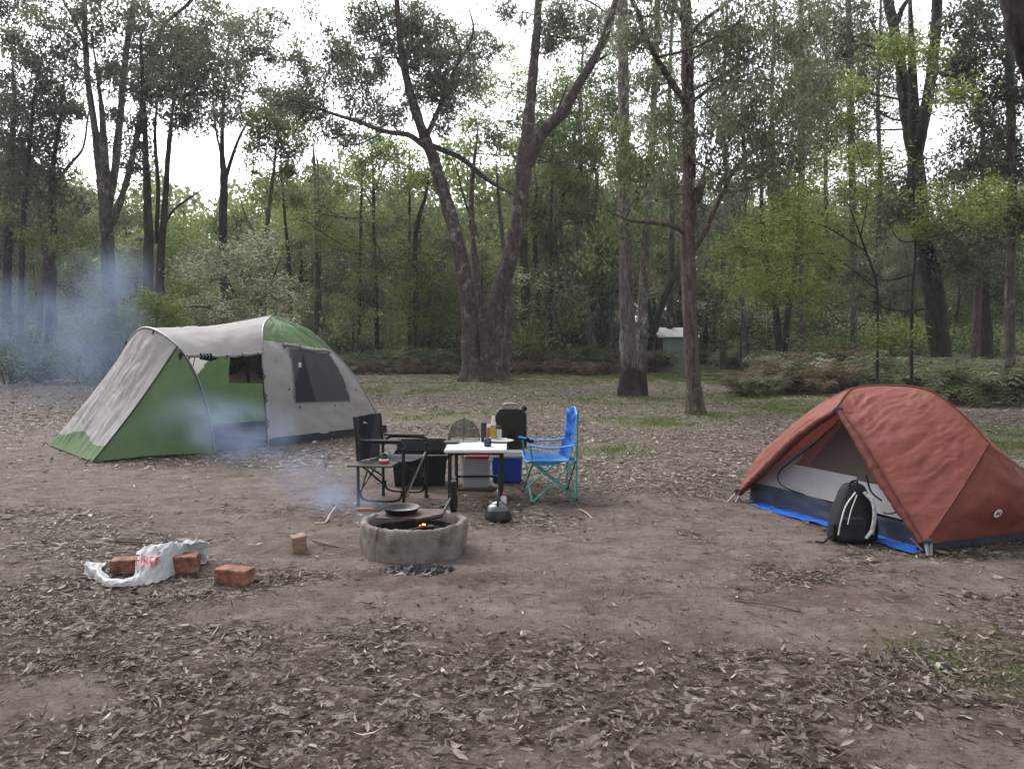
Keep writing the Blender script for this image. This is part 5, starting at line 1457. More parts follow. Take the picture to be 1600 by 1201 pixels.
mb.obj("webbing", [M["black_cloth"]], bp_root)
# ------------------------------------------------------------------ fire ring
fr0 = G(563, 862); fr1 = G(731, 862)
FC = Vector(((fr0.x + fr1.x) / 2, 0, 0)); FC.x = -.745; FC.y = 6.02
FR = .405; FH = .235
ring = thing("fire_ring", "cracked grey concrete fire ring with hinged steel hotplate and glowing embers", "fire pit", FC)
m, nt, out = new_mat("old_concrete")
g = nd(nt, "ShaderNodeNewGeometry")
def tn2(scale, det=6, rough=.6):
    n = nd(nt, "ShaderNodeTexNoise"); n.inputs["Scale"].default_value = scale; n.inputs["Detail"].default_value = det; n.inputs["Roughness"].default_value = rough
    nt.links.new(g.outputs["Position"], n.inputs["Vector"]); return n.outputs["Fac"]
c1 = ramp(nt, tn2(5, 9, .7), [(.34, (.10, .080, .070)), (.46, (.17, .145, .130)), (.6, (.225, .197, .182)), (.7, (.29, .26, .243))])
c2 = ramp(nt, tn2(16, 7, .7), [(.26, (.3, .27, .25)), (.36, (.85, .83, .82)), (.62, (1, 1, 1)), (.7, (1.2, 1.18, 1.16))])
mx = nd(nt, "ShaderNodeMix", data_type="RGBA", blend_type="MULTIPLY"); mx.inputs[0].default_value = .85
nt.links.new(c1, mx.inputs[6]); nt.links.new(c2, mx.inputs[7])
b = nd(nt, "ShaderNodeBsdfPrincipled"); b.inputs["Roughness"].default_value = .95; b.inputs["Specular IOR Level"].default_value = .1
nt.links.new(mx.outputs[2], b.inputs["Base Color"])
bp = nd(nt, "ShaderNodeBump"); bp.inputs["Strength"].default_value = .9; bp.inputs["Distance"].default_value = .012
nt.links.new(tn2(34, 8, .75), bp.inputs["Height"]); nt.links.new(bp.outputs[0], b.inputs["Normal"]); nt.links.new(b.outputs[0], out.inputs[0])
M["concrete"] = m
n = 300
prof = [(1.0, -.08), (1.0, 0), (1.0, .06), (.995, .12), (.99, .18), (.985, .222), (.955, .238), (.90, .238), (.86, .225), (.855, .15), (.85, .03)]
g_ = []
for i, (rr, z) in enumerate(prof):
    row = []
    for kq in range(n + 1):
        a = 2 * math.pi * kq / n
        crack_a = R(270) - .62 - .03 * math.sin(z * 40) - (z - .12) * -.25
        dist = abs((a - crack_a + math.pi) % (2 * math.pi) - math.pi)
        dip = .022 * math.exp(-(dist / .014) ** 2) if rr > .97 else (.012 * math.exp(-(dist / .02) ** 2))
        crumble = .020 * N3(math.cos(a) * 4, math.sin(a) * 4, z * 8) + .012 * N3(math.cos(a) * 14, math.sin(a) * 14, z * 30)
        r_ = FR * rr + crumble - dip
        top_n = (z > .15) * (.012 * N3(math.cos(a) * 3, math.sin(a) * 3, 2) + .008 * N3(math.cos(a) * 12, math.sin(a) * 12, 5) - dip * .5)
        row.append(np.array(FC + Vector((math.cos(a) * r_, math.sin(a) * r_, z + top_n))))
    g_.append(row)
mb = MB(); mb.grid(g_, mfun=lambda u, v: 1 if u > .86 else 0); mb.obj("concrete_ring", [M["concrete"], simple("soot_blackened", (.035, .03, .028), .95, var=.6, scale=9, bump=.6)], ring)
# ash bed
mb = MB(); ga = []
for i in range(16):
    rr = FR * .87 * i / 15
    ga.append([np.array(FC + Vector((math.cos(a) * rr, math.sin(a) * rr, .05 + .05 * (1 - i / 15) + .025 * N3(math.cos(a) * rr * 9, math.sin(a) * rr * 9, 2)))) for a in np.linspace(0, 2 * math.pi, 48)])
mb.grid(ga); mb.obj("ash", [simple("ash", (.05, .045, .043), .95, var=.7, scale=20, bump=.6)], ring)
mb = MB()
for i in range(12):
    a = rng.uniform(0, 6.28); c = FC + Vector((rng.normal() * .1 + .05, rng.normal() * .09, .10 + rng.random() * .03)); d = Vector((math.cos(a), math.sin(a), rng.normal() * .2)) * rng.uniform(.05, .13)
    mb.tube([c - d, c + Vector((0, 0, .01)), c + d], [.018, .022, .015], 7)
mb.obj("charred_wood", [M["black_cloth"]], ring)
me_, nt_, out_ = new_mat("ember_glow")
em = nd(nt_, "ShaderNodeEmission"); em.inputs[0].default_value = (1, .16, .02, 1); em.inputs[1].default_value = 9
nt_.links.new(em.outputs[0], out_.inputs[0])
mb = MB()
pe = P(661, 819, 5.95)
for (dx, dy, dz, r_) in [(0, 0, 0, .008), (.012, .01, -.003, .006), (-.03, .05, -.02, .003)]:
    c = pe + Vector((dx, dy, dz)); mb.lathe([(0.0005, -r_ * .6), (r_, -r_ * .2), (r_ * .7, r_ * .5), (.0005, r_ * .7)], c, 7)
mb.obj("ember", [me_], ring)
# post with hinged plate
pb = P(709, 816, 6.28); pb.z = 0.02
ptop = P(709, 751, 6.28)
mb = MB(); mb.box(((pb.x), pb.y, (.0 + ptop.z) / 2), (.048, .048, ptop.z), bevel=.006); mb.obj("post", [M["black_metal"]], ring)
mb = MB(); hz = .285
pl = [P(590, 810, 5.83), P(655, 813, 5.80), P(695, 797, 6.1), P(663, 795, 6.22), P(600, 797, 6.2)]
pl = [Vector((p.x, p.y, hz)) for p in [Vector((-1.00, 5.80, 0)), Vector((-.68, 5.77, 0)), Vector((-.53, 5.93, 0)), Vector((-.53, 6.12, 0)), Vector((-.98, 6.14, 0))]]
mb.add(pl + [p + Vector((0, 0, .010)) for p in pl], [(4, 3, 2, 1, 0), (5, 6, 7, 8, 9)] + [(i, (i + 1) % 5, 5 + (i + 1) % 5, 5 + i) for i in range(5)])
mb.obj("hotplate", [M["sooty"]], ring)
mb = MB()
mb.tube([pl[1] + Vector((-.02, -.0, -.008)), pl[2] + Vector((0, 0, -.008)), Vector((pb.x - .02, pb.y - .02, hz + .06))], .013, 6)
mb.tube([pl[3] + Vector((-.3, .05, .004)), pl[3] + Vector((.0, .04, .004)), Vector((pb.x - .02, pb.y + .02, hz + .03))], .008, 6)
mb.tube([Vector((pb.x, pb.y, hz + .02)), Vector((pb.x - .12, pb.y - .05, hz - .005)), pl[2]], .010, 6)
mb.tube([Vector((pb.x, pb.y, hz + .09)), Vector((pb.x, pb.y, hz - .02))], .034, 10)
mb.obj("hinge_arm", [M["black_metal"]], ring)

# frying pan
fp = Vector((P(628, 800, 5.98).x, 5.95, hz + .012))
pan = thing("frying_pan", "black frying pan with wooden handle on the fire ring's hotplate", "frying pan", fp)
mb = MB(); mb.lathe([(.0005, 0), (.105, 0), (.115, .006), (.138, .045), (.142, .047), (.137, .043), (.112, .010), (.104, .006), (.0005, .006)], fp, 40); mb.obj("pan_body", [M["enamel"]], pan)
h0 = fp + Vector((-.12, -.03, .035)); hd = Vector((-.975, -.22, .03)).normalized()
mb = MB(); mb.tube([h0, h0 + hd * .09], .008, 8, flat=.6); mb.obj("handle_shank", [M["black_metal"]], pan)
mb = MB(); mb.tube([h0 + hd * .085, h0 + hd * .12, h0 + hd * .17, h0 + hd * .20, h0 + hd * .21], [.010, .014, .013, .015, .008], 10); mb.obj("handle", [M["wood"]], pan)

# crumpled black plastic
cb = G(655, 893)
mb = MB(); gb_ = []
for i in range(26):
    row = []
    for j in range(60):
        u, v = i / 25, j / 59
        wd = .115 * math.sin(math.pi * (v * .94 + .03)) ** .5 * (1 + .4 * N3(v * 5, 1, 1))
        x = -.235 + .47 * v + .02 * N3(u * 4, v * 9, 1); y = (u - .5) * 2 * wd + .02 * N3(v * 8, u * 3, 4)
        e = min(u, 1 - u) * 2
        z = .006 + max(0, .036 * e ** .5 * (abs(N3(v * 9, u * 5, 2)) * 2.0 + abs(N3(v * 18, u * 8, 6)) * .7 + .2) * (.5 + .5 * math.sin(math.pi * v)))
        row.append(np.array((cb.x + x, cb.y + y, z)))
    gb_.append(row)
mb.grid(gb_, smooth=False)
tag(mb.obj("plastic_bag", [simple("black_shiny_film", (.004, .005, .006), .42, spec=.3, bump=.6, bscale=45)], origin=cb), "crumpled shiny black plastic bag at the foot of the fire ring", "plastic bag")

# ------------------------------------------------------------------ bricks
m, nt, out = new_mat("clay_brick")
tc = nd(nt, "ShaderNodeTexCoord")
n1 = nd(nt, "ShaderNodeTexNoise"); n1.inputs["Scale"].default_value = 14; n1.inputs["Detail"].default_value = 8; n1.inputs["Roughness"].default_value = .7; nt.links.new(tc.outputs["Object"], n1.inputs["Vector"])
c = ramp(nt, n1.outputs["Fac"], [(.34, (.035, .020, .015)), (.44, (.125, .044, .026)), (.56, (.20, .074, .044)), (.66, (.23, .14, .11))])
b = nd(nt, "ShaderNodeBsdfPrincipled"); b.inputs["Roughness"].default_value = .9; nt.links.new(c, b.inputs["Base Color"])
bp = nd(nt, "ShaderNodeBump"); bp.inputs["Strength"].default_value = .8; bp.inputs["Distance"].default_value = .008
nt.links.new(n1.outputs["Fac"], bp.inputs["Height"]); nt.links.new(bp.outputs[0], b.inputs["Normal"]); nt.links.new(b.outputs[0], out.inputs[0])
M["brick"] = m
def brick(name, label, pxy, ang, size, mat="brick", cat="brick", group=None, tilt=(0, 0), lift=0):
    c0 = G(*pxy); n_ = 14
    Rm = Matrix.Rotation(ang, 3, 'Z') @ Matrix.Rotation(tilt[0], 3, 'X') @ Matrix.Rotation(tilt[1], 3, 'Y')
    bm_ = MB(); c = c0 + Vector((0, 0, size[2] / 2 - .004 + lift))
    sx, sy, sz = [s / 2 for s in size]
    def face(fn):
        rows = []
        for i in range(n_):
            row = []
            for j in range(n_):
                u, v = i / (n_ - 1) * 2 - 1, j / (n_ - 1) * 2 - 1
                p = Vector(fn(u, v)); q = Vector((p.x * sx, p.y * sy, p.z * sz))
                rb = .010
                inner = Vector((max(-sx + rb, min(sx - rb, q.x)), max(-sy + rb, min(sy - rb, q.y)), max(-sz + rb, min(sz - rb, q.z))))
                d = q - inner
                if d.length > 1e-6: q = inner + d.normalized() * min(rb, d.length)
                q *= 1 + .05 * N3(q.x * 18 + pxy[0], q.y * 18, q.z * 18)
                q += Vector((N3(q.x * 60, q.y * 60, q.z * 60), N3(q.y * 60, q.z * 60, q.x * 60 + 9), N3(q.z * 60, q.x * 60, q.y * 60 + 5))) * .004
                row.append(c + Rm @ q)
            rows.append(row)
        bm_.grid(rows)
    face(lambda u, v: (u, v, 1)); face(lambda u, v: (v, u, -1)); face(lambda u, v: (u, -1, v)); face(lambda u, v: (v, 1, u)); face(lambda u, v: (1, u, v)); face(lambda u, v: (-1, v, u))
    return tag(bm_.obj(name, [M[mat]], origin=c0), label, cat, group)
brick("brick", "red clay brick against the right side of the white bag", (284, 893), R(8), (.225, .14, .125), group="loose red bricks")
brick("brick", "red clay brick nearest the camera, right of the white bag", (367, 910), R(-16), (.235, .125, .105), group="loose red bricks")
brick("brick", "dark red brick inside the mouth of the white bag", (196, 893), R(12), (.17, .12, .10), group="loose red bricks")
M["wood_block"] = simple("sawn_timber", (.25, .165, .125), .85, var=.3, scale=18, bump=.5, bscale=50, stretch=(1, 1, 4))
brick("wood_block", "tan split wood block standing between the fire ring and the bricks", (467, 862), R(24), (.11, .10, .135), "wood_block", "wood block", tilt=(R(4), R(-5)))

# ------------------------------------------------------------------ white bag
bagY = 5.2
def bgp(px, py, dY=0): return np.array(P(px, py, bagY + dY))
# rows run from the front lip over the top to the back; columns from the left tip to the right end
ctrl = [
 # front-bottom          front-mid              crest                 back-top             back-bottom
 [bgp(131, 881, .18), bgp(133, 878, .20), bgp(136, 877, .24), bgp(140, 878, .28), bgp(142, 884, .30)],
 [bgp(150, 901, .0), bgp(152, 895, .03), bgp(156, 890, .12), bgp(165, 880, .38), bgp(168, 884, .42)],
 [bgp(168, 914, -.12), bgp(172, 905, -.09), bgp(180, 903, .05), bgp(188, 882, .42), bgp(190, 884, .45)],
 [bgp(198, 912, -.11), bgp(205, 904, -.07), bgp(210, 898, .05), bgp(205, 880, .42), bgp(210, 884, .45)],
 [bgp(228, 908, -.08), bgp(222, 892, -.02), bgp(212, 869, .12), bgp(225, 858, .28), bgp(235, 880, .4)],
 [bgp(246, 902, -.02), bgp(240, 882, .02), bgp(232, 858, .14), bgp(240, 853, .25), bgp(250, 880, .4)],
 [bgp(262, 893, .06), bgp(258, 872, .10), bgp(258, 853, .16), bgp(262, 851, .26), bgp(268, 876, .42)],
 [bgp(280, 878, .22), bgp(280, 864, .24), bgp(282, 850, .28), bgp(286, 848, .36), bgp(290, 872, .45)],
 [bgp(300, 868, .36), bgp(300, 856, .36), bgp(303, 844, .34), bgp(306, 850, .46), bgp(308, 868, .52)],
 [bgp(322, 866, .42), bgp(325, 856, .42), bgp(326, 850, .40), bgp(326, 853, .48), bgp(324, 866, .52)],
]
for row in ctrl:
    for i, p in enumerate(row):
        if i in (0, 4): p[2] = .006
        p[2] = max(p[2], .006)
rows = [catmull(r_, 5) for r_ in ctrl]
colsn = list(zip(*rows))
gB = [catmull(list(c_), 5) for c_ in colsn]      # gB[v][u]
NB_, MB_ = len(gB), len(gB[0])
A = np.array([[p for p in r_] for r_ in gB])
for i in range(NB_):
    for j in range(MB_):
        x, y, z = A[i, j]
        A[i, j, 2] = max(.005, z + .012 * N3(x * 22, y * 22, 1) + .010 * N3(x * 55, y * 55, 1) + .024 * (1 - abs(N3(x * 9 + 3, y * 14, 4)) * 4) * .6 * min(1, z * 12) * .5)
        A[i, j, 1] += .020 * N3(x * 16, z * 22, 6) + .012 * (1 - abs(N3(x * 30, z * 12, 2)) * 4) * min(1, z * 14)
mb = MB(); mb.grid([list(r_) for r_ in A], smooth=False, keep=lambda u, v: not (.50 < u < .93 and .12 < v < .42))
M["bag"] = simple("white_woven_plastic", (.50, .51, .52), .45, var=.05, bump=.6, bscale=26, trans=.2)
bag = thing("plastic_sack", "crumpled white plastic firewood sack printed in red, lying open around a brick", "sack", G(230, 900))
mb.obj("sack_body", [M["bag"]], bag)
# printing: letters follow the folds of the front
def proj_px(p):
    d = Vector(p) - Vector((0, 0, CAM_H)); c, s = math.cos(PITCH), math.sin(PITCH)
    dep = d.y * c - d.z * s
    return d.x / dep * F_PX + 800, 600.5 - (d.y * s + d.z * c) / dep * F_PX
cands = [(i, j, *proj_px(A[i, j])) for i in range(0, int(NB_ * .55)) for j in range(int(MB_ * .40), int(MB_ * .9))]
def bag_at(px, py):
    c = sorted(cands, key=lambda q: (q[2] - px) ** 2 + (q[3] - py) ** 2)[:24]
    w_ = np.array([1 / (20 + (q[2] - px) ** 2 + (q[3] - py) ** 2) for q in c])
    p = sum(A[q[0], q[1]] * ww for q, ww in zip(c, w_)) / w_.sum()
    return P(px, py, float(p[1]) - .030)
def text_mesh(txt, size):
    cu_ = bpy.data.curves.new("lettering", "FONT"); cu_.body = txt; cu_.size = size; cu_.resolution_u = 3
    o = bpy.data.objects.new("lettering", cu_); col.objects.link(o)
    dg = bpy.context.evaluated_depsgraph_get(); me = bpy.data.meshes.new_from_object(o.evaluated_get(dg))
    bpy.data.objects.remove(o)
    import bmesh
    bm = bmesh.new(); bm.from_mesh(me); bmesh.ops.triangulate(bm, faces=bm.faces[:])
    bmesh.ops.subdivide_edges(bm, edges=[e for e in bm.edges if e.calc_length() > size * .12], cuts=1)
    bm.to_mesh(me); bm.free()
    return me
M["red_ink"] = simple("red_print", (.50, .03, .07), .55)
tm = text_mesh("FIRE", 1.0)
vs = [v.co.copy() for v in tm.vertices]; x1 = max(v.x for v in vs)
mbt = MB()
out_v = []
for v in vs:
    u = v.x / x1
    px = 211 + 29 * u; py = 884 + 2.0 * u - v.y * (24 + 3 * (1 - u))  # letters about fourteen pixels tall, leaning with the cloth
    px += v.y * 1.5
    out_v.append(bag_at(px, py))
mbt.add(out_v, [tuple(p.vertices) for p in tm.polygons]); 
# the squiggle logo after the word
for k_ in range(3):
    c_ = [bag_at(240 + 2.5 * k_ + 6 * t, 882 - k_ * .6 - 11 * t + 3 * math.sin(t * 6.28)) for t in np.linspace(0, 1, 12)]
    mbt.tube(c_, .0055, 4, flat=.3)
mbt.obj("printing", [M["red_ink"]], bag)

# sticks
def stick(label, pts, r_, mat="bark_stick", cat="stick"):
    mb = MB(); q = [(*G(px, py)[:2], ground_z(*G(px, py)[:2]) + dz + r_ * .6, r_ * (1 - .4 * i / len(pts))) for i, (px, py, dz) in enumerate(pts)]
    bark_tube(mb, q, n=6, k=4)
    return tag(mb.obj("stick", [M[mat]], origin=G(*pts[0][:2])), label, cat, "dead sticks on the ground")
M["bark_stick"] = simple("dead_stick", (.10, .075, .065), .9, var=.4, scale=20, bump=.5)
M["pale_stick"] = simple("pale_splinter", (.42, .34, .27), .85, var=.2, scale=20, bump=.4)
stick("pale splinter with a raised end behind the wood block", [(492, 818, 0), (508, 817, .0), (516, 809, .03), (524, 803, .06)], .012, "pale_stick")
stick("long thin dark stick behind the white sack", [(165, 846, 0), (200, 850, .01), (235, 852, .01), (262, 853, 0)], .009)
stick("short dark stick on the bare dirt below the fire ring", [(515, 1003, 0), (540, 1004, .01), (562, 1006, 0)], .006)
stick("forked pale twig right of the bare dirt, beyond the kettle", [(905, 797, 0), (915, 803, .01), (926, 812, 0)], .007, "pale_stick")
stick("thin brown stick in the leaf litter beside the tarp", [(1148, 940, 0), (1200, 952, .02), (1250, 958, 0)], .005)
stick("curved twig lying between the wood block and the ring", [(488, 845, 0), (505, 852, .01), (530, 856, 0)], .006)
stick("bent dark twig in the litter at the lower left", [(300, 1078, 0), (330, 1068, .01), (356, 1062, 0)], .006)

# ------------------------------------------------------------------ kettle
kc = G(778, 812)
ket = thing("kettle", "squat black and chrome camp kettle on the dirt in front of the table", "kettle", kc)
mb = MB(); mb.lathe([(.0005, .002), (.112, .002), (.121, .012), (.121, .03), (.116, .065), (.106, .098)], kc, 40); mb.obj("kettle_base", [M["enamel"]], ket)
mb = MB(); mb.lathe([(.106, .098), (.096, .118), (.080, .136), (.060, .147), (.05, .15)], kc, 40)
mb.obj("kettle_shoulder", [M["chrome"]], ket)
mb = MB(); mb.lathe([(.062, .147), (.058, .155), (.03, .165), (.012, .168), (.012, .176), (.018, .184), (.013, .196), (.0005, .198)], kc, 30); mb.obj("lid", [M["chrome"]], ket)
mb = MB(); mb.tube(catmull([kc + Vector((.0, -.07, .12)), kc + Vector((.0, -.078, .19)), kc + Vector((-.002, -.03, .258)), kc + Vector((-.002, .03, .258)), kc + Vector((0, .078, .19)), kc + Vector((0, .07, .12))], 6), .010, 8); mb.obj("handle", [M["enamel"]], ket)
mb = MB(); mb.tube([kc + Vector((-.085, .03, .075)), kc + Vector((-.115, .045, .115)), kc + Vector((-.128, .05, .128))], [.022, .015, .012], 10); mb.obj("spout", [M["enamel"]], ket)
# sauce bottle behind the kettle
sb = G(787, 800); sb = Vector((G(787, 792).x, G(787, 792).y, 0))
bo = thing("squeeze_bottle", "small white squeeze bottle with red cap standing behind the kettle", "bottle", sb)
mb = MB(); mb.lathe([(.0005, 0), (.026, 0), (.028, .01), (.028, .09), (.02, .108), (.013, .112), (.0005, .112)], sb, 20, sy=.7); mb.obj("bottle_body", [M["white_plastic"]], bo)
mb = MB(); mb.lathe([(.017, .112), (.018, .135), (.009, .142), (.006, .158), (.0005, .16)], sb, 16); mb.obj("cap", [M["red_plastic"]], bo)

# ------------------------------------------------------------------ folding table
def pr(px, py, Y): return P(px, py, Y)
tz = .545
t0 = Vector((-.645, 7.60, 0)); t1_ = Vector((-.062, 7.60, 0)); t3 = Vector((-.655, 8.50, 0)); t2_ = Vector((-.035, 8.50, 0))
tab = thing("folding_table", "small white-topped folding camp table with black legs", "table", (-.35, 8.05, 0))
c = Vector((-.35, 8.05, tz)); mb = MB(); mb.box(c + Vector((0, 0, -.014)), (.60, .92, .034), bevel=.008)
mb.obj("table_top", [M["white_plastic"]], tab)
mb = MB(); mb.box(c + Vector((0, 0, -.044)), (.54, .84, .022), bevel=.004); mb.obj("frame", [M["black_metal"]], tab)
for (x, y) in ((-.60, 7.66), (-.10, 7.66), (-.59, 8.42), (-.12, 8.42)):
    mb = MB(); mb.tube([(x, y, .50), (x, y, .0)], .019, 8); mb.tube([(x, y, .03), (x, y, .0)], .020, 8); mb.obj("leg", [M["black_metal"]], tab)
mb = MB()
mb.tube([(-.60, 7.66, .15), (-.10, 7.66, .15)], .014, 8); mb.tube([(-.59, 8.42, .15), (-.12, 8.42, .15)], .013, 8)
mb.tube([(-.60, 7.66, .15), (-.59, 8.42, .15)], .012, 8); mb.tube([(-.10, 7.66, .15), (-.12, 8.42, .15)], .012, 8)
mb.tube([(-.10, 7.70, .42), (-.11, 8.3, .18)], .010, 6); mb.tube([(-.12, 8.38, .42), (-.13, 7.8, .18)], .010, 6)
mb.obj("brace", [M["black_metal"]], tab)
ty = tz + .004
def on_table(px, py):
    g0 = G(px, py, ty); return Vector((g0.x, min(g0.y, 8.48), ty))
def plate(label, px, py, r_, mat, over=0):
    c = on_table(px, py) + Vector((over, 0, 0))
    o = MB(); o.lathe([(.0005, .002), (r_ * .62, .002), (r_ * .7, .006), (r_, .016), (r_ * 1.0, .018), (r_ * .7, .010), (r_ * .6, .007), (.0005, .007)], c, 36)
    return tag(o.obj("plate", [M[mat], M["white_plastic"]], origin=c), label, "plate", "plates on the folding table")
plate("dark round plate at the left edge of the white table", 706, 692, .085, "enamel")
plate("pale grey plate at the right edge of the white table", 783, 690, .135, "grey_plastic")
mb = MB(); c = on_table(762, 697)
mug = thing("mug", "small dark blue enamel mug near the front of the table", "mug", c)
mb.lathe([(.0005, .002), (.034, .002), (.037, .008), (.037, .082), (.035, .084), (.033, .08), (.033, .01), (.0005, .01)], c, 26); mb.obj("mug_body", [M["mug"]], mug)
mb = MB(); mb.tube(catmull([c + Vector((-.02, .03, .07)), c + Vector((-.03, .062, .06)), c + Vector((-.03, .06, .03)), c + Vector((-.02, .03, .02))], 4), .005, 6); mb.obj("handle", [M["mug"]], mug)
# food cover
fc_ = Vector((-.50, 8.30, ty))
cov = thing("food_cover", "fold-up dark net food cover at the far left corner of the table", "food cover", fc_)
mb = MB(); gcv = []
for i in range(9):
    t = i / 8 * math.pi / 2
    gcv.append([np.array(fc_ + Vector((math.cos(a) * .165 * math.cos(t) ** .8, math.sin(a) * .13 * math.cos(t) ** .8, .22 * math.sin(t)))) for a in np.linspace(0, 2 * math.pi, 33)])
mb.grid(gcv); mb.obj("net", [mesh_mat("fine_black_net", (.03, .03, .03), .38)], cov)
mb = MB()
for a in (0, math.pi / 2): mb.tube([Vector(fc_) + Vector((math.cos(a) * .166 * math.cos(t), math.sin(a) * .131 * math.cos(t), .222 * math.sin(t))) if t <= math.pi / 2 else Vector(fc_) + Vector((math.cos(a) * .166 * math.cos(t), math.sin(a) * .131 * math.cos(t), .222 * math.sin(t))) for t in np.linspace(0, math.pi, 20)], .003, 5)
mb.tube([Vector(p) for p in gcv[0][:-1]], .004, 5, closed=True); mb.lathe([(.004, .215), (.010, .222), (.006, .236), (.0005, .238)], fc_, 10)
mb.obj("wire_frame", [M["black_metal"]], cov)
# things round the cover
def little(name, label, cat, px, py, prof, mat, extra=None):
    c = on_table(px, py); r0 = thing(name, label, cat, c)
    mb = MB(); mb.lathe(prof, c, 22); mb.obj(name + "_body", [M[mat]], r0)
    if extra:
        mb = MB(); mb.lathe(extra[1], c, 18); mb.obj("cap", [M[extra[0]]], r0)
    return r0
M["glass_oil"] = M["oil"]
little("oil_bottle", "tall bottle of yellow oil with a white top on the table", "bottle", 771, 687, [(.0005, .001), (.028, .001), (.031, .01), (.031, .15), (.026, .175)], "oil", ("white_plastic", [(.031, .155), (.024, .19), (.017, .205), (.017, .235), (.012, .25), (.0005, .252)]))
little("sauce_bottle", "small brown sauce bottle with black cap between oil and jerry can", "bottle", 780, 686, [(.0005, .001), (.024, .001), (.026, .01), (.026, .09), (.018, .11)], "paper", ("black_plastic", [(.020, .108), (.020, .14), (.0005, .142)]))
little("jar", "small brown jar behind the grey box on the table", "jar", 764, 685, [(.0005, .001), (.022, .001), (.024, .01), (.024, .10), (.016, .12)], "wood", ("white_plastic", [(.018, .12), (.018, .15), (.0005, .152)]))
c = on_table(756, 690)
cn = thing("grey_canister", "tall plain dark grey box standing beside the blue mug", "canister", c)
mb = MB(); mb.box(c + Vector((0, 0, .090)), (.055, .05, .178), bevel=.006); mb.obj("canister_body", [M["side_cloth"]], cn)
mb = MB(); mb.box(c + Vector((0, 0, .188)), (.050, .045, .018), bevel=.004); mb.obj("lid", [M["black_plastic"]], cn)
mb = MB(); a0 = on_table(712, 686); mb.box(a0 + Vector((.05, 0, .02)), (.10, .03, .012), Matrix.Rotation(R(12), 3, 'Z'), bevel=.004); mb.tube([a0 + Vector((.1, .02, .025)), a0 + Vector((.17, .05, .05))], .005, 5)
tag(mb.obj("knife", [simple("mint_plastic", (.20, .36, .30), .5)], origin=a0), "knife with pale mint handle lying under the net food cover", "knife")
mb = MB(); a0 = on_table(736, 686); mb.box(a0 + Vector((0, 0, .006)), (.20, .06, .010), Matrix.Rotation(R(-6), 3, 'Z'), bevel=.003)
tag(mb.obj("tray", [M["paper"]], origin=a0), "flat pale packet lying on the table by the food cover", "packet")

# ------------------------------------------------------------------ coolers under the table
gc = Vector(((G(745, 757)).x + .0, 8.62, 0))
ck = thing("cooler_bucket", "grey-white square cool box with pinkish red lid under the table", "cool box", gc)
mb = MB(); mb.box(gc + Vector((0, 0, .162)), (.31, .26, .324), bevel=.02, taper=.92); mb.obj("box_body", [M["grey_plastic"]], ck)
mb = MB(); mb.box(gc + Vector((.015, 0, .340)), (.26, .25, .035), bevel=.012); mb.obj("lid", [M["red_plastic"]], ck)
mb = MB(); mb.tube(catmull([gc + Vector((-.155, -.1, .36)), gc + Vector((-.17, -.12, .30)), gc + Vector((-.155, .1, .36))], 5), .007, 6); mb.box(gc + Vector((-.15, -.02, .355)), (.04, .2, .06), bevel=.01); mb.obj("handle", [M["white_plastic"]], ck)
bc = Vector((G(794, 757).x + .0, 8.98, 0)); bc.x = -.055
cb2 = thing("cool_box", "deep blue cool box with white lid behind the table, carrying the jerry can", "cool box", bc)
mb = MB(); mb.box(bc + Vector((0, 0, .14)), (.34, .30, .28), bevel=.02, taper=.93); mb.obj("box_body", [M["blue_plastic"]], cb2)
mb = MB(); mb.box(bc + Vector((0, 0, .325)), (.37, .33, .09), bevel=.022); mb.obj("lid", [M["white_plastic"]], cb2)
# jerry can
jc = bc + Vector((.045, .0, .370))
jer = thing("jerry_can", "olive drab jerry can with triple handle standing on the blue cool box", "jerry can", jc)
mb = MB()
outl = [(-.165, 0.01), (-.175, .03), (-.175, .385), (-.125, .455), (.125, .455), (.175, .385), (.175, .03), (.165, 0.01)]
for i, (sy_, s_) in enumerate([(.0, 1)]):
    yy = [(-.085, .94), (-.095, .975), (-.07, 1.0), (.07, 1.0), (.095, .975), (.085, .94)]
    ring_ = [[np.array(jc + Vector((x * f, y, .235 + (z - .235) * f))) for (x, z) in outl + outl[:1]] for (y, f) in yy]
    mb.grid(ring_, smooth=False)
    for rI in (0, -1):
        mb.add(ring_[rI][:-1], [tuple(range(len(outl)))])
mb.obj("can_body", [M["olive_plastic"]], jer)
mb = MB()
for (a, b_) in (((-.12, .06), (.12, .33)), ((-.12, .33), (.12, .06))):
    mb.tube([jc + Vector((a[0], -.093, a[1])), jc + Vector((b_[0], -.093, b_[1]))], .013, 6, flat=.5)
mb.tube([jc + Vector((-.13, -.09, .40)), jc + Vector((.13, -.09, .40))], .008, 5)
mb.obj("pressed_rib", [M["olive_plastic"]], jer)
mb = MB()
for y in (-.055, 0, .055):
    mb.tube(catmull([jc + Vector((-.085, y, .45)), jc + Vector((-.075, y, .50)), jc + Vector((.055, y, .50)), jc + Vector((.07, y, .45))], 5), .013, 7)
mb.obj("handle", [M["olive_highlight"]], jer)
mb = MB(); mb.tube([jc + Vector((.12, 0, .43)), jc + Vector((.165, 0, .475))], .032, 12); mb.obj("cap", [M["black_plastic"]], jer)
mb = MB(); mb.tube([jc + Vector((-.12, 0, .43)), jc + Vector((-.15, 0, .47))], .026, 12); mb.box(jc + Vector((-.13, -.03, .425)), (.07, .1, .05), Matrix.Rotation(R(-50), 3, 'Y'), bevel=.01); mb.obj("spout_cap", [M["olive_highlight"]], jer)

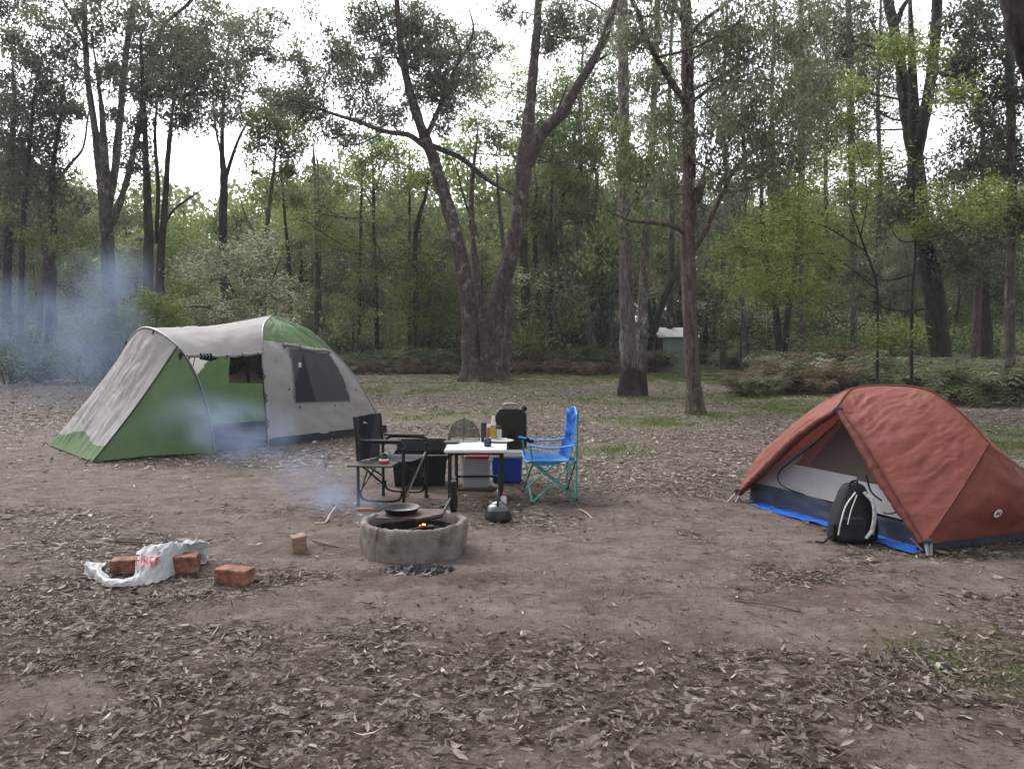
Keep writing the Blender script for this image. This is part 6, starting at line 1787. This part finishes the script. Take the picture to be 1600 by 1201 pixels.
# ------------------------------------------------------------------ black crate
cc = Vector((-1.02, 8.85, 0))
cr = thing("storage_crate", "open black plastic storage crate with folded-back lid beside the black chair", "crate", cc)
mb = MB(); W0, D0_, H0 = .60, .44, .33
Rz = Matrix.Rotation(R(4), 3, 'Z')
def cp(x, y, z): return cc + Rz @ Vector((x, y, z))
ou = [(-1, -1), (1, -1), (1, 1), (-1, 1)]
def rect(f, z, n_=6): 
    o = []
    for i in range(4):
        a, b_ = ou[i], ou[(i + 1) % 4]
        for q in range(n_): 
            t = q / n_; o.append(np.array(cp((a[0] * (1 - t) + b_[0] * t) * W0 / 2 * f, (a[1] * (1 - t) + b_[1] * t) * D0_ / 2 * f, z)))
    return o + o[:1]
mb.grid([rect(.90, .0), rect(.94, .15), rect(.985, .30), rect(1.0, H0), rect(1.07, H0), rect(1.07, H0 - .03), rect(1.08, H0 - .03), rect(1.08, H0 + .012), rect(.97, H0 + .012), rect(.90, .03)], smooth=False)
mb.add([cp(-W0 / 2 * .9, -D0_ / 2 * .9, .03), cp(W0 / 2 * .9, -D0_ / 2 * .9, .03), cp(W0 / 2 * .9, D0_ / 2 * .9, .03), cp(-W0 / 2 * .9, D0_ / 2 * .9, .03)], [(0, 1, 2, 3)])
mb.obj("crate_body", [M["black_plastic"]], cr)
mb = MB(); mb.box(cp(0, D0_ / 2 + .03, H0 + .065), (.56, .02, .15), Rz @ Matrix.Rotation(R(-12), 3, 'X'), bevel=.008); mb.obj("lid", [M["black_plastic"]], cr)
mb = MB(); mb.tube(catmull([cp(W0 / 2 * 1.05, -D0_ / 2 * .8, H0), cp(W0 / 2 * 1.05 + .035, -D0_ / 2 * .4, H0 - .01), cp(W0 / 2 * 1.05 + .03, D0_ * .2, H0 + .01), cp(W0 / 2 * 1.04, D0_ / 2 * .8, H0 + .02)], 5), .012, 6)
mb.tube([cp(-W0 / 2 * .9, -D0_ / 2 * 1.08, H0 + .01), cp(W0 / 2 * 1.05, -D0_ / 2 * 1.08, H0 + .01)], .009, 5)
mb.obj("rim_handle", [M["worn_metal"]], cr)
mb = MB()
for dx in (-.06, .03):
    mb.box(cp(dx, -D0_ / 2 * .975 - .004, .13), (.045, .010, .055), Rz, bevel=.006); mb.box(cp(dx, -D0_ / 2 * .985 - .006, .19), (.03, .010, .02), Rz, bevel=.004)
mb.obj("moulded_mark", [simple("grey_moulding", (.06, .06, .06), .5)], cr)
for k_ in range(6):
    pass

# ------------------------------------------------------------------ black director chair
NBk, NFt, FBk, FFt = [Vector((p.x, p.y, 0)) for p in (G(560, 790), G(631, 792), G(599, 774), G(666, 777))]
ch = thing("directors_chair", "black folding director's chair with fold-out side table, left of the fire ring", "chair", (NBk + FFt) / 2)
fwd = (NFt - NBk).normalized()
def up(p, z): return Vector((p.x, p.y, z))
NBt, FBt = up(NBk, .86) - fwd * .03, up(FBk, .845) - fwd * .03
for (a, b_) in ((NBk, NBt), (FBk, FBt)):
    mb = MB(); mb.tube([a, up(a, .5), b_], .0155, 8); mb.tube([up(a, 0), up(a, .03)], .019, 8); mb.obj("back_post", [M["black_metal"]], ch)
for (a, z_) in ((NFt, .56), (FFt, .56)):
    mb = MB(); mb.tube([a, up(a, z_)], .0155, 8); mb.tube([up(a, 0), up(a, .03)], .019, 8); mb.obj("front_leg", [M["black_metal"]], ch)
for (a, b_) in ((NBk, NFt), (FBk, FFt)):
    mb = MB()
    mb.tube(catmull([up(a, .53) + fwd * .01, up(a, .595) + fwd * .05, up(a, .615) + fwd * .12, up(b_, .615) - fwd * .06, up(b_, .60) - fwd * .0, up(b_, .54) + fwd * .03], 6), .014, 8); mb.obj("arm_tube", [M["black_metal"]], ch)
    mb = MB(); mid = (a + b_) / 2; mb.box(up(mid, .633), ((b_ - a).length * .92, .055, .022), Matrix.Rotation(math.atan2(fwd.y, fwd.x), 3, 'Z'), bevel=.009); mb.obj("armrest", [M["black_plastic"]], ch)
    mb = MB(); mb.tube(catmull([up(a, .16) + fwd * .02, up(a, .09) + fwd * .03, up(a, .055) + fwd * .10, up(b_, .055) - fwd * .10, up(b_, .09) - fwd * .03, up(b_, .16) - fwd * .02], 6), .012, 8); mb.obj("skid", [M["black_metal"]], ch)
mb = MB()
mb.tube([up(NFt, .12), up(FFt, .42)], .011, 7); mb.tube([up(FFt, .12), up(NFt, .42)], .011, 7)
mb.tube([up(NBk, .12), up(FBk, .42)], .011, 7); mb.tube([up(FBk, .12), up(NBk, .42)], .011, 7)
mb.tube([up(NBk, .42), up(NFt, .42)], .012, 7); mb.tube([up(FBk, .42), up(FFt, .42)], .012, 7)
mb.obj("cross_brace", [M["black_metal"]], ch)
mb = MB(); gs_ = []
for i in range(12):
    a = lerp(up(NBk, .43), up(FBk, .43), i / 11); b_ = lerp(up(NFt, .44), up(FFt, .44), i / 11)
    gs_.append([np.array(lerp(a, b_, j / 11)) - np.array([0, 0, .025 * math.sin(math.pi * i / 11)]) for j in range(12)])
mb.grid(gs_); mb.grid([[p - np.array([0, 0, .012]) for p in r_] for r_ in gs_][::-1]); mb.obj("seat", [M["side_cloth"]], ch)
mb = MB(); gk = []
for i in range(16):
    z = .41 + (.85 - .41) * i / 15
    u = i / 15
    row = []
    for j in range(21):
        t = j / 20; inset = .06 * (1 - u)
        p = lerp(up(NBk, z), up(FBk, z), inset + t * (1 - 2 * inset))
        q = Vector(p) - fwd * (.02 + .05 * math.sin(math.pi * t) * (1 - .3 * u)) + Vector((0, 0, .022 * u * (1 - 4 * (t - .5) ** 2) * 0 + .006 * N3(u * 5, t * 5, 1)))
        row.append(np.array(q))
    gk.append(row)
gk = wrinkle(gk, .008, 3, seed=3)
def backmat(u, v):
    w_ = .30 - .14 * (1 - u) * 1.2 if u > .3 else .18
    return 0 if abs(v - .5) < .20 + .12 * u else 1
mb.grid(gk, mfun=backmat); mb.grid([[p - np.array(fwd) * .012 for p in r_] for r_ in gk][::-1])
mb.obj("backrest", [M["char_cloth"], M["side_cloth"]], ch)
mb = MB(); q0 = on(gk, .84, .46, .0) + fwd * .012; sd_ = (FBk - NBk).normalized()
mb.tube([q0 - sd_ * .03, q0 - sd_ * .012 + Vector((0, 0, .008)), q0 + sd_ * .01 - Vector((0, 0, .003)), q0 + sd_ * .03 - Vector((0, 0, .004))], .007, 5); mb.obj("stitched_mark", [M["paper"]], ch)
# side table
out_ = (NBk - FBk).normalized()
sc_ = (up(NBk, .43) + up(NFt, .43)) / 2 + out_ * .15
stt = MB(); stt.box(sc_, (.42, .29, .016), Matrix.Rotation(math.atan2(fwd.y, fwd.x), 3, 'Z'), bevel=.006); stt.obj("side_table", [simple("grey_worn_board", (.032, .032, .030), .5, var=.2)], ch)
mb = MB()
mb.tube([up(NBk, .12) + fwd * .02, sc_ - Vector((0, 0, .012)) + out_ * .05 - fwd * .02], .009, 6)
mb.tube([sc_ - Vector((0, 0, .012)) - fwd * .06, up(FBk, .2)], .010, 6)
mb.obj("table_strut", [M["worn_metal"]], ch)
mb = MB(); mb.tube([up(NFt, .10) + fwd * .02 - out_ * .0, up(FFt, .47) - fwd * .0 ], .011, 7); mb.obj("highlight_strut", [M["worn_metal"]], ch)  # scissor brace drawn again in paler steel, its highlight put into the colour
# bottle on the side table
q = P(600, 727, 7.48); q.z = sc_.z + .009
rb = thing("gas_bottle", "stubby red and black canister on the chair's side table", "canister", q)
mb = MB(); mb.lathe([(.0005, .0), (.045, .0), (.048, .006), (.048, .028), (.040, .04), (.03, .045)], q, 22); mb.obj("canister_body", [M["red_plastic"]], rb)
mb = MB(); mb.lathe([(.040, .036), (.036, .045), (.028, .05), (.028, .085), (.022, .092), (.0005, .093)], q, 20); mb.obj("cap", [M["black_plastic"]], rb)
mb = MB(); mb.lathe([(.0485, .026), (.0485, .034), (.044, .04)], q, 22); mb.obj("band", [M["paper"]], rb)

# ------------------------------------------------------------------ blue camp chair
nf, nb_, ff, fb_ = [Vector((p.x, p.y, 0)) for p in (G(831, 789), G(901, 784), G(818, 770), G(886, 767))]
bl_ = thing("camp_chair", "bright blue folding camp chair with teal tubes facing the table", "chair", (nf + fb_) / 2)
cn_ = (nf + nb_ + ff + fb_) / 4
def cor(p, z, f=1.0): v = cn_ + (Vector((p.x, p.y, 0)) - cn_) * f; return Vector((v.x, v.y, z))
feet = [nf, nb_, fb_, ff]
sz_ = .405
for i in range(4):
    a, b_ = feet[i], feet[(i + 1) % 4]
    for (s, e) in ((a, b_), (b_, a)):
        mb = MB(); mb.tube([cor(s, .02), cor(e, sz_, .96)], .0085, 7); mb.obj("leg", [M["teal"]], bl_)
mb = MB()
for p in feet: mb.tube([cor(p, 0.0, 1.02), cor(p, .035, 1.0)], [.022, .014], 8)
mb.obj("foot", [M["black_plastic"]], bl_)
bdir = (Vector((nb_.x - nf.x, nb_.y - nf.y, 0))).normalized()
for p in (nb_, fb_):
    mb = MB(); mb.tube([cor(p, .03), cor(p, .45), cor(p, .90) + bdir * .015], .009, 7); mb.obj("back_post", [M["teal"]], bl_)
for p in (nf, ff):
    mb = MB(); mb.tube([cor(p, sz_, .95) , cor(p, .60, 1.0) - bdir * .02], .009, 7); mb.obj("arm_post", [M["teal"]], bl_)
mb = MB(); gse = []
for i in range(18):
    a = lerp(cor(nf, sz_ + .03, 1.08), cor(ff, sz_ + .03, 1.08), i / 17); b_ = lerp(cor(nb_, sz_ - .0), cor(fb_, sz_ - .0), i / 17)
    s = math.sin(math.pi * i / 17)
    gse.append([np.array(lerp(a, b_, j / 17)) - np.array([0, 0, .075 * s * math.sin(math.pi * (.25 + .75 * j / 17)) + .0]) for j in range(18)])
gse = folds(wrinkle(gse, .012, 3, seed=9), .010, 4)
mb.grid(gse); mb.obj("seat", [M["blue_seat"]], bl_)
mb = MB(); gbk = []
for i in range(22):
    u = i / 21; z = .40 + .52 * u
    row = []
    for j in range(18):
        t = j / 17; p = lerp(cor(nb_, z), cor(fb_, z), t)
        dz = -.06 * (u > .85) * abs(t - .5) * 2 * (u - .85) / .15
        q = Vector(p) + bdir * (.015 * u - .02 + .05 * math.sin(math.pi * t) * (1 - .4 * u) - (.08 * (1 - u) ** 3)) + Vector((0, 0, dz))
        row.append(np.array(q))
    gbk.append(row)
gbk = folds(wrinkle(gbk, .022, 3.2, seed=13), .045, 7)
mb.grid(gbk); mb.obj("backrest", [M["blue_cloth"]], bl_)
mb = MB(); mb.tube([Vector(p) for p in gbk[-1]], .008, 5); mb.tube([Vector(r_[0]) for r_ in gbk], .007, 5); mb.tube([Vector(r_[-1]) for r_ in gbk], .007, 5)
mb.tube([Vector(r_[0]) for r_ in gse], .008, 5); mb.tube([Vector(p) for p in gse[0]], .007, 5); mb.obj("binding", [M["blue_light"]], bl_)
for (p, q) in ((nf, nb_), (ff, fb_)):
    mb = MB(); ga_ = []
    wv = (ff - nf).normalized()
    for i in range(10):
        t = i / 9; c = Vector(lerp(cor(p, .60, 1.02) - bdir * .05, cor(q, .60), t)) - Vector((0, 0, .03 * math.sin(math.pi * t) + .02 * t))
        ga_.append([np.array(c + wv * (.045 * (j / 4 * 2 - 1)) - Vector((0, 0, .010 * abs(j / 4 * 2 - 1)))) for j in range(5)])
    mb.grid(ga_); mb.grid([[v - np.array([0, 0, .008]) for v in r_] for r_ in ga_][::-1]); mb.obj("armrest", [M["blue_seat"]], bl_)
mb = MB(); c = cor(ff, .59) - bdir * .02; mb.tube([c + Vector((.05, -.02, -.015)), c + Vector((.09, -.03, -.05)), c + Vector((.12, -.03, -.035))], .02, 8); mb.obj("cup_holder", [M["black_cloth"]], bl_)

# ------------------------------------------------------------------ hut and picnic table far off
hY = 43.0
hx0, hx1 = P(1036, 575, hY).x, P(1089, 575, hY).x
hut = thing("hut", "small dull green park hut with a pale corrugated roof far behind the gums", "hut", ((hx0 + hx1) / 2, hY, 0))
m_wall = simple("green_painted_board", (.22, .27, .21), .85, var=.12, scale=3, bump=.3, bscale=10)
mb = MB(); mb.box(((hx0 + hx1) / 2, hY + 1.1, .85), (hx1 - hx0, 2.2, 1.70)); mb.obj("wall", [m_wall], hut)
mb = MB(); x0, x1 = P(1027, 520, hY).x, P(1092, 520, hY).x
gro = []
for i in range(8):
    t = i / 7
    gro.append([np.array((x0 + (x1 - x0) * j / 60, hY - .25 + 1.3 * t, CAM_H + (530 - 526.5) / F_PX * hY + .02 + .50 * t + .012 * math.sin(j * 1.7))) for j in range(61)])
mb.grid(gro, mfun=lambda u, v: 1 if .40 < v < .62 else 0); mb.grid([[p - np.array([0, 0, .03]) for p in r_] for r_ in gro][::-1])
mb.obj("roof", [simple("zinc_roof", (.62, .62, .59), .5, var=.1, scale=2), simple("clear_roof_sheet", (.62, .62, .56), .5, var=.05)], hut)
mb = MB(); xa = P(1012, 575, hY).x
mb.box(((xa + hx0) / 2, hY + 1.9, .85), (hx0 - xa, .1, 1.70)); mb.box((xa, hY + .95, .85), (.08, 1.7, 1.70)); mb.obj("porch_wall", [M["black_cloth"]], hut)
mb = MB(); mb.box(((xa + hx0) / 2, hY + .7, 1.80), (hx0 - xa + .2, 1.7, .05), Matrix.Rotation(R(4), 3, 'Y')); mb.obj("porch_roof", [simple("dark_zinc", (.16, .16, .16), .5)], hut)
pY = 46; px0, px1 = P(1094, 560, pY).x, P(1114, 560, pY).x
pt = thing("picnic_table", "dark wooden picnic table with benches right of the hut", "picnic table", ((px0 + px1) / 2, pY, 0))
cx = (px0 + px1) / 2; wd_ = px1 - px0 + .7
mb = MB(); mb.box((cx, pY, .76), (wd_, .8, .06)); mb.obj("table_top", [M["bark_stick"]], pt)
for s in (-1, 1):
    mb = MB(); mb.box((cx, pY + s * .75, .45), (wd_, .26, .05)); mb.obj("bench", [M["bark_stick"]], pt)
for s in (-1, 1):
    mb = MB(); mb.box((cx + s * wd_ * .38, pY, .44), (.07, 1.5, .08)); mb.box((cx + s * wd_ * .38, pY - .35, .37), (.08, .08, .74), Matrix.Rotation(R(18), 3, 'X')); mb.box((cx + s * wd_ * .38 + .003, pY + .35, .37), (.08, .08, .74), Matrix.Rotation(R(-18), 3, 'X')); mb.obj("leg_frame", [M["bark_stick"]], pt)
# ------------------------------------------------------------------ haze and smoke
def vol_box(name, lo, hi, label, cat, build):
    mb = MB(); c = [(l + h) / 2 for l, h in zip(lo, hi)]; mb.box(c, [h - l for l, h in zip(lo, hi)])
    m, nt, out = new_mat(name + "_air")
    build(m, nt, out)
    return tag(mb.obj(name, [m], origin=c), label, cat, kind="stuff")
def b_haze(m, nt, out):
    v = nd(nt, "ShaderNodeVolumePrincipled"); v.inputs["Color"].default_value = (.86, .90, .93, 1); v.inputs["Density"].default_value = HAZE; v.inputs["Anisotropy"].default_value = .2
    nt.links.new(v.outputs[0], out.inputs["Volume"])
if HAZE > 0: vol_box("haze", (-130, -62, -1.2), (130, 112, 34), "thin pale air between the trees", "haze", b_haze)

def smoke(name, label, blobs, lo, hi, dens, nscale, seed, color=(.47, .585, .85)):
    """smoke held in a closed box; density is a sum of soft ellipsoids broken up by noise (object space = world space)"""
    mb = MB(); mb.box([(l + h) / 2 for l, h in zip(lo, hi)], [h - l for l, h in zip(lo, hi)])
    m, nt, out = new_mat(name + "_volume")
    g = nd(nt, "ShaderNodeNewGeometry"); pos = g.outputs["Position"]
    acc = None
    for (c, r_, k_) in blobs:
        sub = nd(nt, "ShaderNodeVectorMath", operation="SUBTRACT"); nt.links.new(pos, sub.inputs[0]); sub.inputs[1].default_value = c
        dv = nd(nt, "ShaderNodeVectorMath", operation="DIVIDE"); nt.links.new(sub.outputs[0], dv.inputs[0]); dv.inputs[1].default_value = r_
        ln = nd(nt, "ShaderNodeVectorMath", operation="LENGTH"); nt.links.new(dv.outputs[0], ln.inputs[0])
        mr = nd(nt, "ShaderNodeMapRange", interpolation_type="SMOOTHSTEP"); mr.inputs["From Min"].default_value = 1; mr.inputs["From Max"].default_value = 0; mr.inputs["To Min"].default_value = 0; mr.inputs["To Max"].default_value = k_
        nt.links.new(ln.outputs["Value"], mr.inputs["Value"])
        if acc is None: acc = mr.outputs[0]
        else:
            ad = nd(nt, "ShaderNodeMath", operation="ADD"); nt.links.new(acc, ad.inputs[0]); nt.links.new(mr.outputs[0], ad.inputs[1]); acc = ad.outputs[0]
    ns = nd(nt, "ShaderNodeTexNoise"); ns.inputs["Scale"].default_value = nscale; ns.inputs["Detail"].default_value = 3; ns.inputs["Distortion"].default_value = .8
    nt.links.new(pos, ns.inputs["Vector"])
    mr = nd(nt, "ShaderNodeMapRange"); mr.inputs["From Min"].default_value = .36; mr.inputs["From Max"].default_value = .68; mr.inputs["To Max"].default_value = dens
    nt.links.new(ns.outputs["Fac"], mr.inputs["Value"])
    ml = nd(nt, "ShaderNodeMath", operation="MULTIPLY"); nt.links.new(acc, ml.inputs[0]); nt.links.new(mr.outputs[0], ml.inputs[1])
    v = nd(nt, "ShaderNodeVolumePrincipled"); v.inputs["Color"].default_value = (*color, 1); v.inputs["Anisotropy"].default_value = 0.0
    nt.links.new(ml.outputs[0], v.inputs["Density"]); nt.links.new(v.outputs[0], out.inputs["Volume"])
    return tag(mb.obj(name, [m], origin=[(l + h) / 2 for l, h in zip(lo, hi)]), label, "smoke", kind="stuff")
if SMOKE:
    a = P(575, 790, 6.3); b = P(490, 745, 7.4); b2 = P(520, 775, 6.7); c = P(385, 678, 9.9); c2 = P(320, 655, 10.2); c3 = P(390, 700, 10.4)
    smoke("smoke", "thin blue smoke drifting left from the fire ring past the open tent door",
      [(tuple(a), (.22, .4, .16), 1.0), (tuple(b2), (.32, .45, .20), 1.1), (tuple(b), (.6, .7, .36), .75), (tuple(c), (.85, .7, .55), .95), (tuple(c2), (.9, .7, .5), .6), (tuple(c3), (.7, .6, .35), 1.0)],
      (-6.2, 5.9, .02), (-.95, 10.9, 1.7), 1.2, 2.0, 1)
    d = [P(170, 480, 23), P(60, 520, 24), P(150, 560, 22), P(20, 480, 25), P(190, 430, 22), P(100, 600, 19)]
    smoke("smoke", "blue smoke cloud hanging in front of the trees at the far left",
      [(tuple(d[0]), (1.9, 2.5, 2.0), 1.0), (tuple(d[1]), (2.6, 2.5, 1.7), .9), (tuple(d[2]), (2.4, 2.5, 1.1), .9), (tuple(d[3]), (1.8, 2.5, 1.4), .5), (tuple(d[4]), (1.0, 2, 1.2), .7), (tuple(d[5]), (3, 2, .8), .35)],
      (-19.5, 17, .02), (-8.2, 27.5, 5.2), .50, .8, 2)
